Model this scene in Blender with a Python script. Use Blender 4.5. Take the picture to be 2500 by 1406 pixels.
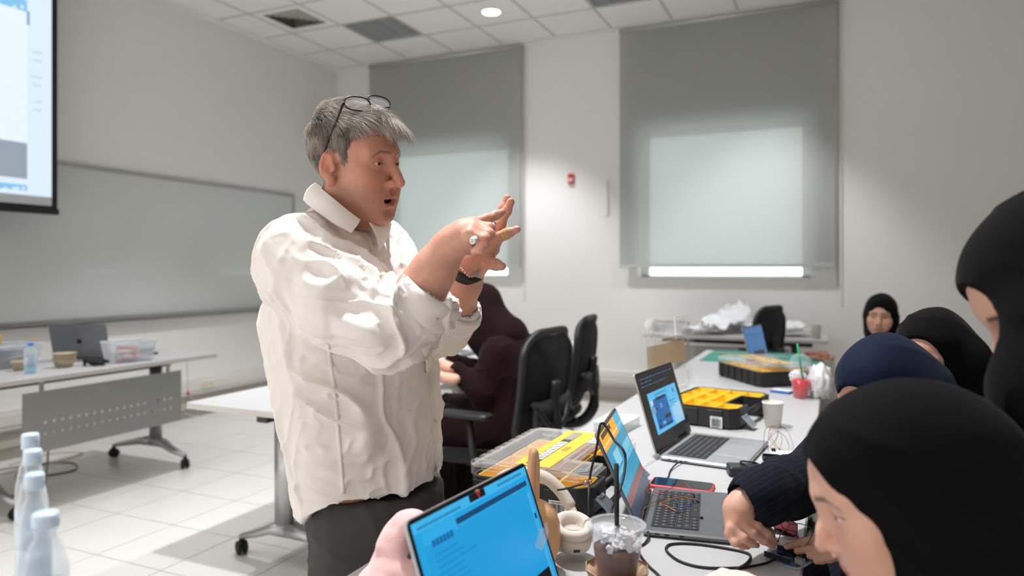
import bpy, bmesh, math, random
import numpy as np
from mathutils import Matrix, Vector, Euler

# ------------------------------------------------------------------ scene, camera, light
for _o in list(bpy.data.objects):
    bpy.data.objects.remove(_o)
SC = bpy.context.scene
COL = SC.collection
FPX, CX, HY, CAMZ = 1735.0, 1250.0, 660.0, 1.29     # focal length in pixels, centre column, horizon row, eye height
YAW = math.radians(24.35)
FW = np.array([-math.sin(YAW), math.cos(YAW), 0.0])  # camera forward
RT = np.array([math.cos(YAW), math.sin(YAW), 0.0])   # camera right
UP = np.array([0.0, 0.0, 1.0])

cam_d = bpy.data.cameras.new('camera')
cam = bpy.data.objects.new('camera', cam_d)
COL.objects.link(cam)
cam.location = (0, 0, CAMZ)
cam.rotation_euler = (math.pi / 2, 0, YAW)
cam_d.sensor_width = 36
cam_d.lens = FPX / 2500 * 36
cam_d.shift_y = (HY - 703.0) / 2500
cam_d.clip_start = 0.05
cam_d.dof.use_dof = True
cam_d.dof.focus_distance = 1.55
cam_d.dof.aperture_fstop = 2.3
SC.camera = cam

wld = bpy.data.worlds.new('World')
SC.world = wld
wld.use_nodes = True
_b = wld.node_tree.nodes['Background']
_b.inputs[0].default_value = (0.92, 0.97, 1.0, 1)
_b.inputs[1].default_value = 1.9

SC.view_settings.view_transform = 'Standard'
SC.view_settings.look = 'None'
SC.view_settings.gamma = 1.0
SC.view_settings.use_curve_mapping = False
SC.view_settings.exposure = 0.76
SC.cycles.use_denoising = True
SC.cycles.max_bounces = 10
SC.cycles.diffuse_bounces = 5
SC.cycles.glossy_bounces = 4
SC.cycles.transmission_bounces = 8
SC.cycles.transparent_max_bounces = 16
SC.cycles.caustics_refractive = False
SC.cycles.caustics_reflective = False
SC.cycles.sample_clamp_indirect = 6.0

CEIL = 3.70
XL, YW = -5.47, 6.95          # left wall, window wall
XR, YB = 3.6, -3.4            # right wall, back wall
TZ = 0.73                     # table top height
# recessed ceiling downlights, with fill lamps added at the back: x, y, power
DOWN = [(-2.91, 5.96, 140), (-0.51, 5.96, 95), (-3.51, 4.16, 165), (-1.11, 3.56, 115),
        (-4.11, 1.16, 50), (-2.91, 1.16, 22), (-1.11, 1.76, 250), (-0.51, -0.64, 22), (-2.31, -0.64, 50),
        (-0.51, -2.44, 170), (-2.31, -2.44, 520), (-4.11, -1.84, 660), (1.29, -1.84, 50)]  # all four are unseen rear lamps, added to raise the ambient light
for _x, _y, _p in DOWN:
    _l = bpy.data.lights.new('downlight_lamp', 'SPOT')
    _l.energy = _p
    _l.color = (0.950, 0.965, 1.0)
    _l.spot_size = math.radians(84)
    _l.spot_blend = 0.55
    _l.shadow_soft_size = 0.055
    _lo = bpy.data.objects.new('downlight_lamp', _l)
    _lo.location = (_x, _y, CEIL - 0.03)
    COL.objects.link(_lo)

# ------------------------------------------------------------------ pixel helpers
def W(px, py, Z):
    """world point on the ray of pixel (px, py) at depth Z from the camera"""
    return FW * Z + RT * ((px - CX) / FPX * Z) + UP * (CAMZ - (py - HY) / FPX * Z)
def G(px, py, h):
    """world point where the ray of a pixel meets the horizontal plane z = h"""
    return W(px, py, (CAMZ - h) * FPX / (py - HY))

# ------------------------------------------------------------------ materials
MATS = {}
def mat(name, col, rough=0.5, metal=0.0, spec=0.5, bump=0.0, bscale=200.0, vary=0.0, vscale=6.0, trans=0.0, ior=1.45,
        sheen=0.0, emit=None, estr=0.0, sss=0.0, coat=0.0, alpha=1.0, attr=None):
    if name in MATS:
        return MATS[name]
    m = bpy.data.materials.new(name)
    m.use_nodes = True
    nt = m.node_tree
    b = nt.nodes['Principled BSDF']
    c4 = tuple(col) + (1.0,)
    b.inputs['Base Color'].default_value = c4
    b.inputs['Roughness'].default_value = rough
    b.inputs['Metallic'].default_value = metal
    b.inputs['Specular IOR Level'].default_value = spec
    b.inputs['IOR'].default_value = ior
    b.inputs['Transmission Weight'].default_value = trans
    b.inputs['Sheen Weight'].default_value = sheen
    b.inputs['Coat Weight'].default_value = coat
    b.inputs['Alpha'].default_value = alpha
    if sss:
        b.inputs['Subsurface Weight'].default_value = sss
        b.inputs['Subsurface Radius'].default_value = (1.0, 0.35, 0.2)
        b.inputs['Subsurface Scale'].default_value = 0.006
    if emit is not None:
        b.inputs['Emission Color'].default_value = tuple(emit) + (1.0,)
        b.inputs['Emission Strength'].default_value = estr
    tc = nt.nodes.new('ShaderNodeTexCoord')
    src = None
    if attr:
        an = nt.nodes.new('ShaderNodeAttribute')
        an.attribute_name = attr
        src = an.outputs['Color']
    if vary:
        nz = nt.nodes.new('ShaderNodeTexNoise')
        nz.inputs['Scale'].default_value = vscale
        nz.inputs['Detail'].default_value = 4
        nt.links.new(tc.outputs['Object'], nz.inputs['Vector'])
        mr = nt.nodes.new('ShaderNodeMapRange')
        mr.inputs['To Min'].default_value = 1 - vary
        mr.inputs['To Max'].default_value = 1 + vary
        nt.links.new(nz.outputs['Fac'], mr.inputs['Value'])
        mx = nt.nodes.new('ShaderNodeVectorMath')
        mx.operation = 'SCALE'
        if src is not None:
            nt.links.new(src, mx.inputs[0])
        else:
            mx.inputs[0].default_value = tuple(col)
        nt.links.new(mr.outputs[0], mx.inputs['Scale'])
        src = mx.outputs[0]
    if src is not None:
        nt.links.new(src, b.inputs['Base Color'])
    if bump:
        nz2 = nt.nodes.new('ShaderNodeTexNoise')
        nz2.inputs['Scale'].default_value = bscale
        nz2.inputs['Detail'].default_value = 3
        nt.links.new(tc.outputs['Object'], nz2.inputs['Vector'])
        bp = nt.nodes.new('ShaderNodeBump')
        bp.inputs['Strength'].default_value = bump
        bp.inputs['Distance'].default_value = 0.002
        nt.links.new(nz2.outputs['Fac'], bp.inputs['Height'])
        nt.links.new(bp.outputs[0], b.inputs['Normal'])
    MATS[name] = m
    return m

def glassy(name, col=(0.95, 0.97, 0.98), opacity=0.18, rough=0.06, spec=0.8, edge=0.55, tcol=None):
    """thin clear plastic or glass: mostly see-through with a glossy, slightly cloudy skin"""
    if name in MATS:
        return MATS[name]
    m = bpy.data.materials.new(name)
    m.use_nodes = True
    nt = m.node_tree
    nt.nodes.clear()
    out = nt.nodes.new('ShaderNodeOutputMaterial')
    tr = nt.nodes.new('ShaderNodeBsdfTransparent')
    tr.inputs[0].default_value = tuple(tcol or col) + (1,)
    pr = nt.nodes.new('ShaderNodeBsdfPrincipled')
    pr.inputs['Base Color'].default_value = tuple(col) + (1,)
    pr.inputs['Roughness'].default_value = rough
    pr.inputs['Specular IOR Level'].default_value = spec
    lw = nt.nodes.new('ShaderNodeLayerWeight')
    lw.inputs['Blend'].default_value = 0.35
    mr = nt.nodes.new('ShaderNodeMapRange')
    mr.inputs['To Min'].default_value = opacity
    mr.inputs['To Max'].default_value = min(1.0, opacity + edge)
    nt.links.new(lw.outputs['Facing'], mr.inputs['Value'])
    mx = nt.nodes.new('ShaderNodeMixShader')
    nt.links.new(mr.outputs[0], mx.inputs[0])
    nt.links.new(tr.outputs[0], mx.inputs[1])
    nt.links.new(pr.outputs[0], mx.inputs[2])
    nt.links.new(mx.outputs[0], out.inputs[0])
    MATS[name] = m
    return m

def emis(name, col, s=1.0):
    if name in MATS:
        return MATS[name]
    m = bpy.data.materials.new(name)
    m.use_nodes = True
    nt = m.node_tree
    b = nt.nodes['Principled BSDF']
    b.inputs['Base Color'].default_value = (0.01, 0.01, 0.012, 1)
    b.inputs['Roughness'].default_value = 0.25
    b.inputs['Emission Color'].default_value = tuple(col) + (1,)
    b.inputs['Emission Strength'].default_value = s
    MATS[name] = m
    return m

def srgb(r, g, b):
    f = lambda c: (c / 255 / 12.92) if c / 255 <= 0.04045 else ((c / 255 + 0.055) / 1.055) ** 2.4
    return (f(r), f(g), f(b))

# ------------------------------------------------------------------ mesh helpers
class MB:
    """collects faces of one mesh, each with a material slot"""
    def __init__(s):
        s.v, s.f, s.m, s.sm = [], [], [], []
    def add(s, verts, faces, mi=0, smooth=False, M=None):
        n = len(s.v)
        if M is not None:
            verts = [tuple(M @ Vector(p)) for p in verts]
        s.v += [tuple(float(c) for c in p) for p in verts]
        s.f += [tuple(i + n for i in f) for f in faces]
        s.m += [mi] * len(faces)
        s.sm += [smooth] * len(faces)
        return s
    def box(s, a, b, mi=0, M=None):
        (x0, y0, z0), (x1, y1, z1) = a, b
        v = [(x0, y0, z0), (x1, y0, z0), (x1, y1, z0), (x0, y1, z0), (x0, y0, z1), (x1, y0, z1), (x1, y1, z1), (x0, y1, z1)]
        return s.add(v, [(3, 2, 1, 0), (4, 5, 6, 7), (0, 1, 5, 4), (1, 2, 6, 5), (2, 3, 7, 6), (3, 0, 4, 7)], mi, False, M)
    def rbox(s, a, b, r, mi=0, M=None, seg=2, axis='z'):
        """box with rounded vertical edges and a small chamfer on top and bottom"""
        (x0, y0, z0), (x1, y1, z1) = a, b
        pts = rrect(x0, y0, x1, y1, r, seg)
        c = min(r * 0.4, (z1 - z0) * 0.3)
        pin = rrect(x0 + c, y0 + c, x1 - c, y1 - c, max(r - c, 1e-4), seg)
        rings = [[(p[0], p[1], z0) for p in pin], [(p[0], p[1], z0 + c) for p in pts],
                 [(p[0], p[1], z1 - c) for p in pts], [(p[0], p[1], z1) for p in pin]]
        return s.loft(rings, mi, True, True, M)
    def loft(s, rings, mi=0, cap0=True, cap1=True, M=None, smooth=False, closed=True):
        n = len(rings[0])
        v = [p for r in rings for p in r]
        f = []
        for i in range(len(rings) - 1):
            for j in range(n if closed else n - 1):
                k = (j + 1) % n
                f.append((i * n + j, i * n + k, (i + 1) * n + k, (i + 1) * n + j))
        s.add(v, f, mi, smooth, M)
        base = len(s.v) - len(v)
        if cap0:
            s.f.append(tuple(base + j for j in reversed(range(n)))); s.m.append(mi); s.sm.append(False)
        if cap1:
            s.f.append(tuple(base + (len(rings) - 1) * n + j for j in range(n))); s.m.append(mi); s.sm.append(False)
        return s
    def prism(s, poly, z0, z1, mi=0, M=None):
        return s.loft([[(p[0], p[1], z0) for p in poly], [(p[0], p[1], z1) for p in poly]], mi, True, True, M)
    def lathe(s, prof, n=24, mi=0, c=(0, 0, 0), M=None, cap=True, smooth=True):
        """profile of (radius, height) turned about z"""
        rings = [[(c[0] + r * math.cos(2 * math.pi * j / n), c[1] + r * math.sin(2 * math.pi * j / n), c[2] + z) for j in range(n)] for r, z in prof]
        return s.loft(rings, mi, cap, cap, M, smooth)
    def tube(s, pts, r, n=8, mi=0, M=None, smooth=True, caps=True):
        pts = [Vector(p) for p in pts]
        k = len(pts)
        rr = r if hasattr(r, '__len__') else [r] * k
        rings = []
        prev = None
        for i, p in enumerate(pts):
            t = (pts[min(i + 1, k - 1)] - pts[max(i - 1, 0)])
            if t.length < 1e-9:
                t = Vector((0, 0, 1))
            t.normalize()
            if prev is None:
                u = t.orthogonal().normalized()
            else:
                u = prev - t * prev.dot(t)
                u = u.normalized() if u.length > 1e-6 else t.orthogonal().normalized()
            prev = u
            w = t.cross(u)
            rings.append([tuple(p + (u * math.cos(2 * math.pi * j / n) + w * math.sin(2 * math.pi * j / n)) * rr[i]) for j in range(n)])
        return s.loft(rings, mi, caps, caps, M, smooth)
    def quad(s, a, b, c, d, mi=0, M=None):
        return s.add([a, b, c, d], [(0, 1, 2, 3)], mi, False, M)
    def mesh(s, name):
        me = bpy.data.meshes.new(name)
        me.from_pydata(s.v, [], s.f)
        me.polygons.foreach_set('material_index', s.m)
        me.polygons.foreach_set('use_smooth', s.sm)
        me.update()
        return me
    def build(s, name, mats, parent=None, loc=None, rot=None, bevel=0.0, **props):
        me = s.mesh(name)
        return link(name, me, mats, parent, loc, rot, bevel, **props)

def link(name, me, mats, parent=None, loc=None, rot=None, bevel=0.0, **props):
    o = bpy.data.objects.new(name, me)
    COL.objects.link(o)
    if not isinstance(mats, (list, tuple)):
        mats = [mats]
    if len(me.materials) == 0:
        for m in mats:
            me.materials.append(m)
    if parent is not None:
        o.parent = parent
    if loc is not None:
        o.location = [float(c) for c in loc]
    if rot is not None:
        o.rotation_euler = rot
    if bevel:
        md = o.modifiers.new('bevel', 'BEVEL')
        md.width = bevel
        md.segments = 2
        md.limit_method = 'ANGLE'
    for k, v in props.items():
        o[k] = v
    return o

def thing(name, label, cat, loc=(0, 0, 0), rz=0.0, group=None):
    o = bpy.data.objects.new(name, None)
    COL.objects.link(o)
    o.empty_display_size = 0.05
    o.location = [float(c) for c in loc]
    o.rotation_euler = (0, 0, rz)
    o['label'] = label
    o['category'] = cat
    if group:
        o['group'] = group
    return o

def tag(o, label, cat, group=None):
    o['label'] = label
    o['category'] = cat
    if group:
        o['group'] = group
    return o

def struct(o):
    o['kind'] = 'structure'
    return o

def rrect(x0, y0, x1, y1, r, seg=3):
    r = max(1e-5, min(r, (x1 - x0) / 2, (y1 - y0) / 2))
    out = []
    for cx, cy, a0 in ((x1 - r, y0 + r, -90), (x1 - r, y1 - r, 0), (x0 + r, y1 - r, 90), (x0 + r, y0 + r, 180)):
        for i in range(seg + 1):
            a = math.radians(a0 + 90 * i / seg)
            out.append((cx + r * math.cos(a), cy + r * math.sin(a)))
    return out

def spline(pts, n=8):
    """Catmull-Rom curve through points"""
    P = [np.array(p, float) for p in pts]
    P = [2 * P[0] - P[1]] + P + [2 * P[-1] - P[-2]]
    out = []
    for i in range(1, len(P) - 2):
        for j in range(n):
            t = j / n
            a, b, c, d = P[i - 1], P[i], P[i + 1], P[i + 2]
            out.append(0.5 * ((2 * b) + (c - a) * t + (2 * a - 5 * b + 4 * c - d) * t * t + (3 * b - a - 3 * c + d) * t ** 3))
    out.append(P[-2])
    return out

def text_mesh(body, size, align='CENTER'):
    cu = bpy.data.curves.new('lettering', 'FONT')
    cu.body = body
    cu.size = size
    cu.align_x = align
    cu.align_y = 'CENTER'
    cu.resolution_u = 2
    o = bpy.data.objects.new('lettering', cu)
    COL.objects.link(o)
    dg = bpy.context.evaluated_depsgraph_get()
    me = bpy.data.meshes.new_from_object(o.evaluated_get(dg))
    bpy.data.objects.remove(o)
    bpy.data.curves.remove(cu)
    return me

def copy_tree(o, parent=None, **props):
    kids = [c for c in o.children]
    c = o.copy()
    COL.objects.link(c)
    c.parent = parent
    if parent is not None:
        c.matrix_parent_inverse = o.matrix_parent_inverse.copy()
    for k, v in props.items():
        c[k] = v
    for ch in kids:
        copy_tree(ch, c)
    return c

def rot_to(v):
    """rotation matrix turning +z to direction v"""
    return Vector(v).to_track_quat('Z', 'Y').to_matrix().to_4x4()
# ------------------------------------------------------------------ implicit surfaces for bodies and cloth
def nets(Fd, org, h):
    """naive surface nets: field on a grid -> vertices, quads"""
    ins = Fd < 0
    nx, ny, nz = Fd.shape
    c = np.zeros((nx - 1, ny - 1, nz - 1), np.uint8)
    for dx in (0, 1):
        for dy in (0, 1):
            for dz in (0, 1):
                c += ins[dx:nx - 1 + dx, dy:ny - 1 + dy, dz:nz - 1 + dz]
    act = (c > 0) & (c < 8)
    ii, jj, kk = np.nonzero(act)
    idx = -np.ones(act.shape, np.int32)
    idx[ii, jj, kk] = np.arange(len(ii))
    acc = np.zeros((len(ii), 3))
    cnt = np.zeros(len(ii))
    corners = [(a, b, d) for a in (0, 1) for b in (0, 1) for d in (0, 1)]
    val = {q: Fd[ii + q[0], jj + q[1], kk + q[2]] for q in corners}
    for q in corners:
        for ax in range(3):
            if q[ax] == 0:
                r = list(q); r[ax] = 1; r = tuple(r)
                a, b = val[q], val[r]
                m = (a < 0) != (b < 0)
                t = np.where(m, a / np.where(m, a - b, 1), 0)
                p = np.array(q, float)[None, :] + np.zeros((len(ii), 1))
                p[:, ax] += t
                acc += p * m[:, None]
                cnt += m
    V = (np.stack([ii, jj, kk], 1) + acc / cnt[:, None]) * h + np.array(org)[None, :]
    quads = []
    for ax in range(3):
        sl0 = [slice(1, -1)] * 3; sl1 = [slice(1, -1)] * 3
        sl0[ax] = slice(0, -1); sl1[ax] = slice(1, None)
        A = ins[tuple(sl0)]; B = ins[tuple(sl1)]
        off = [1, 1, 1]; off[ax] = 0
        for flip, m in ((False, A & ~B), (True, ~A & B)):
            e = np.nonzero(m)
            e = [e[t] + off[t] for t in range(3)]
            u, w = [(1, 2), (2, 0), (0, 1)][ax]
            def at(du, dw):
                q = [e[0], e[1], e[2]]
                q[u] = q[u] - du; q[w] = q[w] - dw
                return idx[q[0], q[1], q[2]]
            qd = np.stack([at(1, 1), at(0, 1), at(0, 0), at(1, 0)], 1)
            if flip:
                qd = qd[:, ::-1]
            quads.append(qd)
    Q = np.concatenate(quads)
    Q = Q[(Q >= 0).all(1)]
    return V, Q

def smin(a, b, k):
    if k <= 0:
        return np.minimum(a, b)
    h = np.maximum(k - np.abs(a - b), 0) / k
    return np.minimum(a, b) - h * h * k * 0.25

class SDF:
    def __init__(s, h):
        s.h, s.p = h, []
    def _put(s, fn, lo, hi, k, op):
        s.p.append((fn, np.array(lo, float), np.array(hi, float), k, op))
        return s
    def ell(s, c, r, k=0.01, op='+', R=None):
        c = np.array(c, float); r = np.array(r, float) if hasattr(r, '__len__') else np.array([r] * 3, float)
        R_ = np.eye(3) if R is None else np.array(R, float)
        ext = np.abs(R_) @ r
        def fn(P):
            q = (P - c) @ R_
            k0 = np.sqrt(((q / r) ** 2).sum(-1)) + 1e-9
            k1 = np.sqrt(((q / r ** 2) ** 2).sum(-1)) + 1e-9
            return k0 * (k0 - 1) / k1
        return s._put(fn, c - ext, c + ext, k, op)
    def cone(s, a, b, ra, rb=None, k=0.01, op='+'):
        a = np.array(a, float); b = np.array(b, float); rb = ra if rb is None else rb
        ba = b - a; L2 = float(ba @ ba) + 1e-12
        def fn(P):
            pa = P - a
            t = np.clip((pa @ ba) / L2, 0, 1)
            return np.sqrt(((pa - t[..., None] * ba) ** 2).sum(-1)) - (ra + (rb - ra) * t)
        m = max(ra, rb)
        return s._put(fn, np.minimum(a, b) - m, np.maximum(a, b) + m, k, op)
    def chain(s, pts, rr, k=0.006, k0=0.012, op='+'):
        for i in range(len(pts) - 1):
            s.cone(pts[i], pts[i + 1], rr[i], rr[i + 1], k0 if i == 0 else k, op)
        return s
    def box(s, c, hs, rd=0.005, k=0.005, op='+', R=None):
        c = np.array(c, float); hs = np.array(hs, float)
        R_ = np.eye(3) if R is None else np.array(R, float)
        ext = np.abs(R_) @ hs
        def fn(P):
            q = np.abs((P - c) @ R_) - (hs - rd)
            return np.sqrt((np.maximum(q, 0) ** 2).sum(-1)) + np.minimum(q.max(-1), 0) - rd
        return s._put(fn, c - ext, c + ext, k, op)
    def loft(s, zs, cs, aa, bb, ax, k=0.03, op='+', pw=2.0):
        """upright stack of ellipses: heights, centres, half widths along ax and across it"""
        zs = np.array(zs, float); o = np.argsort(zs); zs = zs[o]
        cs = np.array(cs, float)[o]; aa = np.array(aa, float)[o]; bb = np.array(bb, float)[o]
        ax = np.array(ax, float)[:2]; ax = ax / np.linalg.norm(ax); ay = np.array([-ax[1], ax[0]])
        def fn(P):
            z = P[..., 2]
            cx = np.interp(z, zs, cs[:, 0]); cy = np.interp(z, zs, cs[:, 1])
            a = np.interp(z, zs, aa); b = np.interp(z, zs, bb)
            dx = P[..., 0] - cx; dy = P[..., 1] - cy
            u = np.abs((dx * ax[0] + dy * ax[1]) / a); v = np.abs((dx * ay[0] + dy * ay[1]) / b)
            d = ((u ** pw + v ** pw) ** (1 / pw) - 1) * np.minimum(a, b)
            return np.maximum(d, np.maximum(zs[0] - z, z - zs[-1]))
        m = max(aa.max(), bb.max())
        lo = np.array([cs[:, 0].min() - m, cs[:, 1].min() - m, zs[0]]); hi = np.array([cs[:, 0].max() + m, cs[:, 1].max() + m, zs[-1]])
        return s._put(fn, lo, hi, k, op)
    def fun(s, fn, lo, hi, k=0.0, op='-'):
        return s._put(fn, lo, hi, k, op)
    def mesh(s, disp=None):
        adds = [p for p in s.p if p[4] == '+']
        lo = np.min([p[1] for p in adds], 0) - 3 * s.h
        hi = np.max([p[2] for p in adds], 0) + 3 * s.h
        n = np.ceil((hi - lo) / s.h).astype(int) + 1
        ax = [lo[i] + s.h * np.arange(n[i]) for i in range(3)]
        Fd = np.full(tuple(n), 0.2, np.float32)
        for fn, a, b, k, op in s.p:
            mg = max(k, 0) + 2.5 * s.h
            i0 = np.clip(np.floor((a - mg - lo) / s.h).astype(int), 0, n)
            i1 = np.clip(np.ceil((b + mg - lo) / s.h).astype(int) + 1, 0, n)
            if (i1 <= i0).any():
                continue
            P = np.stack(np.meshgrid(*[ax[t][i0[t]:i1[t]] for t in range(3)], indexing='ij'), -1)
            d = fn(P)
            sl = tuple(slice(i0[t], i1[t]) for t in range(3))
            if op == '+':
                Fd[sl] = smin(Fd[sl], d, k)
            elif op == '-':
                Fd[sl] = -smin(-Fd[sl], d, k)
            else:
                Fd[sl] = -smin(-Fd[sl], -d, k)
        V, Q = nets(Fd, lo, s.h)
        return V, Q

def vnormals(V, Q):
    n = np.cross(V[Q[:, 2]] - V[Q[:, 0]], V[Q[:, 3]] - V[Q[:, 1]])
    N = np.zeros_like(V)
    for i in range(4):
        np.add.at(N, Q[:, i], n)
    return N / (np.linalg.norm(N, axis=1, keepdims=True) + 1e-12)

def relax(V, Q, it=2, lam=0.5):
    for _ in range(it):
        acc = np.zeros_like(V); cnt = np.zeros(len(V))
        for i in range(4):
            a, b = Q[:, i], Q[:, (i + 1) % 4]
            np.add.at(acc, a, V[b]); np.add.at(cnt, a, 1)
            np.add.at(acc, b, V[a]); np.add.at(cnt, b, 1)
        V = V + lam * (acc / np.maximum(cnt, 1)[:, None] - V)
    return V

def np_mesh(name, V, Q, col=None):
    me = bpy.data.meshes.new(name)
    me.vertices.add(len(V))
    me.vertices.foreach_set('co', np.asarray(V, np.float32).ravel())
    Q = np.asarray(Q, np.int32)
    me.loops.add(Q.size)
    me.loops.foreach_set('vertex_index', Q.ravel())
    me.polygons.add(len(Q))
    me.polygons.foreach_set('loop_start', np.arange(0, Q.size, Q.shape[1], dtype=np.int32))
    me.polygons.foreach_set('loop_total', np.full(len(Q), Q.shape[1], np.int32))
    me.polygons.foreach_set('use_smooth', np.ones(len(Q), bool))
    me.update(calc_edges=True)
    me.validate()
    if col is not None:
        a = me.color_attributes.new('tint', 'FLOAT_COLOR', 'POINT')
        c4 = np.ones((len(V), 4), np.float32); c4[:, :3] = col
        a.data.foreach_set('color', c4.ravel())
    return me

def join_np(parts):
    """[(V, Q, col), ...] -> one V, Q, col"""
    Vs, Qs, Cs, n = [], [], [], 0
    for V, Q, C in parts:
        Vs.append(V); Qs.append(Q + n); Cs.append(C if np.ndim(C) == 2 else np.tile(np.array(C, float), (len(V), 1))); n += len(V)
    return np.concatenate(Vs), np.concatenate(Qs), np.concatenate(Cs)

_rs = np.random.RandomState(7)
_NG = _rs.rand(24, 24, 24)
def vnoise(P, scale=1.0, seed=0.0):
    """smooth value noise in -1..1"""
    q = np.asarray(P) * scale + seed * 7.31
    i = np.floor(q).astype(int); f = q - i
    f = f * f * (3 - 2 * f)
    r = 0
    for a in (0, 1):
        for b in (0, 1):
            for c in (0, 1):
                w = (f[..., 0] if a else 1 - f[..., 0]) * (f[..., 1] if b else 1 - f[..., 1]) * (f[..., 2] if c else 1 - f[..., 2])
                r = r + w * _NG[(i[..., 0] + a) % 24, (i[..., 1] + b) % 24, (i[..., 2] + c) % 24]
    return r * 2 - 1
def sstep(a, b, x):
    t = np.clip((x - a) / (b - a), 0, 1)
    return t * t * (3 - 2 * t)
# ------------------------------------------------------------------ the room
M_wall = mat('wall_paint', srgb(234, 232, 229), 0.75, bump=0.05, bscale=350, vary=0.012, vscale=1.5)
M_ceil = mat('ceiling_panel_mineral', srgb(240, 238, 235), 0.9, bump=0.25, bscale=420, vary=0.015, vscale=30)
M_tee = mat('ceiling_grid_metal', srgb(196, 190, 182), 0.5)
M_tile = mat('floor_tile_glazed', srgb(210, 207, 202), 0.28, vary=0.025, vscale=2.2, bump=0.02, bscale=60)
M_grout = mat('floor_grout', srgb(140, 132, 122), 0.9, vary=0.1, vscale=40)
M_white = mat('white_laminate', srgb(188, 187, 187), 0.42, vary=0.01, vscale=3)
M_edge = mat('table_edge_band', srgb(196, 192, 188), 0.5)
M_alu = mat('brushed_aluminium', srgb(178, 178, 178), 0.35, 0.85, bump=0.04, bscale=500)
M_greymetal = mat('grey_painted_steel', srgb(150, 151, 148), 0.45, 0.2, vary=0.02)
M_darkmetal = mat('dark_grey_steel', srgb(70, 70, 72), 0.45, 0.5)
M_black = mat('black_plastic', (0.012, 0.012, 0.013), 0.45)
M_blackmat = mat('black_rubber', (0.01, 0.01, 0.011), 0.7)
M_whitepl = mat('white_plastic', srgb(232, 230, 226), 0.4)
M_duct = mat('white_duct_plastic', srgb(226, 222, 216), 0.45)

# floor: recessed grout bed, single tiles on the part that shows, plain slab elsewhere
TS, TX0, TY0 = 0.414, -3.05, 2.16
fx0 = TX0 - 6 * TS; fx1 = TX0 + 10 * TS
fy0 = TY0 - 4 * TS; fy1 = TY0 + 12 * TS
fl = MB().box((XL, YB, -0.12), (XR, YW, -0.004)).build('floor', M_grout)
struct(fl)
tm = MB().box((-TS / 2 + 0.0022, -TS / 2 + 0.0022, -0.003), (TS / 2 - 0.0022, TS / 2 - 0.0022, 0.0)).mesh('tile')
for i in range(16):
    for j in range(16):
        cx, cy = fx0 + (i + 0.5) * TS, fy0 + (j + 0.5) * TS
        if cx - TS / 2 < XL - 0.05 or cy + TS / 2 > YW + 0.05:
            continue
        link('tile', tm, M_tile, fl, (cx, cy, 0))
pl = MB()
pl.box((XL, YB, -0.004), (XR, fy0, 0)).box((fx1, fy0, -0.004), (XR, YW, 0)).box((XL, fy0, -0.004), (fx0, YW, 0)).box((fx0, fy1, -0.004), (fx1, YW, 0))
struct(pl.build('floor_margin', M_tile))

# walls
struct(MB().box((XL - 0.15, YB, 0), (XL, YW + 0.3, CEIL + 0.15)).build('wall_left', M_wall))
M_wall2 = mat('wall_paint_taupe', srgb(222, 219, 215), 0.8, vary=0.02, vscale=2)
struct(MB().box((XR, YB, 0), (XR + 0.15, YW + 0.3, CEIL + 0.15)).build('wall_right', M_wall2))
struct(MB().box((XL - 0.15, YB - 0.15, 0), (XR + 0.15, YB, CEIL + 0.15)).build('wall_back', M_wall2))
WIN = [(-4.76, -3.19), (-1.77, -0.19)]
WZ0, WZ1 = 1.225, 2.70
ww = MB()
ww.box((XL, YW, 0), (XR, YW + 0.28, WZ0)).box((XL, YW, WZ1), (XR, YW + 0.28, CEIL + 0.15))
xs = [XL, WIN[0][0], WIN[0][1], WIN[1][0], WIN[1][1], XR]
for a, b in ((xs[0], xs[1]), (xs[2], xs[3]), (xs[4], xs[5])):
    ww.box((a, YW, WZ0), (b, YW + 0.28, WZ1))
struct(ww.build('wall_window', M_wall))
M_frame = mat('window_frame_white', srgb(225, 226, 224), 0.45)
M_glass = glassy('window_glass', (0.92, 0.965, 0.95), 0.06, 0.02)
for n, (a, b) in enumerate(WIN):
    f = MB()
    y0, y1, t = YW + 0.15, YW + 0.21, 0.075
    f.box((a, y0, WZ0), (b, y1, WZ0 + 0.015)).box((a, y0, WZ1 - t), (b, y1, WZ1)).box((a, y0, WZ0), (a + t, y1, WZ1)).box((b - t, y0, WZ0), (b, y1, WZ1))
    wo = struct(f.build('window_%d' % (n + 1), M_frame))
    MB().box((a + t, YW + 0.175, WZ0 + 0.015), (b - t, YW + 0.183, WZ1 - t)).build('pane', M_glass, wo)
    MB().box((a - 0.02, YW - 0.02, WZ0 - 0.022), (b + 0.02, YW + 0.15, WZ0 + 0.001)).build('window_sill', M_frame, wo)

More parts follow.
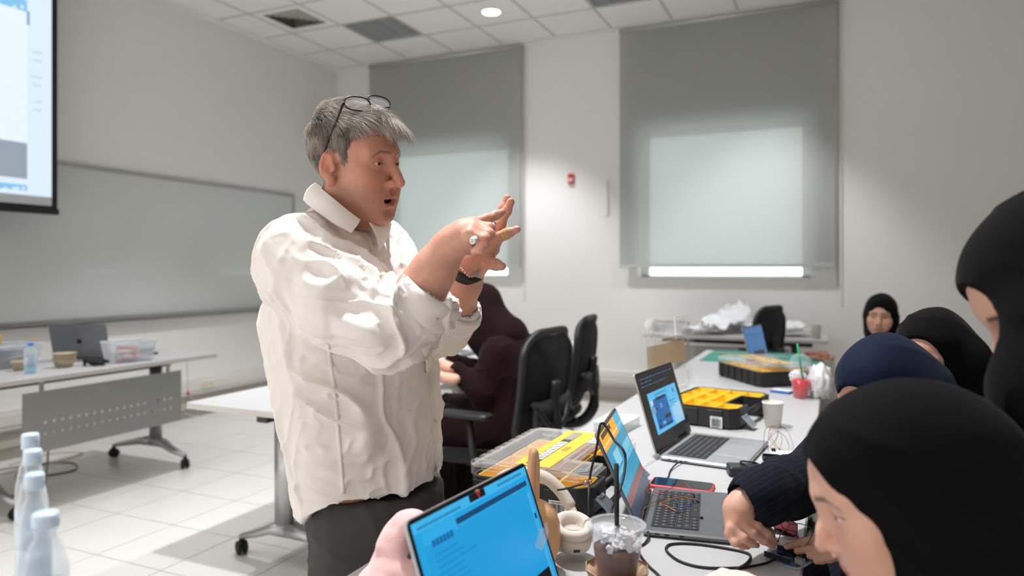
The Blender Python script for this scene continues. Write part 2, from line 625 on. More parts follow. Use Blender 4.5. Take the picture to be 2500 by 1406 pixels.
# ceiling: slab, panels, tee grid, plaster margin
ce = struct(MB().box((XL - 0.15, YB - 0.15, CEIL + 0.15), (XR + 0.15, YW + 0.3, CEIL + 0.25)).build('ceiling', M_wall))
CX0, CY1, CS = -0.21, 6.86, 0.6
special = {}
for x, y, p in DOWN:
    special[(round((x - (CX0 + 0.3)) / CS), round((y - (CY1 - 0.3)) / CS))] = 'down'
vent_at = (round((-4.71 - 0.09) / CS), round((5.36 - 6.56) / CS))
trof = [(round((-4.11 - 0.09) / CS), round((5.96 - 6.56) / CS)), (round((-1.71 - 0.09) / CS), -1),
        (round((-2.31 - 0.09) / CS), -5), (round((0.69 - 0.09) / CS), -5), (-8, -5)]
pm = MB().rbox((-0.292, -0.292, CEIL), (0.292, 0.292, CEIL + 0.012), 0.002).mesh('panel')
tees = MB()
for i in range(-9, 7):
    xc = CX0 + 0.3 + i * CS
    for j in range(-17, 1):
        yc = CY1 - 0.3 + j * CS
        if xc - 0.3 < XL - 0.36 or xc + 0.3 > XR + 0.3 or yc - 0.3 < YB - 0.3:
            continue
        if (i, j) == vent_at or (i, j) in trof:
            continue
        if j < -11:
            continue
        link('panel', pm, M_ceil, ce, (xc, yc, 0))
bm_ = MB().box((XL, YB, CEIL + 0.002), (XR, CY1 - 12 * CS, CEIL + 0.012)).build('panel', M_ceil, ce)
for i in range(-9, 8):
    x = CX0 + i * CS
    if XL < x < XR:
        tees.box((x - 0.012, YB, CEIL - 0.003), (x + 0.012, CY1, CEIL + 0.03))
for j in range(-17, 1):
    y = CY1 + j * CS
    if YB < y:
        tees.box((XL, y - 0.012, CEIL - 0.0034), (XR, y + 0.012, CEIL + 0.03))
tees.build('grid_tee', M_tee, ce, kind='stuff')
struct(MB().box((XL, CY1, CEIL - 0.012), (XR, YW, CEIL + 0.15)).box((XL, YB, CEIL - 0.010), (XL + 0.1, YW, CEIL + 0.15)).build('trim_1', M_wall))

# skirting tiles and cable trunking along both walls
struct(MB().box((XL, YW - 0.012, 0), (XR, YW, 0.10)).build('baseboard_window', mat('skirting_tile', srgb(214, 207, 198), 0.35, vary=0.02)))
struct(MB().box((XL, YB, 0), (XL + 0.012, YW, 0.10)).build('baseboard_left', MATS['skirting_tile']))
def trunk(name, a, b, out):
    m = MB()
    if out == 'y':
        m.box((a, YW - 0.055, 0.135), (b, YW, 0.285)).box((a, YW - 0.062, 0.165), (b, YW - 0.054, 0.255))
    else:
        m.box((XL, a, 0.135), (XL + 0.055, b, 0.285)).box((XL + 0.054, a, 0.165), (XL + 0.062, b, 0.255))
    return struct(m.build(name, M_duct, bevel=0.004))
trunk('trim_2', XL + 0.07, XR, 'y')
trunk('trim_3', YB, YW - 0.06, 'x')

# roller blinds hanging in front of the windows
def blind_mat():
    m = bpy.data.materials.new('blind_fabric')
    m.use_nodes = True
    nt = m.node_tree
    nt.nodes.clear()
    out = nt.nodes.new('ShaderNodeOutputMaterial')
    df = nt.nodes.new('ShaderNodeBsdfDiffuse')
    tl = nt.nodes.new('ShaderNodeBsdfTranslucent')
    mx = nt.nodes.new('ShaderNodeMixShader')
    tc = nt.nodes.new('ShaderNodeTexCoord')
    wv = nt.nodes.new('ShaderNodeTexNoise')
    wv.inputs['Scale'].default_value = 500
    nt.links.new(tc.outputs['Object'], wv.inputs['Vector'])
    cr = nt.nodes.new('ShaderNodeMapRange')
    cr.inputs['To Min'].default_value = 0.9; cr.inputs['To Max'].default_value = 1.1
    nt.links.new(wv.outputs['Fac'], cr.inputs['Value'])
    sc = nt.nodes.new('ShaderNodeVectorMath'); sc.operation = 'SCALE'
    sc.inputs[0].default_value = srgb(196, 197, 193)
    nt.links.new(cr.outputs[0], sc.inputs['Scale'])
    nt.links.new(sc.outputs[0], df.inputs[0])
    tl.inputs[0].default_value = (0.37, 0.385, 0.38, 1)
    mx.inputs[0].default_value = 0.38
    nt.links.new(df.outputs[0], mx.inputs[1]); nt.links.new(tl.outputs[0], mx.inputs[2])
    tr = nt.nodes.new('ShaderNodeBsdfTransparent')
    m2 = nt.nodes.new('ShaderNodeMixShader')
    m2.inputs[0].default_value = 0.055
    nt.links.new(mx.outputs[0], m2.inputs[1]); nt.links.new(tr.outputs[0], m2.inputs[2])
    nt.links.new(m2.outputs[0], out.inputs[0])
    return m
M_blind = blind_mat()
for (a, b), lab in (((-4.945, -3.02), 'grey translucent roller blind pulled down beside the corner speaker'),
                    ((-1.94, 0.008), 'grey translucent roller blind pulled down beside the red fire alarm box')):
    t = thing('roller_blind', lab, 'blind', ((a + b) / 2, YW - 0.07, 1.33), group='roller blinds on the window wall')
    w = (b - a) / 2
    s = MB()
    n = 14
    rows = []
    for k in range(n + 1):
        z = (CEIL - 0.04 - 1.33) * k / n
        rows.append([(-w + 2 * w * q / 10, 0.002 * math.sin(q * 1.9) * (1 - k / n), z) for q in range(11)])
    for k in range(n):
        s.add(rows[k] + rows[k + 1], [(q, q + 1, 12 + q, 11 + q) for q in range(10)], 0, True)
    fo = s.build('fabric', M_blind, t)
    MB().rbox((-w, -0.012, -0.012), (w, 0.012, 0.02), 0.005).build('bottom_bar', mat('blind_bar', srgb(188, 190, 187), 0.4, 0.3), t)
    MB().tube([(-w, 0.0, 2.335), (w, 0.0, 2.335)], 0.024, 14).build('roller', MATS['blind_bar'], t)
    ch = MB()
    ch.tube([(w + 0.02, 0.0, 2.33), (w + 0.02, 0.0, -0.17)], 0.004, 6).tube([(w + 0.032, 0.012, 2.33), (w + 0.032, 0.012, -0.17)], 0.004, 6)
    ch.tube([(w + 0.02, 0, -0.165), (w + 0.026, 0.006, -0.185), (w + 0.032, 0.012, -0.165)], 0.006, 6)
    ch.build('pull_chain', mat('blind_chain', srgb(180, 172, 160), 0.5), t)

# ceiling diffuser vent
t = thing('air_vent', 'square ceiling air diffuser with nested louvres', 'vent', (-4.71, 5.36, CEIL))
MB().box((-0.29, -0.29, 0.06), (0.29, 0.29, 0.07)).build('backing', M_black, t)
f = MB()
for sx, sy in ((1, 0), (-1, 0), (0, 1), (0, -1)):
    if sx:
        f.box((min(sx * 0.215, sx * 0.292), -0.292, 0), (max(sx * 0.215, sx * 0.292), 0.292, 0.012))
    else:
        f.box((-0.215, min(sy * 0.215, sy * 0.292), 0), (0.215, max(sy * 0.215, sy * 0.292), 0.012))
f.build('frame', M_ceil, t)
for k in range(5):
    r0 = 0.215 - k * 0.042
    r1 = r0 - 0.045
    q = MB()
    q.loft([[(-r0, -r0, 0.052), (r0, -r0, 0.052), (r0, r0, 0.052), (-r0, r0, 0.052)], [(-r1, -r1, 0.0), (r1, -r1, 0.0), (r1, r1, 0.0), (-r1, r1, 0.0)]][::-1], 0, False, False)
    q.loft([[(-r0, -r0, 0.054), (r0, -r0, 0.054), (r0, r0, 0.054), (-r0, r0, 0.054)], [(-r1, -r1, 0.003), (r1, -r1, 0.003), (r1, r1, 0.003), (-r1, r1, 0.003)]], 0, False, False)
    q.build('louvre', mat('vent_louvre', srgb(178, 174, 166), 0.5), t)

# louvred fluorescent light fittings (switched off)
M_louv = mat('troffer_louvre', srgb(196, 198, 198), 0.3, 0.35)
for i, j in trof:
    xc, yc = CX0 + 0.3 + i * CS, CY1 - 0.3 + j * CS
    lab = 'unlit louvred ceiling light beside the air diffuser' if i == trof[0][0] and j == trof[0][1] else 'unlit louvred ceiling light above the window blind by the alarm box' if (i, j) == trof[1] else 'unlit louvred ceiling light above ' + {-2: 'the chairs of the middle tables', -4: 'the bare middle table', 1: 'the people in black headscarves', -8: 'the whiteboard desk'}[i if i in (1, -8) else -4]
    t = thing('ceiling_light', lab, 'ceiling light', (xc, yc, CEIL), group='louvred ceiling lights')
    tray = MB().box((-0.29, -0.29, 0.088), (0.29, 0.29, 0.10))
    for s in (-1, 1):
        tray.box((min(s * 0.282, s * 0.292), -0.292, 0.0), (max(s * 0.282, s * 0.292), 0.292, 0.09)).box((-0.292, min(s * 0.282, s * 0.292), 0.0), (0.292, max(s * 0.282, s * 0.292), 0.09))
    tray.build('housing', mat('troffer_tray', srgb(196, 206, 214), 0.4, 0.1), t)
    for k in range(4):
        x = -0.21 + k * 0.14
        MB().tube([(x, -0.27, 0.066), (x, 0.27, 0.066)], 0.013, 10).build('tube', mat('tube_glass', srgb(226, 230, 232), 0.2), t)
    for k in range(5):
        x = -0.28 + k * 0.14
        MB().loft([[(x - 0.014, -0.28, 0.045), (x + 0.014, -0.28, 0.045), (x + 0.003, -0.28, 0.002), (x - 0.003, -0.28, 0.002)],
                   [(x - 0.014, 0.28, 0.045), (x + 0.014, 0.28, 0.045), (x + 0.003, 0.28, 0.002), (x - 0.003, 0.28, 0.002)]]).build('reflector', M_louv, t)
    for k in range(8):
        y = -0.27 + k * 0.077
        MB().box((-0.28, y - 0.0015, 0.002), (0.28, y + 0.0015, 0.045)).build('louvre', M_louv, t)

# downlights: trim ring and glowing lens
OVER = ['', 'the blind beside the alarm box', 'the gap between desk and middle tables', 'the row of laptops', 'the desk under the projection screen',
        'the clear water bottles', 'the standing person', 'the near end of the laptop table', 'the open floor by the bottles', 'the back wall near the laptops, added for fill', 'the middle of the back wall, added for fill', 'the back wall near the whiteboard, added for fill', 'the right back corner, added for fill']
M_lens = emis('downlight_lens', (1.0, 0.95, 0.88), 6.0)
for n, (x, y, p) in enumerate(DOWN):
    lab = 'round lit downlight in the ceiling between the two blinds' if n == 0 else 'round recessed downlight above %s' % OVER[n]
    t = thing('downlight', lab, 'downlight', (x, y, CEIL), group='recessed downlights')
    MB().lathe([(0.082, 0.004), (0.082, -0.003), (0.090, -0.008), (0.104, -0.005), (0.106, 0.0)], 32, cap=False).build('trim_ring', M_whitepl, t)
    MB().lathe([(0.0005, -0.001), (0.05, -0.002), (0.083, -0.0005)], 28, cap=False).build('lens', M_lens, t)

# whiteboard on the left wall
wb = thing('whiteboard', 'long wall whiteboard with slim aluminium frame', 'whiteboard', (XL, 3.2, 0.90))
y0, y1 = -2.2, 2.97
MB().box((0.0, y0, 0.0), (0.018, y1, 1.215)).build('board', mat('whiteboard_enamel', srgb(206, 209, 206), 0.22, vary=0.02, vscale=1.5, coat=0.3), wb)
fr = MB()
for a, b in (((0, y0 - 0.02, -0.02), (0.026, y1 + 0.02, 0.012)), ((0, y0 - 0.02, 1.20), (0.026, y1 + 0.02, 1.232)),
             ((0, y1 - 0.012, 0), (0.026, y1 + 0.02, 1.21)), ((0, y0 - 0.02, 0), (0.026, y0 + 0.012, 1.21))):
    fr.box(a, b)
fr.build('frame', M_alu, wb, bevel=0.003)
MB().box((0.02, y0 + 0.3, -0.03), (0.085, y1 - 0.05, -0.02)).box((0.078, y0 + 0.3, -0.03), (0.085, y1 - 0.05, -0.012)).build('pen_tray', M_alu, wb)

# projection screen
SX = -5.17
def SP(px, py):
    d = FW + RT * ((px - CX) / FPX) - UP * ((py - HY) / FPX)
    s = SX / d[0]
    return (s * d[1], CAMZ + s * d[2])
sy1, sz0 = SP(140, 515)
ps = thing('projection_screen', 'pull-down projection screen with black border showing a computer desktop', 'projection screen', (SX, 0, 0))
sy0 = sy1 - 2.35
MB().box((-0.004, sy0, sz0), (0.0, sy1, CEIL - 0.16)).build('fabric', mat('screen_border_black', (0.012, 0.013, 0.018), 0.8), ps)
MB().rbox((-0.02, sy0 - 0.02, sz0 - 0.03), (0.02, sy1 + 0.005, sz0 + 0.012), 0.008).build('bottom_bar', M_black, ps)
MB().rbox((-0.08, sy0 - 0.12, CEIL - 0.17), (0.07, sy1 + 0.12, CEIL - 0.02), 0.02).build('case', M_whitepl, ps)
E_lo = emis('projected_white', srgb(216, 232, 244), 0.64)
iy1, iz0 = SP(126, 503)
iw = MB()
def sq(x, ya, yb, za, zb, mi):
    iw.quad((x, ya, za), (x, yb, za), (x, yb, zb), (x, ya, zb), mi)
zt = CEIL - 0.30
sq(0.0006, sy0 + 0.06, iy1, iz0, zt, 4)                                   # unlit cloth strip under the picture
_, ipz = SP(126, 482)
sq(0.0010, sy0 + 0.06, iy1, ipz, zt, 0)
def srect(pa, pb, mi, x):
    a = SP(pa[0], pa[1]); b = SP(pb[0], pb[1])
    sq(x, a[0], b[0], b[1], a[1], mi)
wy, _ = SP(66, 300)
_, wb0 = SP(66, 437); _, wt0 = SP(66, 350); _, wtop = SP(66, 30); _, wtop2 = SP(66, 2)
sq(0.0016, sy0 + 0.06, wy, wb0, wt0, 1)                                   # dark pane
sq(0.0016, sy0 + 0.06, wy, wt0, wtop, 2)                                  # pale document
sq(0.0016, sy0 + 0.06, wy, wtop, wtop2, 3)                                # blue ribbon
_, tb0 = SP(66, 466); _, tb1 = SP(66, 452)
sq(0.0016, sy0 + 0.06, wy, tb0, tb1, 3)
_, sb0 = SP(70, 62); _, sb1 = SP(70, 28)
ya, _ = SP(65, 40); yb, _ = SP(72, 40)
sq(0.0020, ya, yb, sb0, sb1, 5)
rngs = random.Random(3)
for k in range(9):
    _, z = SP(88, 128 + k * 20)
    ya, _ = SP(75 + rngs.random() * 12, 150); yb, _ = SP(98 + rngs.random() * 8, 150)
    if k % 3 != 2:
        sq(0.0020, ya, yb, z - 0.006, z + 0.006, 6)
for px in (32, 50):
    ya, z = SP(px, 16); yb, _ = SP(px + 7, 16)
    sq(0.0022, ya, yb, z - 0.012, z + 0.012, 0)
for px in (8, 30, 38, 52):
    ya, z = SP(px, 459); yb, _ = SP(px + 9, 459)
    sq(0.0022, ya, yb, z - 0.008, z + 0.008, 0)
iw.build('projected_picture', [E_lo, emis('projected_grey', srgb(146, 158, 170), 0.64), emis('projected_pale', srgb(226, 238, 244), 0.64),
         emis('projected_blue', srgb(128, 190, 232), 0.64), mat('screen_cloth', srgb(200, 205, 210), 0.8), emis('projected_slate', srgb(130, 160, 190), 0.64),
         emis('projected_faint', srgb(188, 208, 224), 0.64)], ps)

# loudspeaker in the corner
sp = W(820, 206, 8.0)
t = thing('loudspeaker', 'small black loudspeaker on a bracket high in the corner', 'loudspeaker', (XL + 0.16, YW - 0.30, 2.97), math.radians(28))
MB().loft([[(-0.065, -0.07, -0.10), (0.065, -0.07, -0.10), (0.055, 0.06, -0.10), (-0.055, 0.06, -0.10)],
           [(-0.085, -0.08, 0.13), (0.085, -0.08, 0.13), (0.07, 0.075, 0.13), (-0.07, 0.075, 0.13)]]).build('cabinet', M_black, t, bevel=0.01)
MB().loft([[(-0.055, -0.074, -0.085), (0.055, -0.074, -0.085), (0.072, -0.085, 0.115), (-0.072, -0.085, 0.115)],
           [(-0.055, -0.066, -0.085), (0.055, -0.066, -0.085), (0.072, -0.075, 0.115), (-0.072, -0.075, 0.115)]]).build('grille', M_blackmat, t)
MB().tube([(-0.02, 0.06, 0.0), (-0.10, 0.10, -0.01), (-0.17, 0.12, -0.01)], 0.018, 10).box((-0.185, 0.07, -0.08), (-0.165, 0.17, 0.06)).build('bracket', M_black, t)

# fire alarm call point and white lever on the window wall
p = (-0.3125 * YW, 0, 0)
d = FW + RT * ((1395 - CX) / FPX); s = YW / d[1]
t = thing('fire_alarm', 'small red fire alarm box on the white wall between the blinds', 'fire alarm', (s * d[0], YW, CAMZ + (660 - 437) / FPX * s))
MB().rbox((-0.033, -0.03, -0.05), (0.033, 0.0, 0.05), 0.008).build('box', mat('alarm_red', srgb(196, 40, 36), 0.4), t)
MB().box((-0.024, -0.033, -0.03), (0.024, -0.03, 0.006)).build('window_plate', mat('alarm_plate', srgb(225, 190, 185), 0.4), t)
MB().box((-0.02, -0.034, -0.035), (0.02, -0.0325, -0.031)).build('mark', mat('alarm_mark', srgb(120, 30, 30), 0.5), t)
d = FW + RT * ((1486 - CX) / FPX); s = YW / d[1]
zt = CAMZ + (660 - 447) / FPX * s
t = thing('window_crank', 'white blind crank handle on a wall bracket casting a slanted shadow', 'crank', (s * d[0], YW, zt))
MB().rbox((-0.035, -0.012, -0.05), (-0.005, 0.0, 0.02), 0.005).build('bracket', M_whitepl, t)
MB().tube(spline([(-0.02, -0.01, 0), (0.0, -0.06, -0.005), (0.02, -0.10, -0.04), (0.03, -0.12, -0.12), (0.035, -0.12, -0.33)], 6), 0.012, 8).build('rod', mat('crank_rod', srgb(196, 190, 176), 0.45), t)
MB().tube([(0.035, -0.12, -0.33), (0.015, -0.12, -0.345), (0.0, -0.12, -0.34)], 0.013, 8).build('knob', mat('crank_knob', srgb(215, 200, 200), 0.4), t)
# trunking socket plate on the left wall
t = thing('wall_socket', 'cream double socket plate set in the left wall trunking', 'socket', (XL + 0.062, 4.95, 0.21))
MB().rbox((0.0, -0.07, -0.035), (0.008, 0.07, 0.035), 0.006).build('plate', mat('socket_cream', srgb(228, 218, 196), 0.4), t)
sm_ = MB()
for dy in (-0.035, 0.035):
    sm_.box((0.008, dy - 0.004, 0.004), (0.0095, dy + 0.004, 0.014)).box((0.008, dy - 0.014, -0.012), (0.0095, dy - 0.008, -0.008)).box((0.008, dy + 0.008, -0.012), (0.0095, dy + 0.014, -0.008))
sm_.build('slot', M_black, t, kind='stuff')
# ------------------------------------------------------------------ flip-top tables on castors
def castor_mesh():
    m = MB()
    for s in (-1, 1):
        m.lathe([(0.004, -0.009), (0.026, -0.009), (0.031, -0.005), (0.031, 0.005), (0.026, 0.009), (0.004, 0.009)], 18,
                M=Matrix.Translation((s * 0.014, 0, 0.031)) @ Matrix.Rotation(math.pi / 2, 4, 'Y'))
    m.box((-0.005, -0.012, 0.02), (0.005, 0.022, 0.066)).lathe([(0.012, 0), (0.012, 0.02)], 10, c=(0, 0.0, 0.06))
    return m
CASTOR = castor_mesh().mesh('castor')

def panel_holes(x0, x1, z0, z1, cols, rows, r=0.0085):
    """sheet in the xz plane pierced by a grid of round holes"""
    xs = sorted(set([x0, x1])); m = MB()
    pitch = (cols[1] - cols[0]) if len(cols) > 1 else 0.05
    hw = min(pitch, 0.05) / 2
    ce = [(a, b) for a in cols for b in rows]
    ex = [x0] + [v for c in cols for v in (c - hw, c + hw)] + [x1]
    ez = [z0] + [v for c in rows for v in (c - hw, c + hw)] + [z1]
    for y, fl in ((-0.001, 0), (0.001, 1)):
        for i in range(len(ex) - 1):
            for j in range(len(ez) - 1):
                a, b, c, d = ex[i], ex[i + 1], ez[j], ez[j + 1]
                if b - a < 1e-6 or d - c < 1e-6:
                    continue
                if i % 2 == 1 and j % 2 == 1:
                    mx, mz = (a + b) / 2, (c + d) / 2
                    out = [(b, mz), (b, d), (mx, d), (a, d), (a, mz), (a, c), (mx, c), (b, c)]
                    inn = [(mx + r * math.cos(k * math.pi / 4), mz + r * math.sin(k * math.pi / 4)) for k in range(8)]
                    v = [(p[0], y, p[1]) for p in out] + [(p[0], y, p[1]) for p in inn]
                    f = [(k, (k + 1) % 8, 8 + (k + 1) % 8, 8 + k) for k in range(8)]
                    m.add(v, f)
                else:
                    m.add([(a, y, c), (b, y, c), (b, y, d), (a, y, d)], [(0, 1, 2, 3)])
    return m

def table(label, c, rz, L=1.6, D=0.76, panel=True, legs=0.26, group='flip-top tables on castors', detail=True):
    """local x along the table, panel on the -y side"""
    t = thing('table', label, 'table', (c[0], c[1], 0), rz, group)
    MB().rbox((-L / 2, -D / 2, TZ - 0.028), (L / 2, D / 2, TZ), 0.006).build('table_top', M_white, t)
    e = MB()
    for a, b in (((-L / 2 - 0.0012, -D / 2 + 0.004, TZ - 0.026), (-L / 2 + 0.001, D / 2 - 0.004, TZ - 0.003)), ((L / 2 - 0.001, -D / 2 + 0.004, TZ - 0.026), (L / 2 + 0.0012, D / 2 - 0.004, TZ - 0.003)),
                 ((-L / 2 + 0.004, -D / 2 - 0.0012, TZ - 0.026), (L / 2 - 0.004, -D / 2 + 0.001, TZ - 0.003)), ((-L / 2 + 0.004, D / 2 - 0.001, TZ - 0.026), (L / 2 - 0.004, D / 2 + 0.0012, TZ - 0.003))):
        e.box(a, b)
    e.build('edge_band', M_edge, t)
    MB().rbox((-L / 2 + 0.12, -0.10, TZ - 0.085), (L / 2 - 0.12, -0.04, TZ - 0.04), 0.008).build('beam', M_darkmetal, t)
    for s in (-1, 1):
        x = s * (L / 2 - legs)
        lg = MB()
        lg.loft([[(x + 0.032 * math.cos(a * math.pi / 8), -0.07 + 0.05 * math.sin(a * math.pi / 8), z) for a in range(16)] for z in (0.13, TZ - 0.06)], smooth=True)
        lo = lg.build('leg', M_alu, t)
        ft = MB()
        for q in (-1, 1):
            pts = [(x, -0.04, 0.155), (x, -0.04 + q * 0.10, 0.145), (x, q * 0.22, 0.112), (x, q * (D / 2 - 0.05), 0.083)]
            rings = []
            for (px, py, pz), w, h in zip(pts, (0.04, 0.034, 0.026, 0.018), (0.032, 0.024, 0.018, 0.012)):
                rings.append([(px + w * ca, py, pz + h * sa) for ca, sa in ((-1, -.6), (-.6, -1), (.6, -1), (1, -.6), (1, .4), (.6, 1), (-.6, 1), (-1, .4))])
            ft.loft(rings if q > 0 else [r[::-1] for r in rings], smooth=True)
        ft.build('foot', M_alu, lo)
        for q in (-1, 1):
            link('castor', CASTOR, M_blackmat, lo, (x, q * (D / 2 - 0.05), 0.0), (0, 0, 0.5 * s + q))
        MB().rbox((x - 0.05, -0.19, TZ - 0.06), (x + 0.05, 0.12, TZ - 0.028), 0.01).build('bracket', M_darkmetal, lo)
    if panel:
        hw = L / 2 - legs - 0.03
        cols = [(-hw + 0.12 + k * (2 * hw - 0.2) / 17) for k in range(18)]
        po = panel_holes(-hw, hw, 0.32, 0.645, cols, (0.415, 0.475)).build('modesty_panel', M_greymetal, t)
        po.location = (0, -D / 2 + 0.05, 0)
        for s in (-1, 1):
            MB().box((s * (hw - 0.1) - 0.01, -D / 2 + 0.046, 0.63), (s * (hw - 0.1) + 0.01, -D / 2 + 0.056, TZ - 0.028)).build('panel_hanger', M_greymetal, po)
            po.children[-1].location = (0, D / 2 - 0.05, 0)
    return t

R90 = math.pi / 2
# row along the right (laptops): three tables end to end, x from -0.82 to -0.05
RXC = -0.435
T_A = table('white table carrying the blue-screened laptop and headphones', (RXC, 1.11), -R90, panel=False)
T_B = table('white table carrying the open yellow parts organiser', (RXC, 2.715), -R90)
T_C = table('white table carrying the green cutting mat', (RXC, 4.32), -R90)
# middle row and the desk by the whiteboard
T_D = table('bare white table beside the seated person in maroon', (-2.135, 2.98), -R90, D=0.74, panel=False)
T_E = table('white table behind the two empty black chairs', (-2.135, 4.585), -R90, D=0.74, panel=False)
T_F = table('white desk below the whiteboard, with perforated grey front panel', (-4.19, 2.815), R90, L=1.49, D=0.78, legs=0.22)
T_G = table('white desk below the projection screen, end beside the tub of parts', (-4.19, 1.31), R90, L=1.49, D=0.78, legs=0.22)
# table against the window wall, heaped with paper
T_H = table('white table against the window wall heaped with paper', (-0.79, 6.54), 0.0, L=1.5, D=0.68)
# table under the clear water bottles
T_I = table('white table corner holding the clear water bottles', (-1.065, 0.03), -R90, L=1.53, D=0.44, panel=False)

# ------------------------------------------------------------------ mesh office chairs
M_mesh = glassy('chair_mesh', (0.03, 0.03, 0.032), 0.62, 0.7, 0.2)
M_chair = mat('chair_black', (0.014, 0.014, 0.015), 0.5)
M_chfab = mat('chair_seat_fabric', (0.016, 0.016, 0.018), 0.85, bump=0.2, bscale=500)
def chair():
    """faces +x; origin on the floor under the column"""
    t = thing('office_chair', 'x', 'chair')
    # seat
    rings = []
    for z, k in ((0.435, 0.86), (0.445, 0.97), (0.465, 1.0), (0.485, 0.97), (0.495, 0.86)):
        rings.append([(0.02 + p[0] * k, p[1] * k, z + 0.018 * (p[0] / 0.24) ** 2 * (-1 if p[0] > 0.1 else 0.3)) for p in rrect(-0.235, -0.24, 0.235, 0.24, 0.11, 6)])
    MB().loft(rings, smooth=True).build('seat', M_chfab, t)
    # backrest: frame tube, mesh skin, lumbar pad
    def bx(z):
        u = (z - 0.52) / 0.5
        return -0.235 - 0.055 * u - 0.035 * math.sin(u * math.pi) * 0.6 + 0.02 * (1 - u) ** 2
    def by(z):
        u = (z - 0.50) / 0.52
        return 0.205 + 0.04 * math.sin(min(1, max(0, u)) * math.pi * 0.75)
    zs = [0.54 + 0.44 * k / 12 for k in range(13)]
    loop = [(bx(z) + 0.02, by(z) - (0.07 if z < 0.56 else 0.02 if z < 0.6 else 0) - (0.05 if z > 0.96 else 0.012 if z > 0.93 else 0), z) for z in zs]
    top = [(bx(1.015), y, 1.012 + 0.008 * math.cos(y / 0.2 * 1.5)) for y in (0.14, 0.05, -0.05, -0.14)]
    lp = loop + top + [(p[0], -p[1], p[2]) for p in reversed(loop)] + [(bx(0.52) + 0.02, y, 0.515) for y in (-0.08, 0.08)]
    lp = spline(lp + [lp[0]], 3)
    br = MB().tube(lp, 0.017, 8, caps=False).build('backrest', M_chair, t)
    sk = MB()
    rows = []
    for k in range(13):
        z = 0.53 + 0.475 * k / 12
        w = by(z) - 0.015 - (0.06 if z > 0.98 else 0.02 if z > 0.95 else 0) - (0.05 if z < 0.55 else 0)
        rows.append([(bx(z) + 0.015 - 0.03 * (1 - (q / 4 - 1) ** 2), -w + 2 * w * q / 8, z) for q in range(9)])
    for k in range(12):
        sk.add(rows[k] + rows[k + 1], [(q, q + 1, 10 + q, 9 + q) for q in range(8)], 0, True)
    sk.build('mesh_back', M_mesh, br)
    lum = []
    for q in range(9):
        y = -0.17 + 0.34 * q / 8
        x = bx(0.66) - 0.035 - 0.01 * (1 - (q / 4 - 1) ** 2)
        lum.append([(x - 0.012, y, 0.62), (x + 0.008, y, 0.615), (x + 0.01, y, 0.72), (x - 0.012, y, 0.715)])
    MB().loft(lum, smooth=True).build('lumbar_pad', M_chair, br)
    sp = MB().tube(spline([(-0.10, 0, 0.41), (-0.23, 0, 0.42), (-0.305, 0, 0.50), (-0.315, 0, 0.60), (-0.30, 0, 0.70), (-0.31, 0, 0.80)], 4), [0.032] * 10 + [0.026] * 11, 10)
    for s in (-1, 1):
        sp.tube(spline([(-0.31, 0, 0.58), (-0.315, s * 0.09, 0.62), (-0.29, s * 0.18, 0.72)], 4), 0.014, 8)
    sp.build('back_spine', M_chair, t)
    MB().rbox((-0.12, -0.09, 0.385), (0.13, 0.09, 0.44), 0.03).build('tilt_box', M_chair, t)
    MB().lathe([(0.03, 0.09), (0.03, 0.25), (0.016, 0.25), (0.016, 0.40)], 14).build('gas_column', M_chair, t)
    for k in range(5):
        a = 2 * math.pi * k / 5 + 0.3
        ca, sa = math.cos(a), math.sin(a)
        lo = MB().tube([(0.02 * ca, 0.02 * sa, 0.115), (0.16 * ca, 0.16 * sa, 0.098), (0.30 * ca, 0.30 * sa, 0.072)], [0.028, 0.022, 0.015], 8).build('base_leg', M_chair, t)
        link('castor', CASTOR, M_blackmat, lo, (0.30 * ca, 0.30 * sa, 0), (0, 0, a))
    for s in (-1, 1):
        ar = MB().tube([(-0.05, s * 0.26, 0.42), (-0.05, s * 0.28, 0.52), (-0.03, s * 0.28, 0.655)], 0.016, 8).build('armrest', M_chair, t)
        MB().tube([(-0.05, s * 0.10, 0.42), (-0.05, s * 0.265, 0.425)], 0.014, 8).build('arm_bar', M_chair, ar)
        MB().rbox((-0.14, s * 0.28 - 0.04, 0.655), (0.11, s * 0.28 + 0.04, 0.68), 0.03).build('arm_pad', M_chair, ar)
    return t
CH0 = chair()
CHG = 'black mesh office chairs'
def put_chair(first, x, y, face, label):
    o = CH0 if first else copy_tree(CH0)
    o.location = (x, y, 0); o.rotation_euler = (0, 0, face)
    o['label'] = label; o['group'] = CHG
    return o
put_chair(True, -1.44, 2.99, math.radians(176), 'black mesh office chair under the person in maroon')
put_chair(False, -1.56, 3.86, math.radians(186), 'empty black mesh office chair just behind the chair of the person in maroon')
put_chair(False, -0.68, 5.60, math.radians(160), 'black mesh office chair in front of the paper-heaped table')
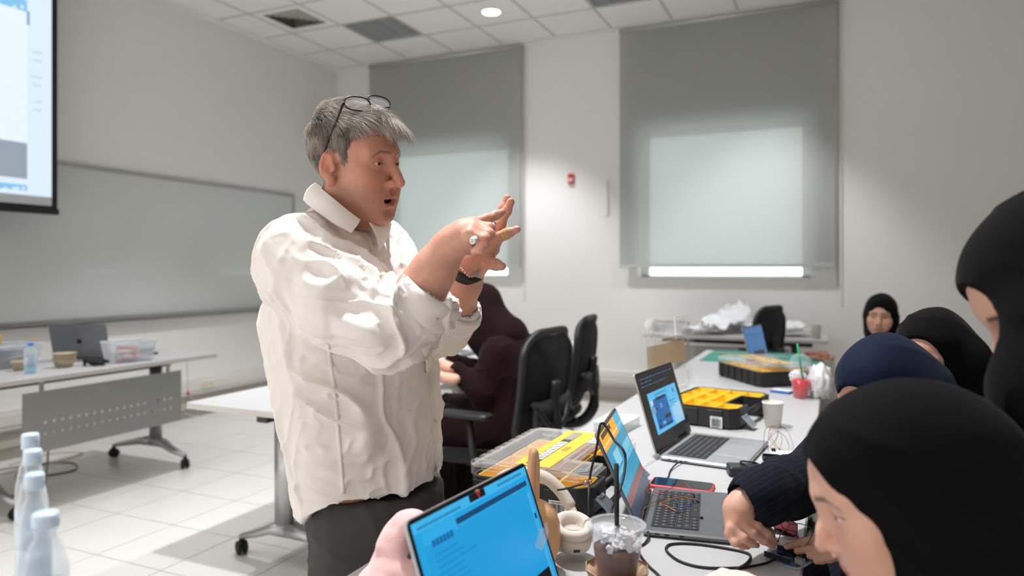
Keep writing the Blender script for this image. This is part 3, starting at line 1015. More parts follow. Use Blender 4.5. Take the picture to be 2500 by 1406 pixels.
# ------------------------------------------------------------------ laptops
M_silver = mat('laptop_silver', srgb(196, 197, 199), 0.38, 0.75)
M_space = mat('laptop_space_grey', srgb(128, 129, 132), 0.4, 0.75)
M_bezel = mat('laptop_bezel', (0.008, 0.008, 0.009), 0.12)
M_key = mat('laptop_key', (0.02, 0.02, 0.022), 0.55)
M_legend = mat('key_legend', srgb(190, 190, 190), 0.5)
KEYS = {}
def key_mesh(w, d):
    k = (round(w, 4), round(d, 4))
    if k not in KEYS:
        m = MB().rbox((-w / 2, -d / 2, 0), (w / 2, d / 2, 0.0012), 0.0015, seg=1)
        m.box((-0.0022, -0.002, 0.0012), (0.0018, -0.0005, 0.00125), 1).box((-0.0016, 0.0012, 0.0012), (0.0006, 0.0024, 0.00125), 1)
        KEYS[k] = m.mesh('key')
    return KEYS[k]
def laptop(label, near, far, depth, lidh, tilt, body, draw, keys=True, group='open laptops'):
    """near/far: hinge ends; the user sits to the right of near->far"""
    near = np.array(near, float); far = np.array(far, float)
    c = (near + far) / 2; u = (near - far); L = np.linalg.norm(u); u /= L
    t = thing('laptop', label, 'laptop', (c[0], c[1], TZ), math.atan2(u[1], u[0]), group)
    b = MB().rbox((-L / 2, 0.004, 0.002), (L / 2, depth, 0.014), 0.012, seg=4).build('base', body, t)
    ft = MB()
    for sx in (-1, 1):
        for y in (0.03, depth - 0.03):
            ft.lathe([(0.008, 0), (0.008, 0.0025)], 10, c=(sx * (L / 2 - 0.03), y, 0))
    ft.build('foot', M_blackmat, b, kind='stuff')
    kw = L * 0.82
    k0, k1 = 0.022, depth * 0.53
    MB().rbox((-kw / 2 - 0.003, k0 - 0.003, 0.0139), (kw / 2 + 0.003, k1 + 0.003, 0.0143), 0.003).build('key_well', mat('key_well', (0.03, 0.03, 0.032), 0.5), b)
    MB().rbox((-L * 0.21, depth * 0.58, 0.0138), (L * 0.21, depth - 0.008, 0.01425), 0.005).build('trackpad', mat('trackpad_' + body.name, tuple(v * 0.86 for v in body.node_tree.nodes['Principled BSDF'].inputs[0].default_value[:3]), 0.42, 0.6), b)
    if keys:
        kb = MB().box((-kw / 2, k0, 0.0141), (kw / 2, k0 + 0.0005, 0.01435)).build('keyboard', M_key, t)
        rows = [14, 14, 14, 13, 12, 9]
        rh = (k1 - k0) / 6
        for r, n in enumerate(rows):
            y = k0 + (r + 0.5) * rh
            if r < 5:
                ws = [1.0] * n
                if r == 1: ws[0] = 1.5
                if r == 2: ws[-1] = 1.5
                if r == 3: ws[0] = 1.75; ws[-1] = 1.75
                if r == 4: ws[0] = 2.2; ws[-1] = 2.2
            else:
                ws = [1, 1, 1, 1.25, 5.2, 1.25, 1, 1, 1]
            sw = sum(ws); x = kw / 2
            for w in ws:
                wk = w / sw * kw
                link('key', key_mesh(round(wk - 0.0022, 4), round(rh - 0.0022, 4)), [M_key, M_legend], kb, (x - wk / 2, y, 0.0142))
                x -= wk
    # ports on the left side (towards +x)
    po = MB()
    for y in (0.035, 0.055, 0.085):
        po.box((L / 2 - 0.001, y - 0.005, 0.0065), (L / 2 + 0.0004, y + 0.005, 0.0098))
    po.build('port', M_black, b, kind='stuff')
    # lid
    ld = bpy.data.objects.new('lid', MB().rbox((-L / 2, -0.006, 0.0), (L / 2, 0.0, lidh), 0.006, seg=2).mesh('lid'))
    lm = MB()
    rr = rrect(-L / 2, 0.004, L / 2, lidh, 0.010, 4)
    lm.loft([[(p[0], -0.0062, p[1]) for p in rr], [(p[0], -0.0008, p[1]) for p in rr]][::-1])
    bpy.data.objects.remove(ld)
    ld = lm.build('lid', body, t, (0, 0.0, 0.012), (tilt, 0, 0))
    br = rrect(-L / 2 + 0.0015, 0.006, L / 2 - 0.0015, lidh - 0.0015, 0.009, 4)
    bm2 = MB()
    bm2.loft([[(p[0], -0.0008, p[1]) for p in br], [(p[0], -0.0002, p[1]) for p in br]][::-1])
    bm2.build('bezel', M_bezel, ld)
    MB().tube([(-L / 2 + 0.03, -0.002, 0.002), (L / 2 - 0.03, -0.002, 0.002)], 0.0045, 8).build('hinge', M_black, ld)
    mg = 0.007
    Wd, Hd = L - 2 * mg, lidh - 0.016 - mg
    sm = MB(); mats = []
    def R(u0, v0, u1, v1, col, lay=1, s=1.0):
        s = s * 0.66
        key = emis('screen_%d_%d_%d_%d' % (round(col[0]), round(col[1]), round(col[2]), round(s * 100)), srgb(*col), s)
        if key not in mats:
            mats.append(key)
        y = 0.0000 + 0.00025 * lay
        xa, xb = Wd * (0.5 - u0), Wd * (0.5 - u1)
        za, zb = 0.016 + Hd * v0, 0.016 + Hd * v1
        sm.quad((xa, y, za), (xa, y, zb), (xb, y, zb), (xb, y, za), mats.index(key))
    draw(R)
    if sm.v:
        sm.build('screen', mats, ld)
    return t, ld

rl = random.Random(11)
def draw_blue(R):      # near laptop: cyan wallpaper with document window, menu bar, notch
    R(0, 0, 1, 1, (22, 152, 212), 0)
    R(0, 0.93, 1, 1, (54, 170, 222), 1)
    R(0.44, 0.945, 0.58, 1.0, (3, 3, 6), 3)                        # notch
    R(0.30, 0.855, 0.97, 0.895, (0, 62, 104), 2)                   # dark title strip
    R(0.05, 0.0, 0.94, 0.83, (16, 146, 208), 2)
    R(0.05, 0.83, 0.30, 0.925, (34, 160, 218), 2)
    R(0.945, 0.0, 0.975, 0.80, (60, 160, 206), 2)
    R(0.955, 0.58, 0.972, 0.625, (2, 20, 40), 3)
    R(0.62, 0.0, 0.945, 0.20, (2, 8, 16), 3)                       # dark pane at the lower edge
    for k in range(6):
        R(0.10 + k * 0.027, 0.80, 0.122 + k * 0.027, 0.845, (4, 92, 150), 3)
    for k in range(17):
        v = 0.74 - k * 0.042
        R(0.10, v, 0.16 + rl.random() * 0.26, v + 0.012, (10, 124, 186), 3)
    for k in range(12):
        R(0.70 + k * 0.021, 0.955, 0.712 + k * 0.021, 0.975, (8, 80, 130), 3)
    R(0.008, 0.52, 0.045, 0.62, (0, 116, 214), 3); R(0.010, 0.36, 0.05, 0.46, (0, 112, 208), 3); R(0.012, 0.20, 0.052, 0.30, (0, 112, 208), 3)
    R(0.03, 0.945, 0.36, 0.965, (28, 130, 184), 2)
def draw_teal(R):   # second laptop: tilted away, shows teal page and yellow header
    R(0, 0, 1, 1, (20, 140, 178), 0)
    R(0, 0.80, 1, 1, (232, 162, 20), 1)
    R(0.06, 0.93, 0.5, 0.985, (60, 46, 20), 2)
    R(0.0, 0.845, 1.0, 0.865, (232, 206, 170), 2)
    R(0.72, 0.80, 1, 1, (74, 170, 200), 2)
    R(0.18, 0.56, 0.42, 0.72, (122, 192, 214), 2)
    R(0.0, 0.48, 1.0, 0.53, (90, 176, 204), 2)
    R(0.62, 0.54, 0.98, 0.66, (104, 184, 210), 2)
    R(0.1, 0.34, 0.7, 0.46, (24, 136, 176), 2)
    R(0.0, 0.0, 1.0, 0.28, (96, 84, 80), 1)
    R(0.0, 0.20, 1, 0.235, (150, 40, 44), 2)
    R(0.0, 0.0, 1.0, 0.16, (40, 58, 82), 2)
def draw_board(R):     # third laptop: circuit diagram on a dark page
    R(0, 0, 1, 1, (24, 22, 22), 0, 0.8)
    R(0.13, 0.16, 0.93, 0.72, (86, 178, 224), 1)
    R(0.20, 0.21, 0.60, 0.62, (14, 94, 160), 2)
    R(0.13, 0.44, 0.24, 0.52, (110, 150, 176), 3)
    R(0.16, 0.55, 0.22, 0.62, (190, 200, 206), 3)
    R(0.30, 0.59, 0.58, 0.63, (26, 40, 60), 3)
    R(0.42, 0.31, 0.60, 0.36, (30, 34, 46), 3)
    R(0.42, 0.215, 0.59, 0.24, (28, 36, 54), 3)
    R(0.21, 0.22, 0.28, 0.27, (52, 40, 44), 3)
    R(0.26, 0.29, 0.285, 0.35, (30, 34, 46), 3); R(0.25, 0.46, 0.285, 0.50, (30, 34, 46), 3); R(0.545, 0.44, 0.575, 0.50, (30, 44, 66), 3)
    for k in range(2):
        for j in range(2):
            R(0.37 + k * 0.04, 0.475 + j * 0.035, 0.39 + k * 0.04, 0.50 + j * 0.035, (120, 176, 214), 4)
        R(0.33 + k * 0.04, 0.255, 0.36 + k * 0.04, 0.285, (130, 186, 216), 4)
    for x, a, b in ((0.30, 0.64, 0.68), (0.345, 0.62, 0.665), (0.62, 0.42, 0.69)):
        R(x, a, x + 0.006, b, (16, 50, 84), 4)
    R(0.30, 0.675, 0.62, 0.682, (16, 50, 84), 4); R(0.345, 0.66, 0.61, 0.667, (16, 90, 150), 4)
    R(0.62, 0.42, 0.76, 0.428, (16, 60, 100), 4); R(0.64, 0.50, 0.82, 0.508, (16, 40, 60), 4); R(0.66, 0.46, 0.80, 0.466, (30, 80, 120), 4)
    R(0.80, 0.605, 0.83, 0.665, (116, 34, 44), 4); R(0.83, 0.53, 0.834, 0.60, (60, 80, 110), 4)
    R(0.66, 0.17, 0.92, 0.44, (150, 196, 222), 2)
    for k in range(8):
        R(0.66, 0.20 + k * 0.028, 0.9, 0.204 + k * 0.028, (120, 176, 210), 3)
    for k, (a, b) in enumerate(((0.05, 0.94), (0.05, 0.34), (0.04, 0.72))):
        v = 0.925 - k * 0.05
        x = a
        while x < b:
            w = 0.03 + rl.random() * 0.09
            R(x, v, min(x + w, b), v + 0.012, (70, 96, 140), 2)
            x += w + 0.02
def draw_far(R):
    R(0, 0, 1, 1, (66, 118, 170), 0, 0.8)
    R(0.28, 0.12, 0.86, 0.36, (44, 48, 60), 1, 0.8)
    R(0.1, 0.78, 0.9, 0.80, (40, 84, 130), 1, 0.8); R(0.2, 0.70, 0.6, 0.71, (40, 84, 130), 1, 0.8)
    R(0.25, 0.06, 0.8, 0.09, (90, 170, 220), 1, 0.8)
def draw_off(R):
    R(0, 0, 1, 1, (84, 84, 84), 0, 0.55)

lap1, lid1 = laptop('silver laptop with a bright blue screen and strawberry camera sticker', (-0.440, 0.795), (-0.413, 1.132), 0.245, 0.228, math.radians(20), M_silver, draw_blue)
lap2, lid2 = laptop('grey laptop with loose jumper wires scattered over its keyboard', (-0.371, 1.474), (-0.418, 1.782), 0.221, 0.218, math.radians(25), M_space, draw_teal)
lap3, lid3 = laptop('silver laptop showing a blue circuit board diagram', (-0.473, 2.086), (-0.436, 2.44), 0.248, 0.247, math.radians(17), M_silver, draw_board)
lap4, lid4 = laptop('silver laptop with dim blue screen beside the green cutting mat', (-0.412, 4.14), (-0.340, 4.44), 0.21, 0.236, math.radians(13), M_silver, draw_far, keys=False)
_c = np.array([-4.30, 2.955]); _r = RT[:2] * 0.178
lap5, lid5 = laptop('grey laptop on the desk below the whiteboard, its lid turned to the room', _c + _r * 1.0, _c - _r, 0.24, 0.225, math.radians(14), M_space, draw_off, keys=False)
MB().lathe([(0.0005, 0), (0.016, 0)], 16, M=Matrix.Translation((0, -0.0066, 0.11)) @ Matrix.Rotation(math.pi / 2, 4, 'X')).build('lid_emblem', mat('lid_emblem', (0.05, 0.05, 0.055), 0.2), lid5)
lap6, lid6 = laptop('dark-screened laptop behind the small blue-capped bottle', (-2.40, 4.02), (-2.37, 4.33), 0.21, 0.205, math.radians(8), M_space, draw_off, keys=False)

# sticker and tape on the near laptop lid
st = SDF(0.0006)
M_straw = mat('strawberry_red', srgb(236, 60, 58), 0.35)
sb = MB()
sb.lathe([(0.0005, -0.0065), (0.003, -0.004), (0.0046, 0.0), (0.0044, 0.003), (0.0005, 0.0048)], 12)
so = sb.build('strawberry_sticker', M_straw, lid1, (-0.005, 0.002, 0.218), (0, 0.12, 0))
so.scale = (1.0, 0.5, 1.25)
lf = MB()
for k in range(5):
    a = k * 2 * math.pi / 5
    lf.add([(0, 0, 0.0045), (0.0045 * math.cos(a - 0.4), 0.0045 * math.sin(a - 0.4), 0.0042), (0.0062 * math.cos(a), 0.0062 * math.sin(a), 0.0022), (0.0045 * math.cos(a + 0.4), 0.0045 * math.sin(a + 0.4), 0.0042)], [(0, 1, 2, 3)])
lf.build('sticker_leaf', mat('strawberry_leaf', srgb(60, 150, 70), 0.4), so)
tp = MB()
tp.add([(-0.135, 0.0016, 0.085), (-0.168, 0.0016, 0.098), (-0.172, 0.0016, 0.112), (-0.15, 0.0018, 0.118), (-0.118, 0.0016, 0.098)], [(0, 1, 2, 3, 4)])
tp.add([(-0.160, 0.0024, 0.10), (-0.173, 0.003, 0.104), (-0.178, 0.001, 0.122), (-0.163, 0.0024, 0.12)], [(0, 1, 2, 3)])
tp.build('clear_tape', glassy('clear_tape', (0.9, 0.95, 0.98), 0.2, 0.15), lid1)

# ------------------------------------------------------------------ parts organisers
M_yel = mat('organiser_yellow', srgb(255, 216, 60), 0.4, vary=0.02)
M_obk = mat('organiser_black', (0.02, 0.02, 0.021), 0.5, bump=0.1, bscale=300)
M_clear = glassy('organiser_clear', (0.96, 0.965, 0.965), 0.05, 0.1, 0.4, 0.3)
M_lab = mat('label_paper', srgb(232, 232, 232), 0.6)
M_ink = mat('label_ink', srgb(40, 38, 36), 0.6)
M_latch = mat('latch_steel', srgb(170, 182, 188), 0.3, 0.6)
def org_outline(hx, hy, inset=0.0):
    i = inset
    nx, ny = 0.075, 0.085       # handle notch on the +x side
    return [(-hx + i, -hy + 0.02 + i * .5), (-hx + 0.02 + i * .5, -hy + i), (hx - 0.03 - i * .5, -hy + i), (hx - i, -hy + 0.03 + i * .5),
            (hx - i, -ny - i), (hx - nx - i, -ny - i), (hx - nx - i, ny + i), (hx - i, ny + i),
            (hx - i, hy - 0.03 - i * .5), (hx - 0.03 - i * .5, hy - i), (-hx + 0.02 + i * .5, hy - i), (-hx + i, hy - 0.02 - i * .5)]
BINS = [(-0.135, -0.195, -0.065, -0.10), (-0.135, -0.10, -0.065, 0.0), (-0.135, 0.0, -0.065, 0.10), (-0.135, 0.10, -0.065, 0.195),
        (-0.065, -0.195, 0.0, -0.06), (-0.065, -0.06, 0.0, 0.065), (-0.065, 0.065, 0.0, 0.195),
        (0.0, -0.195, 0.064, -0.095), (0.0, -0.095, 0.064, 0.095), (0.0, 0.095, 0.064, 0.195), (0.064, -0.195, 0.137, -0.098), (0.064, 0.098, 0.137, 0.195)]
BH = 0.074
def open_bin(x0, y0, x1, y1, z0, z1, w=0.0022):
    m = MB()
    g = 0.001
    o = rrect(x0 + g, y0 + g, x1 - g, y1 - g, 0.006, 2)
    i = rrect(x0 + g + w, y0 + g + w, x1 - g - w, y1 - g - w, 0.005, 2)
    f = rrect(x0 + g + w + 0.003, y0 + g + w + 0.003, x1 - g - w - 0.003, y1 - g - w - 0.003, 0.005, 2)
    m.loft([[(p[0], p[1], z0) for p in o], [(p[0], p[1], z1) for p in o], [(p[0], p[1], z1) for p in i], [(p[0], p[1], z0 + 0.004) for p in f]], smooth=False)
    return m
def clear_lid(hx, hy):
    """lid shell, local z 0..0.022, skirt downwards"""
    m = MB()
    o = org_outline(hx + 0.003, hy + 0.003); i = org_outline(hx, hy, 0.014)
    m.loft([[(p[0], p[1], -0.012) for p in o], [(p[0], p[1], 0.010) for p in o], [(p[0], p[1], 0.020) for p in i]], cap0=False, cap1=True)
    # raised rim and inner recess lines
    for ins, z in ((0.006, 0.0165), (0.022, 0.021)):
        r = org_outline(hx, hy, ins)
        m.tube([(p[0], p[1], z) for p in r] + [(r[0][0], r[0][1], z)], 0.0032, 6)
    for x in (-0.065, 0.064):
        m.tube([(x, -hy + 0.03, 0.021), (x, -0.09 if x > 0 else hy - 0.03, 0.021)], 0.0025, 6)
    for y in (-0.19, 0.19):
        for x in (-0.10, 0.10):
            m.rbox((x - 0.022, y - 0.012 if y < 0 else y, 0.0), (x + 0.022, y if y < 0 else y + 0.012, 0.019), 0.004)
    return m
def organiser(label, c, rz, lid='closed', group='yellow parts organisers'):
    hx, hy = 0.15, 0.208
    t = thing('parts_organiser', label, 'organiser', (c[0], c[1], TZ), rz, group)
    bs = MB()
    ou = org_outline(hx, hy, 0.006); o2 = org_outline(hx, hy, 0.0)
    bs.loft([[(p[0], p[1], 0.0) for p in ou], [(p[0], p[1], 0.012) for p in o2], [(p[0], p[1], 0.062) for p in o2], [(p[0], p[1], BH) for p in o2],
             [(p[0], p[1], BH) for p in org_outline(hx, hy, 0.007)], [(p[0], p[1], 0.008) for p in org_outline(hx, hy, 0.008)]])
    b = bs.build('case', M_obk, t)
    # side ribs
    for y in (-hy, hy):
        for x in (-0.11, -0.02, 0.07):
            MB().rbox((x - 0.028, y - 0.004, 0.008), (x + 0.028, y + 0.004, 0.066), 0.003).build('side_rib', M_obk, b)
    for k in range(6):
        y = -0.16 + k * 0.064
        MB().rbox((-hx - 0.005, y - 0.014, 0.01), (-hx + 0.003, y + 0.014, 0.068), 0.003).build('hinge_rib', M_obk, b)
    MB().tube([(hx - 0.012, -0.085, 0.045), (hx - 0.008, 0, 0.045), (hx - 0.012, 0.085, 0.045)], 0.011, 8).build('handle', M_obk, t)
    for (x0, y0, x1, y1) in BINS:
        open_bin(x0, y0, x1, y1, 0.009, BH - 0.001).build('bin', M_yel, t)
    # barcode label on the near side
    lb = MB().box((0.055, -hy - 0.0056, 0.004), (0.098, -hy - 0.0046, 0.044)).build('barcode_label', M_lab, t)
    bc = MB(); rb = random.Random(5); x = 0.060
    while x < 0.093:
        w = rb.choice((0.0006, 0.0012, 0.0018))
        bc.box((x, -hy - 0.0059, 0.009), (x + w, -hy - 0.0055, 0.036)); x += w + rb.choice((0.0006, 0.001))
    bc.box((0.060, -hy - 0.0059, 0.0055), (0.088, -hy - 0.0055, 0.0072)).box((0.062, -hy - 0.0059, 0.039), (0.085, -hy - 0.0055, 0.0405))
    bc.build('barcode', M_ink, lb, kind='stuff')
    for y in (-0.15, 0.15):
        l = MB()
        for k in range(5):
            l.rbox((hx + 0.002 + 0.0, y - 0.024 + k * 0.0105, -0.004), (hx + 0.008, y - 0.017 + k * 0.0105, 0.048), 0.002)
        l.box((hx + 0.002, y - 0.024, -0.004), (hx + 0.005, y + 0.028, 0.048))
        lo = l.build('latch', M_latch, t)
        # swung outwards and resting on the table
        lo.matrix_local = Matrix.Translation((hx + 0.002, 0, 0.046)) @ Matrix.Rotation(math.radians(-48), 4, 'Y') @ Matrix.Translation((-hx - 0.002, 0, -0.048))
        MB().tube([(hx - 0.002, y - 0.012, 0.05), (hx + 0.012, y - 0.012, 0.046), (hx + 0.012, y + 0.012, 0.046), (hx - 0.002, y + 0.012, 0.05)], 0.0022, 6).build('latch_wire', M_latch, t)
    lm = clear_lid(hx, hy)
    if lid == 'closed':
        ld = lm.build('lid', M_clear, t, (0, 0, BH + 0.012))
    else:
        ld = lm.build('lid', M_clear, t)
        ld.matrix_local = Matrix.Translation((-hx - 0.006, 0, BH)) @ Matrix.Rotation(math.radians(-94), 4, 'Y') @ Matrix.Translation((hx + 0.002, 0, 0.012))
    # knuckles of the hinge and the printed label strip
    for k in range(9):
        MB().tube([(-hx - 0.002, -0.185 + k * 0.043, 0.012), (-hx - 0.002, -0.160 + k * 0.043, 0.012)], 0.0065, 8).build('hinge_knuckle', M_clear, ld)
    lz = 0.0206 if lid == 'closed' else 0.0206
    strip = MB().box((-0.042, -0.185, lz), (0.046, 0.19, lz + 0.0006)).build('label_strip', mat('label_yellow', srgb(250, 196, 60), 0.45) if lid == 'closed' else glassy('label_back', srgb(226, 208, 178), 0.5, 0.4, 0.5, 0.2, (0.97, 0.95, 0.92)), ld)
    if lid == 'closed':
        pr = MB()
        pr.box((-0.020, -0.17, lz + 0.0006), (0.006, 0.17, lz + 0.0009), 0)
        for k in range(5):
            y = -0.125 + k * 0.038
            pr.box((-0.018, y, lz + 0.0009), (0.004, y + 0.033, lz + 0.0011), 1)
            pr.box((-0.014, y + 0.008, lz + 0.0011), (-0.004, y + 0.012, lz + 0.0013), 0).box((-0.010, y + 0.016, lz + 0.0011), (0.001, y + 0.022, lz + 0.0013), 0)
        for k in range(4):
            pr.box((-0.017 + k * 0.006, 0.09, lz + 0.0009), (-0.015 + k * 0.006, 0.165, lz + 0.0011), 1)
            pr.box((0.016 + k * 0.004, -0.03, lz + 0.0006), (0.0175 + k * 0.004, 0.015, lz + 0.0009), 0)
        pr.build('label_print', [mat('label_dark', srgb(74, 68, 52), 0.5), M_lab], ld, kind='stuff')
    return t
org1 = organiser('closed yellow parts organiser with clear lid, next to the headphones', (-0.640, 1.705), 0.0)
org2 = organiser('open yellow parts organiser with its clear lid standing upright', (-0.412, 2.805), math.radians(-11), 'open')
org3 = organiser('closed yellow parts organiser in front of the green cutting mat', (-0.325, 3.83), math.radians(36))
# small parts inside the bins
rp = random.Random(8)
for og, spots in ((org1, [(0.03, -0.15, 6), (0.03, 0.0, 5), (0.10, -0.15, 4), (-0.03, -0.12, 4)]), (org2, [(-0.03, 0.12, 5), (0.03, 0.14, 4)]), (org3, [(0.03, 0, 5), (-0.1, 0.05, 4)])):
    for cx, cy, n in spots:
        pm2 = MB()
        for k in range(n):
            x, y = cx + (rp.random() - .5) * 0.03, cy + (rp.random() - .5) * 0.05
            pts = [(x + 0.012 * math.cos(a * 0.9 + k), y + 0.012 * math.sin(a * 0.9 + k), 0.018 + 0.004 * k + 0.003 * math.sin(a)) for a in range(8)]
            pm2.tube(pts, 0.0016, 5, mi=k % 3)
        pm2.build('wire_bits', [mat('wire_orange', srgb(226, 112, 30), 0.45), mat('wire_pale', srgb(226, 220, 210), 0.45), mat('wire_red', srgb(206, 34, 34), 0.45)], og, kind='stuff')

# ------------------------------------------------------------------ wires and cables
WC = {'orange': mat('wire_orange', srgb(226, 112, 30), 0.45), 'red': mat('wire_red', srgb(206, 34, 34), 0.45), 'blue': mat('wire_blue', srgb(30, 70, 160), 0.45),
      'green': mat('wire_green', srgb(30, 110, 100), 0.45), 'yellow': mat('wire_yellow', srgb(226, 190, 40), 0.45), 'brown': mat('wire_brown', srgb(120, 84, 56), 0.5),
      'purple': mat('wire_purple', srgb(90, 70, 150), 0.5), 'grey': mat('wire_grey', srgb(96, 110, 112), 0.5)}
M_cable = mat('cable_black', (0.015, 0.015, 0.016), 0.5)
def jumper(label, pts, colour, pins=True, group=None, parent=None, r=0.0009, plug=0.011):
    pts = [np.array(p, float) for p in pts]
    sp_ = spline(pts, 8)
    if parent is not None:
        o = MB().tube(sp_, r, 6).build('jumper_wire', WC[colour], parent)
        t = o
    else:
        t = thing('jumper_wire', label, 'wire', pts[0], 0, group)
        o = MB().tube([p - pts[0] for p in sp_], r, 6).build('insulation', WC[colour], t)
    if pins:
        for a, b in ((sp_[0], sp_[1]), (sp_[-1], sp_[-2])):
            d = (a - b); d = d / (np.linalg.norm(d) + 1e-9)
            q0 = a; q1 = a + d * plug
            off = pts[0] if parent is None else np.zeros(3)
            MB().tube([q0 - off, q1 - off], 0.0016, 4).build('pin_housing', M_black, t)
    return t
def cable(label, pts, r=0.0022, m=None, n=8, group=None):
    pts = [np.array(p, float) for p in pts]
    t = thing('cable', label, 'cable', pts[0], 0, group)
    MB().tube([p - pts[0] for p in spline(pts, n)], r, 8).build('cord', m or M_cable, t)
    return t

z2 = TZ + 0.0165
JG = 'jumper wires on the grey laptop'
def L2(px, py, dz=0.0):
    return G(px, py, z2 + dz)
jumper('red jumper wire looped over the grey laptop keyboard', [L2(1567, 1172, .03), L2(1580, 1192, .012), L2(1608, 1203, .004), L2(1650, 1186, .02), L2(1675, 1182, .02), L2(1692, 1205, .006)], 'red', group=JG)
jumper('brown jumper wire curling at the edge of the grey laptop keyboard', [L2(1563, 1175, .03), L2(1585, 1203, .01), L2(1620, 1217, .003), L2(1595, 1226, .003), L2(1572, 1243, .003), L2(1570, 1257, .0)], 'brown', group=JG)
jumper('orange jumper wire arched over the grey laptop keyboard', [L2(1652, 1249, .0), L2(1628, 1235, .003), L2(1612, 1230, .004), L2(1640, 1218, .012), L2(1670, 1213, .012), L2(1697, 1222, .003)], 'orange', group=JG)
jumper('blue jumper wire lying across the grey laptop keys', [L2(1640, 1213, .002), L2(1655, 1228, .006), L2(1660, 1245, .004), L2(1672, 1240, .004), L2(1690, 1224, .003)], 'blue', group=JG)
bt = thing('push_button', 'tiny black push button on the grey laptop palm rest', 'button', L2(1713, 1266, -0.0025))
MB().box((-0.003, -0.003, 0), (0.003, 0.003, 0.0035)).build('body', M_black, bt); MB().lathe([(0.0017, 0.0035), (0.0017, 0.005)], 10).build('cap', M_black, bt)

# long charging cables on the table
zt_ = TZ + 0.003
T = lambda px, py, dz=0.0: G(px, py, zt_ + dz)
cable('black cable looping on the white table to the held circuit board', [T(1893, 1365, .008), T(1862, 1377, .002), T(1800, 1386), T(1720, 1385), T(1665, 1372), T(1634, 1352), T(1626, 1338), T(1640, 1328), T(1690, 1327), T(1760, 1336), T(1815, 1347), T(1832, 1357), T(1824, 1374), T(1796, 1392), T(1780, 1412)], 0.0026)
cable('black cable running from the grey laptop port to the table edge', [T(1582, 1298, .008), T(1583, 1312, .004), T(1572, 1328), T(1560, 1335), T(1562, 1352), T(1580, 1378), T(1606, 1402), T(1625, 1425)], 0.0024)
cable('black cable leading from the circuit diagram laptop port', [G(1664, 1125, TZ + 0.008), T(1648, 1135, .004), T(1636, 1150), T(1632, 1163), T(1622, 1180)], 0.0022)
Z0 = 1.46
cb = cable('black cable standing up in a tall loop beside the iced drink', [W(1438, 1256, 1.40), W(1437, 1215, 1.42), W(1441, 1160, Z0), W(1457, 1090, Z0), W(1463, 1045, Z0), W(1470, 1033, Z0), W(1480, 1042, Z0), W(1500, 1075, Z0 - .02), W(1519, 1095, Z0 - .05), W(1527, 1120, Z0 - .06), W(1522, 1165, 1.37), W(1508, 1210, 1.34), W(1495, 1240, 1.33), W(1490, 1262, 1.315)], 0.0026)
cu = cable('black charging cable with a metal plug in front of the closed organiser', [W(1360, 1196, 1.40), W(1385, 1192, 1.40), W(1412, 1184, 1.40), W(1425, 1181, 1.40)], 0.0022)
_a, _b = W(1423, 1181, 1.40) - W(1360, 1196, 1.40), W(1437, 1177, 1.40) - W(1360, 1196, 1.40)
_c2 = W(1445, 1175, 1.40) - W(1360, 1196, 1.40)
MB().tube([_a, _b], 0.0052, 8).build('plug_shell', mat('plug_metal', srgb(150, 140, 132), 0.35, 0.7), cu)
MB().tube([_b, _c2], 0.0036, 8).build('plug_tip', mat('plug_tip', srgb(206, 150, 120), 0.3, 0.8), cu)

# ------------------------------------------------------------------ phone, power bank, cups
pa, pb = G(1597, 1163, TZ + .01), G(1748, 1179, TZ + .01)
ph = thing('phone', 'black phone in a coral red case lying on the table', 'phone', (-0.357, 1.852, TZ), 0.03)
MB().rbox((-0.080, -0.039, 0), (0.080, 0.039, 0.0098), 0.012, seg=4).build('case', mat('phone_case', srgb(236, 74, 76), 0.45), ph)
MB().rbox((-0.0755, -0.0345, 0.0092), (0.0755, 0.0345, 0.0104), 0.010, seg=4).build('screen', mat('phone_glass', (0.006, 0.007, 0.012), 0.06), ph)
MB().box((-0.06, 0.039, 0.004), (-0.045, 0.0396, 0.0065)).build('side_button', MATS['phone_case'], ph)

pk = thing('power_bank', 'small black power bank with a short cable strapped over it', 'power bank', (-0.222, 2.035, TZ), math.radians(18))
MB().rbox((-0.046, -0.028, 0), (0.046, 0.028, 0.027), 0.009, seg=4).build('body', mat('power_bank_black', (0.022, 0.022, 0.024), 0.35), pk)
MB().tube(spline([(0.05, 0.03, 0.02), (0.03, 0.02, 0.0295), (0.0, 0.025, 0.031), (-0.008, 0.012, 0.031), (0.005, -0.02, 0.0295), (0.018, -0.036, 0.016), (0.026, -0.05, 0.004)], 6), 0.0024, 8).build('cord', M_cable, pk)

def paper_cup(label, c, r0, r1, h, group=None):
    t = thing('paper_cup', label, 'cup', c, 0, group)
    MB().lathe([(r0 - 0.002, 0.006), (r0, 0.0), (r1, h - 0.003), (r1 + 0.0022, h - 0.001), (r1 + 0.001, h + 0.001), (r1 - 0.001, h), (r0 - 0.0015, 0.008), (0.0005, 0.007)], 32, cap=False).build('wall', mat('cup_paper', srgb(236, 230, 220), 0.6), t)
    MB().tube([(r1 * math.cos(a * math.pi / 14), r1 * math.sin(a * math.pi / 14), h) for a in range(29)], 0.0018, 6).build('rim', MATS['cup_paper'], t)
    return t
paper_cup('white paper cup beside the open organiser', (-0.198, 2.70, TZ), 0.027, 0.036, 0.088)
paper_cup('white paper cup on the paper-heaped table by the wall', (-0.13, 6.33, TZ), 0.03, 0.038, 0.12)

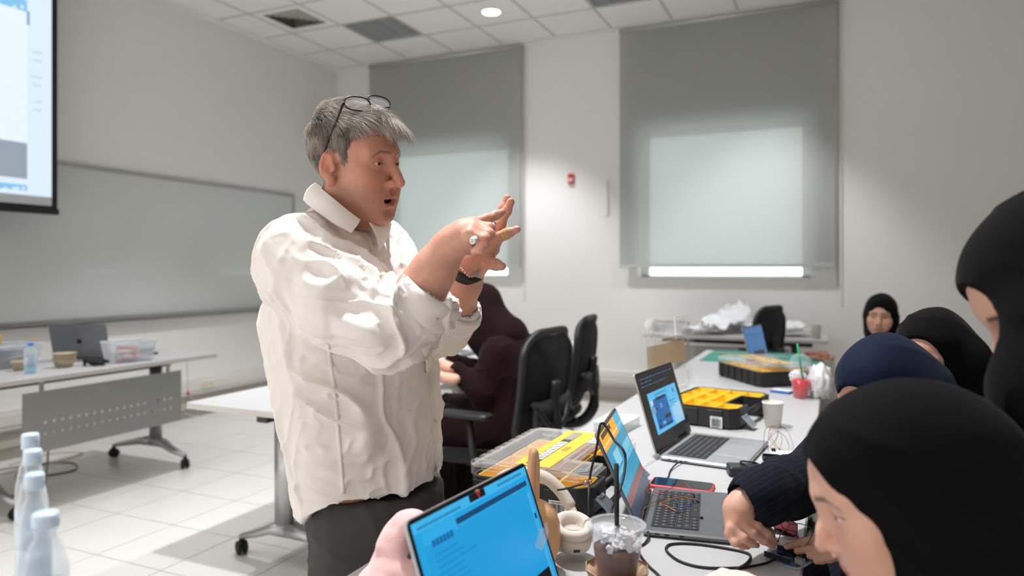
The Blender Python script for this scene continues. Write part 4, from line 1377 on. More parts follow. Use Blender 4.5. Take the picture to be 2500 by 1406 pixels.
# iced chocolate in a clear cup with flat lid, black straw, brown cardboard sleeve
ic = thing('iced_drink', 'clear cup of iced chocolate with black straw and paper sleeve', 'drink', (-0.345, 1.207, TZ))
M_pet = glassy('clear_cup', (0.97, 0.97, 0.98), 0.04, 0.05, 0.7, 0.28)
MB().lathe([(0.030, 0.002), (0.032, 0.0), (0.046, 0.108), (0.0475, 0.110), (0.0475, 0.113)], 40, cap=False).build('cup', M_pet, ic)
MB().lathe([(0.0005, 0.003), (0.0295, 0.003), (0.0405, 0.078), (0.0005, 0.080)], 32, cap=False).build('chocolate', mat('iced_chocolate', srgb(98, 54, 38), 0.3, vary=0.12, vscale=35), ic)
rc = random.Random(4)
ice = MB()
for k in range(46):
    a = rc.random() * 6.28; rr_ = 0.037 * math.sqrt(rc.random()); s_ = 0.004 + rc.random() * 0.004
    Mx = Matrix.Translation((rr_ * math.cos(a), rr_ * math.sin(a), 0.082 + rc.random() * 0.018)) @ Euler((rc.random() * 3, rc.random() * 3, 0)).to_matrix().to_4x4()
    ice.rbox((-s_, -s_, -s_), (s_, s_, s_), s_ * 0.5, M=Mx)
ice.build('ice', mat('crushed_ice', srgb(226, 222, 222), 0.2, vary=0.2, vscale=60), ic, kind='stuff')
ld_ = MB().lathe([(0.049, 0.106), (0.0505, 0.110), (0.0505, 0.116), (0.047, 0.119), (0.044, 0.117), (0.042, 0.114), (0.006, 0.114), (0.005, 0.116)], 40, cap=False).build('lid', glassy('clear_cup_lid', (0.96, 0.97, 0.98), 0.10, 0.12, 0.7, 0.35), ic)
MB().tube([(0.0495 * math.cos(a * math.pi / 16), 0.0495 * math.sin(a * math.pi / 16), 0.117) for a in range(33)], 0.0022, 6).build('lid_rim', M_pet, ld_)
MB().tube([(0.004, 0.0, 0.02), (0.0, 0, 0.115), (-0.001, 0.0, 0.222)], 0.0042, 12).build('straw', mat('straw_black', (0.014, 0.014, 0.015), 0.4), ic)
sl = MB()
for r in (0.040, 0.048):
    pass
sl.lathe([(0.0355, 0.004), (0.043, 0.004), (0.054, 0.036), (0.0525, 0.037), (0.0415, 0.012)], 40, cap=False)
sl.lathe([(0.0425, 0.006), (0.0568, 0.042), (0.0555, 0.0425)], 10, cap=False, smooth=False)
sl.build('cardboard_sleeve', mat('brown_cardboard', srgb(196, 164, 134), 0.8, vary=0.06, vscale=50), ic)

# red iced drink in a domed cup
rd = thing('red_drink', 'red drink in a clear domed cup with a green straw', 'drink', (-0.132, 3.36, TZ))
MB().lathe([(0.028, 0.002), (0.030, 0), (0.045, 0.135), (0.047, 0.137)], 36, cap=False).build('cup', M_pet, rd)
MB().lathe([(0.0005, 0.003), (0.0275, 0.003), (0.0375, 0.080), (0.0005, 0.0815)], 32, cap=False).build('red_liquid', mat('red_liquid', srgb(226, 26, 22), 0.25, emit=srgb(236, 44, 36), estr=0.0), rd)
MB().lathe([(0.048, 0.132), (0.049, 0.140), (0.046, 0.145), (0.043, 0.165), (0.034, 0.183), (0.018, 0.193), (0.008, 0.195)], 36, cap=False).build('dome_lid', M_pet, rd)
MB().tube([(0.012, -0.004, 0.07), (-0.004, 0, 0.17), (-0.013, 0.004, 0.238)], 0.0048, 12).build('straw', mat('straw_green', srgb(16, 168, 106), 0.35), rd)
_ang = math.atan2(-3.36, 0.132)
for txt, z, s_, cl in (('mi', 0.070, 0.024, srgb(110, 40, 130)), ('YOX', 0.050, 0.013, srgb(60, 30, 60))):
    me = text_mesh(txt, s_)
    R0 = 0.030 + 0.015 * z / 0.135 + 0.0012
    a0 = _ang - 0.55
    for v in me.vertices:
        a = a0 + v.co.x / R0
        zz = z + v.co.y
        rr2 = 0.030 + 0.015 * zz / 0.135 + 0.0012
        v.co = Vector((rr2 * math.cos(a), rr2 * math.sin(a), zz))
    link('lettering', me, mat('cup_ink_' + txt, cl, 0.5), rd)

def crumple_blob(name, c, r, seed, amp=0.28, sc=2.2, flat=True, nu=40, nv=26, floor=None):
    """lumpy closed bag-like surface"""
    V = []; F = []
    for j in range(nv + 1):
        th = math.pi * j / nv
        for i in range(nu):
            a = 2 * math.pi * i / nu
            V.append((math.sin(th) * math.cos(a), math.sin(th) * math.sin(a), math.cos(th)))
    V = np.array(V)
    n = np.abs(vnoise(V, sc, seed)) * 1.1 + 0.6 * np.abs(vnoise(V, sc * 2.3, seed + 3)) + 0.25 * vnoise(V, sc * 5, seed + 5)
    V = V * (1 + amp * (n - 0.6))[:, None] * np.array(r)[None, :]
    if floor is not None:
        V[:, 2] = np.maximum(V[:, 2], floor)
    V = V + np.array(c)
    for j in range(nv):
        for i in range(nu):
            F.append((j * nu + i, (j + 1) * nu + i, (j + 1) * nu + (i + 1) % nu, j * nu + (i + 1) % nu))
    m = MB().add(V.tolist(), F, 0, True)
    return m
M_bagw = mat('white_plastic_bag', srgb(240, 240, 240), 0.35, bump=0.3, bscale=60, sss=0.1)
tb = thing('plastic_bag', 'crumpled white plastic bag behind the red drink', 'bag', (-0.055, 3.37, TZ))
crumple_blob('bag', (0.0, 0.045, 0.068), (0.052, 0.07, 0.085), 2, 0.3, floor=-0.068).build('bag', M_bagw, tb)
crumple_blob('fold', (-0.09, 0.05, 0.085), (0.035, 0.03, 0.03), 9, 0.3).build('bag_handle', M_bagw, tb)
bk = thing('card_box', 'flat white box with blue sides by the red drink', 'box', (-0.215, 3.475, TZ), -0.35)
MB().rbox((-0.045, -0.028, 0.0), (0.045, 0.028, 0.012), 0.002).build('sides', mat('box_blue', srgb(30, 110, 190), 0.5), bk)
MB().box((-0.044, -0.027, 0.012), (0.044, 0.027, 0.0135)).build('top', M_lab, bk)

# ------------------------------------------------------------------ circuit boards
M_pcb = mat('pcb_blue', srgb(22, 60, 110), 0.4, vary=0.15, vscale=120)
M_gold = mat('gold_pin', srgb(214, 170, 80), 0.3, 0.8)
def circuit(label, c, rz, leds=False):
    t = thing('circuit_board', label, 'circuit board', c, rz)
    MB().rbox((-0.039, -0.032, 0.0), (0.039, 0.032, 0.0035), 0.004).build('clear_case', glassy('acrylic_case', (0.93, 0.95, 0.95), 0.25, 0.1, 0.8), t)
    MB().rbox((-0.034, -0.027, 0.0055), (0.034, 0.027, 0.0071), 0.002).build('board', M_pcb, t)
    st_ = MB()
    for x in (-0.03, 0.03):
        for y in (-0.022, 0.022):
            st_.lathe([(0.002, 0.0035), (0.002, 0.0056)], 8, c=(x, y, 0))
    st_.build('standoff', M_whitepl, t, kind='stuff')
    for y, x0, x1 in ((-0.0245, -0.014, 0.032), (0.0245, -0.02, 0.032)):
        MB().box((x0, y - 0.0013, 0.0071), (x1, y + 0.0013, 0.0156)).build('pin_header', M_black, t)
    MB().rbox((-0.041, 0.006, 0.0071), (-0.025, 0.018, 0.018), 0.001).build('usb_socket', M_alu, t)
    MB().rbox((-0.036, -0.022, 0.0071), (-0.023, -0.013, 0.018), 0.001).lathe([(0.003, 0), (0.003, 0.002)], 10, M=Matrix.Translation((-0.036, -0.0175, 0.0125)) @ Matrix.Rotation(-math.pi / 2, 4, 'Y')).build('power_jack', M_black, t)
    MB().box((-0.012, -0.012, 0.0071), (0.022, -0.004, 0.0105)).build('chip', M_black, t)
    MB().box((-0.012, 0.004, 0.0071), (0.004, 0.014, 0.0085)).build('shield', M_alu, t)
    MB().box((0.012, 0.006, 0.0071), (0.018, 0.012, 0.009)).build('reset_button', M_gold, t)
    cp = MB()
    for k in range(14):
        x, y = -0.02 + rp.random() * 0.048, -0.02 + rp.random() * 0.04
        cp.box((x, y, 0.0071), (x + 0.0022, y + 0.0012, 0.0082))
    cp.build('components', M_gold, t, kind='stuff')
    if leds:
        for x, y, cl in ((-0.02, 0.022, (0.35, 1.0, 0.1)), (0.008, 0.016, (0.7, 1.0, 0.3)), (-0.016, 0.002, (0.9, 0.95, 0.2))):
            MB().box((x, y, 0.0072), (x + 0.0025, y + 0.0018, 0.0085)).build('led', emis('led_%d' % int(cl[0] * 100), cl, 4.0), t)
    return t
bA = np.array([-0.083, 1.468, TZ])
cb1 = circuit('blue circuit board held down by the fingertips at the table edge', bA, math.radians(155))
cb2 = circuit('small circuit board with lit green leds beside the open laptop', (-0.158, 2.215, TZ), math.radians(188), leds=True)
bb = thing('breadboard', 'white breadboard wired to the board with green leds', 'breadboard', (-0.132, 2.30, TZ), math.radians(8))
MB().rbox((-0.042, -0.027, 0), (0.042, 0.027, 0.0085), 0.002).build('block', M_whitepl, bb)
MB().box((-0.041, -0.002, 0.0083), (0.041, 0.002, 0.0088)).build('channel', mat('breadboard_groove', srgb(200, 198, 194), 0.6), bb)
MB().lathe([(0.003, 0), (0.003, 0.005), (0.002, 0.0075), (0.0005, 0.0085)], 12, c=(0.034, 0.0, 0.016)).build('led', mat('led_red', srgb(206, 20, 30), 0.2), bb)
MB().tube([(0.033, 0, 0.008), (0.033, 0, 0.017)], 0.0004, 5).tube([(0.035, 0, 0.008), (0.035, 0, 0.017)], 0.0004, 5).build('led_leg', M_alu, bb, kind='stuff')
MB().rbox((-0.04, 0.006, 0.0085), (-0.028, 0.018, 0.016), 0.001).build('button', M_black, bb)
def BW(pts, col, lab):
    Zb = 2.20
    jumper(lab, [W(x, y, Zb + dz) for x, y, dz in pts], col, group='jumper wires on the breadboard', r=0.0007)
BW([(1865, 1092, 0), (1865, 1070, 0), (1870, 1046, 0), (1888, 1040, 0), (1900, 1050, .0), (1896, 1068, .02), (1884, 1086, .03), (1874, 1100, .05)], 'grey', 'tall grey jumper wire looped over the breadboard')
BW([(1875, 1090, 0), (1876, 1068, 0), (1880, 1047, 0), (1900, 1038, 0), (1920, 1050, .04), (1933, 1075, .08), (1936, 1098, .1)], 'red', 'tall red jumper wire arching to the red led')
BW([(1868, 1095, 0), (1875, 1075, 0), (1893, 1056, 0), (1905, 1056, 0), (1918, 1068, .05), (1925, 1085, .08), (1928, 1098, .1)], 'purple', 'purple jumper wire arching over the breadboard')
BW([(1889, 1092, .06), (1893, 1078, .05), (1898, 1062, .03), (1892, 1048, .02), (1880, 1052, .0), (1886, 1072, .0), (1902, 1095, 0)], 'yellow', 'yellow jumper wire crossing the breadboard')
BW([(1903, 1098, 0), (1909, 1075, 0), (1905, 1058, 0), (1892, 1052, .02), (1880, 1064, .03), (1884, 1080, .04), (1902, 1096, .02)], 'orange', 'orange jumper wire knotted over the breadboard')
# wires at the held board
def HB(pts, col, lab, pins=True):
    jumper(lab, [W(x, y, Z) for x, y, Z in pts], col, pins, group='jumper wires on the held board', r=0.0009)
HB([(1878, 1322, 1.36), (1866, 1270, 1.38), (1872, 1245, 1.40), (1895, 1228, 1.40), (1918, 1238, 1.40), (1928, 1262, 1.40), (1925, 1285, 1.40), (1908, 1300, 1.39), (1900, 1320, 1.375)], 'orange', 'orange jumper wire arched above the held circuit board')
HB([(1868, 1262, 1.40), (1880, 1248, 1.40), (1889, 1244, 1.40), (1900, 1258, 1.40), (1910, 1285, 1.40), (1922, 1298, 1.39), (1940, 1308, 1.38), (1952, 1332, 1.375), (1953, 1342, 1.375)], 'red', 'red jumper wire bent sharply over the pink paper')
HB([(1857, 1272, 1.40), (1866, 1258, 1.40), (1880, 1254, 1.40), (1892, 1256, 1.40), (1889, 1272, 1.40), (1892, 1290, 1.41)], 'grey', 'grey jumper wire curling beside the fingers')
HB([(1890, 1300, 1.42), (1897, 1262, 1.40), (1910, 1264, 1.40), (1930, 1280, 1.40), (1950, 1278, 1.39), (1975, 1286, 1.38), (1984, 1300, 1.37), (1975, 1320, 1.37), (1963, 1338, 1.37)], 'green', 'green jumper wire sweeping over to the fingertips')
HB([(1880, 1300, 1.42), (1884, 1275, 1.41), (1900, 1300, 1.40), (1925, 1294, 1.40), (1945, 1304, 1.385), (1955, 1325, 1.378), (1957, 1342, 1.375)], 'blue', 'blue jumper wire plugged into the edge of the held board')
# pink paper scrap
pp = thing('paper_scrap', 'folded pink paper scrap beside the fingers', 'paper', G(1905, 1300, TZ))
_o = G(1905, 1300, TZ)
def PV(px, py, h):
    return tuple(G(px, py, TZ + h) - _o)
MB().add([PV(1872, 1268, .012), PV(1890, 1290, .004), PV(1948, 1305, .001), PV(1948, 1280, .03), PV(1930, 1266, .035), PV(1905, 1272, .03)], [(0, 1, 5), (1, 2, 3, 5), (5, 3, 4)]).build('sheet', mat('pink_paper', srgb(246, 140, 150), 0.7), pp)
MB().add([PV(1882, 1300, .0015), PV(1895, 1289, .006), PV(1948, 1306, .002), PV(1940, 1312, .0005)], [(0, 1, 2, 3)]).build('dark_flap', mat('dark_paper', srgb(24, 26, 34), 0.6), pp)

# crumpled napkin at the table front
nk = thing('napkin', 'crumpled pale napkin beside the iced drink', 'napkin', G(1800, 1446, TZ))
crumple_blob('sheet', (0, 0, 0.014), (0.055, 0.03, 0.022), 12, 0.22, 1.7, floor=-0.0135).build('sheet', mat('napkin_cloth', srgb(240, 218, 206), 0.8, bump=0.2, bscale=120), nk)
# ------------------------------------------------------------------ headphones, bags
M_hp = mat('headphone_beige', srgb(214, 202, 190), 0.5)
M_hpd = mat('headphone_cushion', srgb(222, 211, 200), 0.65)
hp0 = np.array([-0.470, 1.345, TZ])
hp = thing('headphones', 'beige over-ear headphones leaning beside the iced drink', 'headphones', hp0)
def earcup(c, axis, parent):
    Mx = Matrix.Translation(Vector([float(v) for v in c])) @ rot_to(axis)
    ring = MB().lathe([(0.0005, -0.022), (0.028, -0.022), (0.037, -0.014), (0.040, 0.0), (0.0395, 0.010), (0.037, 0.013)], 36, M=Mx @ Matrix.Scale(1.12, 4, (0, 1, 0)), cap=False).build('ear_cup', M_hp, parent)
    MB().lathe([(0.037, 0.012), (0.0405, 0.018), (0.040, 0.026), (0.034, 0.031), (0.026, 0.029), (0.021, 0.021), (0.0205, 0.012), (0.0005, 0.011)], 36, M=Mx @ Matrix.Scale(1.12, 4, (0, 1, 0)), cap=False).build('ear_cushion', M_hpd, ring)
    MB().box((-0.006, -0.0465, -0.006), (0.006, -0.0440, -0.002), M=Mx).build('port', M_black, ring)
    return ring
c1 = W(1397, 1312, 1.385) - hp0
earcup(c1 + np.array([0, 0, 0.004]), (0.12, -0.20, 1.0), hp)
c2_ = W(1195, 1275, 1.50) - hp0
earcup(np.array([c2_[0], c2_[1], 0.05]), (0.9, 0.2, 0.35), hp)
band = [W(1404, 1262, 1.415), W(1392, 1235, 1.43), W(1368, 1198, 1.445), W(1338, 1170, 1.455), W(1302, 1156, 1.465), W(1262, 1154, 1.475), W(1222, 1168, 1.485), W(1200, 1200, 1.495), W(1193, 1245, 1.50)]
MB().tube([p - hp0 for p in spline(band, 6)], [0.0085] * 6 + [0.0125] * 37 + [0.0085] * 6, 12).build('headband', M_hp, hp)
MB().tube([p - hp0 for p in spline([W(1412, 1290, 1.40), W(1410, 1275, 1.408), W(1404, 1262, 1.415)], 4)], 0.008, 10).build('yoke', M_hp, hp)

hb0 = W(1262, 1300, 1.33); hb0[2] = TZ
hbg = thing('handbag', 'quilted tan handbag with a round handle behind the blue-screened laptop', 'bag', hb0)
Vq = []; nu, nv = 48, 24
for j in range(nv + 1):
    th = -math.pi / 2 + math.pi * j / nv
    for i in range(nu):
        a = 2 * math.pi * i / nu
        ca, sa = math.cos(a), math.sin(a); ct = math.cos(th) ** 0.6
        x = abs(ca) ** 0.7 * math.copysign(1, ca) * 0.078 * ct
        y = abs(sa) ** 0.8 * math.copysign(1, sa) * 0.042 * ct
        z = 0.066 + 0.066 * math.copysign(abs(math.sin(th)) ** 0.7, math.sin(th))
        q = abs(math.sin(a * 9 + z * 70)) * abs(math.sin(a * 9 - z * 70))
        s_ = 1 + 0.05 * q ** 0.5
        Vq.append((x * s_, y * s_, z))
bgm = MB().add(Vq, [(j * nu + i, j * nu + (i + 1) % nu, (j + 1) * nu + (i + 1) % nu, (j + 1) * nu + i) for j in range(nv) for i in range(nu)], 0, True)
bgo = bgm.build('bag', mat('tan_leather', srgb(226, 178, 128), 0.45, vary=0.12, vscale=25), hbg, rot=(0, 0, YAW + 0.05))
hd = [W(1300, 1240, 1.325) - hb0, W(1297, 1190, 1.325) - hb0, W(1299, 1130, 1.325) - hb0, W(1303, 1104, 1.33) - hb0, W(1307, 1130, 1.37) - hb0, W(1307, 1190, 1.385) - hb0, W(1306, 1240, 1.39) - hb0]
MB().tube(spline(hd, 6), 0.0085, 12).build('handle', mat('tan_handle', srgb(232, 184, 140), 0.35), hbg)

pk0 = W(985, 1330, 1.13); pk0[2] = TZ
pg = thing('pink_pouch', 'soft pink cloth pouch slumped beside the blue-screened laptop', 'pouch', pk0)
sd = SDF(0.005)
sd.ell((0, 0, 0.05), (0.075, 0.055, 0.055), 0.02).ell((-0.005, 0.015, 0.11), (0.045, 0.035, 0.055), 0.03).ell((-0.045, -0.01, 0.03), (0.05, 0.05, 0.035), 0.03).ell((0.012, 0.012, 0.155), (0.030, 0.022, 0.022), 0.02)
sd.ell((0.03, -0.012, 0.13), (0.018, 0.03, 0.022), 0.012, '-')
V, Q = sd.mesh()
N = vnormals(V, Q)
V = V + N * (0.006 * vnoise(V, 22, 1) + 0.003 * np.abs(vnoise(V, 45, 2)))[:, None]
V[:, 2] = np.maximum(V[:, 2], 0.0)
link('pouch', np_mesh('pouch', V, Q), mat('pink_plush', srgb(244, 196, 194), 0.85, sheen=0.4, bump=0.25, bscale=300), pg)
MB().tube(spline([(0.03, -0.03, 0.12), (0.04, -0.035, 0.135), (0.05, -0.03, 0.125)], 4), 0.004, 6).build('dark_cord', M_black, pg)

# ------------------------------------------------------------------ cutting mat, sticks, clear box
cm = thing('cutting_mat', 'green cutting mat covering the far end of the table row', 'cutting mat', (-0.415, 4.79, TZ))
MB().rbox((-0.345, -0.30, 0), (0.36, 0.30, 0.004), 0.02, seg=4).build('mat', mat('mat_green', srgb(44, 140, 126), 0.6), cm)
gl = MB()
for k in range(1, 14):
    gl.box((-0.33 + k * 0.05, -0.28, 0.004), (-0.329 + k * 0.05, 0.28, 0.0042))
for k in range(1, 11):
    gl.box((-0.33, -0.28 + k * 0.05, 0.004), (0.34, -0.279 + k * 0.05, 0.0042))
gl.build('grid_line', mat('mat_line', srgb(110, 180, 166), 0.6), cm, kind='stuff')
for n, (a, b, lab) in enumerate((((1748, 862), (1812, 869), 'pale wooden stick lying on the green cutting mat'), ((1900, 868), (1925, 874), 'short pale wooden stick behind the dim laptop'))):
    A, B = G(a[0], a[1], TZ + .009), G(b[0], b[1], TZ + .009)
    t = thing('wooden_stick', lab, 'stick', A)
    MB().tube([(0, 0, 0), tuple(B - A)], 0.005, 4).build('stick', mat('pale_wood', srgb(210, 186, 150), 0.6, vary=0.1, vscale=30), t)
t0 = G(1995, 880, TZ + 0.004)
wt = thing('wire_bundle', 'tangle of orange and red wires on the cutting mat', 'wires', t0)
wm = MB()
for k in range(16):
    pts = []
    for q in range(6):
        pts.append((rp.uniform(-0.06, 0.10), rp.uniform(-0.09, 0.09), 0.006 + rp.random() * 0.045 * math.sin(math.pi * q / 5)))
    wm.tube(spline(pts, 6), 0.0016, 5, mi=k % 4)
wm.build('strands', [WC['orange'], WC['red'], WC['brown'], mat('wire_cream', srgb(220, 200, 170), 0.5)], wt, kind='stuff')
ck = thing('circuit_kit', 'small red and dark circuit modules heaped on the mat', 'circuit board', G(1985, 868, TZ + 0.005), 0.4)
MB().rbox((-0.05, -0.03, 0), (0.04, 0.03, 0.02), 0.004).build('red_module', mat('module_red', srgb(170, 70, 66), 0.5), ck)
MB().rbox((0.045, -0.05, 0), (0.09, 0.02, 0.015), 0.004).build('dark_module', M_black, ck)

def tub(label, c, rz, w, d, h, fill, group='clear tubs of parts'):
    """open clear tub, rim wider than the foot"""
    t = thing('clear_tub', label, 'tub', c, rz, group)
    k = 0.84
    o0 = rrect(-w / 2 * k, -d / 2 * k, w / 2 * k, d / 2 * k, 0.02, 4); o1 = rrect(-w / 2, -d / 2, w / 2, d / 2, 0.025, 4)
    i0 = rrect(-w / 2 * k + .002, -d / 2 * k + .002, w / 2 * k - .002, d / 2 * k - .002, 0.02, 4)
    m = MB().loft([[(p[0], p[1], 0.0) for p in o0], [(p[0], p[1], h) for p in o1]], cap0=True, cap1=False)
    m.build('tub_wall', glassy('tub_plastic', (0.86, 0.90, 0.94), 0.28, 0.12, 0.7), t)
    MB().tube([(p[0], p[1], h) for p in o1] + [(o1[0][0], o1[0][1], h)], 0.004, 6).build('rim', glassy('tub_rim', (0.85, 0.9, 0.94), 0.5, 0.2, 0.7), t)
    return t
rq = random.Random(21)
tu1 = tub('clear tub full of tangled blue and grey wires on the whiteboard desk', (-4.36, 2.50, TZ), R90 + 0.05, 0.36, 0.26, 0.13, None)
fm = MB()
for k in range(60):
    pts = [(rq.uniform(-0.14, 0.14), rq.uniform(-0.095, 0.095), rq.uniform(0.015, 0.10)) for _ in range(4)]
    fm.tube(spline(pts, 5), rq.choice((0.002, 0.003, 0.004)), 5, mi=rq.randrange(5))
fm.build('tangled_leads', [mat('lead_grey', srgb(126, 134, 146), 0.5), mat('lead_blue', srgb(50, 90, 160), 0.5), mat('lead_dark', srgb(60, 60, 72), 0.5), mat('lead_red', srgb(150, 60, 60), 0.5), mat('lead_white', srgb(210, 214, 218), 0.5)], tu1, kind='stuff')
tu2 = tub('clear tub holding pink and white packets on the whiteboard desk', (-3.96, 3.02, TZ), R90 - 0.2, 0.27, 0.19, 0.125, None)
for k in range(6):
    bx_ = MB().rbox((-0.06, -0.035, 0), (0.06, 0.035, 0.016), 0.006)
    bx_.box((-0.055, -0.02, 0.0158), (0.055, -0.005, 0.0164), 1)
    bx_.build('packet', [mat('packet_white', srgb(232, 226, 222), 0.5), mat('packet_pink', srgb(236, 120, 124), 0.5)] if k % 2 else [mat('packet_pink2', srgb(240, 150, 150), 0.5), MATS['packet_white'] if 'packet_white' in MATS else M_lab], tu2,
              (rq.uniform(-0.02, 0.025), rq.uniform(-0.012, 0.012), 0.006 + k * 0.0165), (rq.uniform(-.12, .12), rq.uniform(-.12, .12), rq.uniform(-.5, .5)))
yb = thing('yellow_block', 'yellow card box resting on top of the tub of wires', 'box', (-4.36, 2.44, TZ + 0.134), 0.9)
MB().loft([[(-0.08, -0.035, 0), (0.06, -0.035, 0), (0.06, 0.035, 0), (-0.08, 0.035, 0)], [(-0.05, -0.035, 0.05), (0.06, -0.035, 0.055), (0.06, 0.035, 0.055), (-0.05, 0.035, 0.05)]]).build('carton', mat('carton_yellow', srgb(236, 186, 10), 0.5), yb, bevel=0.003)

M_pett = glassy('bottle_plastic', (0.93, 0.96, 0.985), 0.14, 0.05, 0.9)
def bottle(label, c, h, r, cap, water=0.4, group='water bottles'):
    t = thing('water_bottle', label, 'bottle', c, 0, group)
    p = [(r * 0.80, 0.0), (r * 0.97, 0.006), (r, 0.015)]
    for k in range(5):
        z = 0.05 * h + h * 0.5 * (k + 1) / 6
        p += [(r, z - 0.006), (r * 0.95, z), (r, z + 0.006)]
    p += [(r, h * 0.62), (r * 0.97, h * 0.68), (r * 0.75, h * 0.79), (r * 0.46, h * 0.86), (min(0.013, r * 0.5), h * 0.885), (min(0.013, r * 0.5), h * 0.92)]
    MB().lathe(p, 28, cap=False).build('bottle', M_pett, t)
    MB().lathe([(0.0005, 0.003)] + [(a * 0.955, b) for a, b in p if b > 0 and b < h * water] + [(r * 0.95, h * water), (0.0005, h * water)], 24, cap=False).build('water', glassy('water_' + ('blue' if water < 0.45 else 'clear'), (0.62, 0.84, 0.95) if water < 0.45 else (0.93, 0.96, 0.985), 0.12, 0.03, 0.6), t)
    q = min(1.0, r / 0.026)
    cm_ = MB().lathe([(0.0145 * q, h * 0.91), (0.0155 * q, h * 0.912), (0.0155 * q, h * 0.985), (0.014 * q, h), (0.0005, h)], 24, cap=False)
    cm_.build('cap', cap, t)
    MB().lathe([(r * 1.004, h * 0.30), (r * 1.004, h * 0.56)], 28, cap=False).build('label_band', glassy('bottle_label', (0.86, 0.92, 0.97), 0.30, 0.3, 0.4), t)
    return t
M_capb = mat('cap_blue', srgb(22, 126, 214), 0.4)
M_caps = mat('cap_pale_blue', srgb(206, 224, 242), 0.35)
bottle('blue-capped water bottle on the whiteboard desk', (-3.985, 2.445, TZ), 0.165, 0.030, M_capb)
bottle('small blue-capped water bottle by the hands of the person in maroon', (-2.05, 3.72, TZ), 0.145, 0.026, M_capb)
ct0 = W(150, 1300, 0.93)
ctn = thing('carton', 'low cardboard carton under the clear water bottles', 'box', (-1.00, 0.60, TZ), 0.0)
MB().rbox((-0.13, -0.14, 0), (0.07, 0.085, 0.098), 0.003).build('walls', mat('brown_carton', srgb(176, 142, 104), 0.8), ctn)
MB().box((-0.13, -0.02, 0.098), (0.07, 0.02, 0.0985)).build('tape', mat('carton_tape', srgb(196, 170, 130), 0.4), ctn)
for n, (px, Z, h, r, lab) in enumerate(((74, 1.000, 0.232, 0.0185, 'tall clear water bottle furthest along the carton'), (80, 0.950, 0.222, 0.0185, 'clear water bottle between two others on the carton'),
                                        (84, 0.895, 0.206, 0.0190, 'clear water bottle just behind the shortest one'), (111, 0.815, 0.184, 0.0235, 'shorter clear water bottle with pale blue cap'))):
    p = W(px, 1300, Z); p[2] = TZ + 0.0985
    bottle(lab, p, h, r, M_caps, water=0.5, group='clear water bottles on the carton')

def bowl(label, c, r0, r1, h, n=1, group='paper bowls', dz=0.02):
    for k in range(n):
        t = thing('paper_bowl', label[k], 'bowl', (c[0] + 0.002 * k, c[1], c[2] + k * dz), 0.3 * k, group)
        MB().lathe([(0.0005, 0.004), (r0 - 0.002, 0.004), (r0, 0), (r1, h), (r1 + 0.003, h + 0.001), (r1 + 0.001, h + 0.003), (r1 - 0.002, h), (r0 - 0.002, 0.007), (0.0005, 0.006)], 32, cap=False).build('wall', mat('kraft_paper', srgb(196, 180, 152), 0.75, vary=0.04, vscale=40), t)
        MB().tube([((r1 + 0.0015) * math.cos(a * math.pi / 16), (r1 + 0.0015) * math.sin(a * math.pi / 16), h + 0.002) for a in range(33)], 0.0025, 6).build('rim', MATS['kraft_paper'], t)
bowl(['kraft paper bowl at the bottom of the stack on the whiteboard desk', 'kraft paper bowl in the middle of the stack of three', 'kraft paper bowl tilted on top of the stack of three'], (-4.06, 2.68, TZ), 0.042, 0.058, 0.045, 3, dz=0.017)
bowl(['single small kraft paper bowl behind the water bottle'], (-4.15, 2.49, TZ), 0.030, 0.042, 0.05)
bg_ = thing('black_glove', 'crumpled black work glove in front of the tub of packets', 'glove', (-3.955, 2.795, TZ), 0.4)
sd = SDF(0.005)
sd.ell((0, 0, 0.022), (0.035, 0.03, 0.022), 0.01).cone((0.02, 0.01, 0.03), (0.065, 0.02, 0.022), 0.014, 0.010, 0.01).cone((0.02, -0.012, 0.02), (0.06, -0.018, 0.014), 0.013, 0.010, 0.01).cone((-0.02, 0.01, 0.03), (-0.05, 0.03, 0.02), 0.014, 0.012, 0.01).cone((-0.02, -0.01, 0.028), (-0.055, -0.012, 0.03), 0.014, 0.012, 0.01)
V, Q = sd.mesh(); V[:, 2] = np.maximum(V[:, 2], 0)
link('glove', np_mesh('glove', V, Q), mat('glove_black', (0.012, 0.012, 0.013), 0.8), bg_)
MB().rbox((-0.056, -0.026, 0.0), (-0.05, 0.0, 0.035), 0.004).build('cuff', M_black, bg_)
tl = thing('hand_tool', 'long black tool with a yellow band at the end of the desk', 'tool', (-4.30, 3.40, TZ), R90 + 0.2)
MB().tube(spline([(-0.10, 0, 0.014), (-0.04, 0, 0.013), (0.03, 0.004, 0.011), (0.10, 0.012, 0.016)], 5), [0.012] * 5 + [0.013] * 5 + [0.011] * 5 + [0.008], 10).build('body', M_black, tl)
MB().tube([(-0.062, 0, 0.0136), (-0.052, 0, 0.0134)], 0.0138, 12).build('band', mat('band_yellow', srgb(220, 170, 40), 0.5), tl)
g2 = thing('spectacles', 'dark folded spectacles lying beside the long black tool', 'glasses', (-4.13, 3.30, TZ), R90)
MB().tube(spline([(-0.08, 0.0, 0.004), (-0.04, 0.02, 0.01), (0.0, 0.01, 0.012)], 5), 0.002, 6).build('temple', M_black, g2)
MB().rbox((0.0, -0.012, 0.0), (0.06, 0.018, 0.014), 0.006).build('frame', M_black, g2)
wc = thing('cable', 'white cable hanging off the desk end with an orange plug', 'cable', (-4.10, 3.50, TZ + 0.003))
MB().tube(spline([(0, -0.05, 0.0), (0.0, 0.02, 0.002), (0.0, 0.066, 0.0), (0.0, 0.075, -0.03), (0.0, 0.075, -0.15), (0.01, 0.075, -0.28)], 6), 0.003, 8).build('cord', M_whitepl, wc)
MB().lathe([(0.0005, 0.0), (0.012, 0.004), (0.012, 0.016), (0.004, 0.03)], 12, c=(0.01, 0.075, -0.31)).build('plug', mat('plug_orange', srgb(214, 96, 50), 0.5), wc)
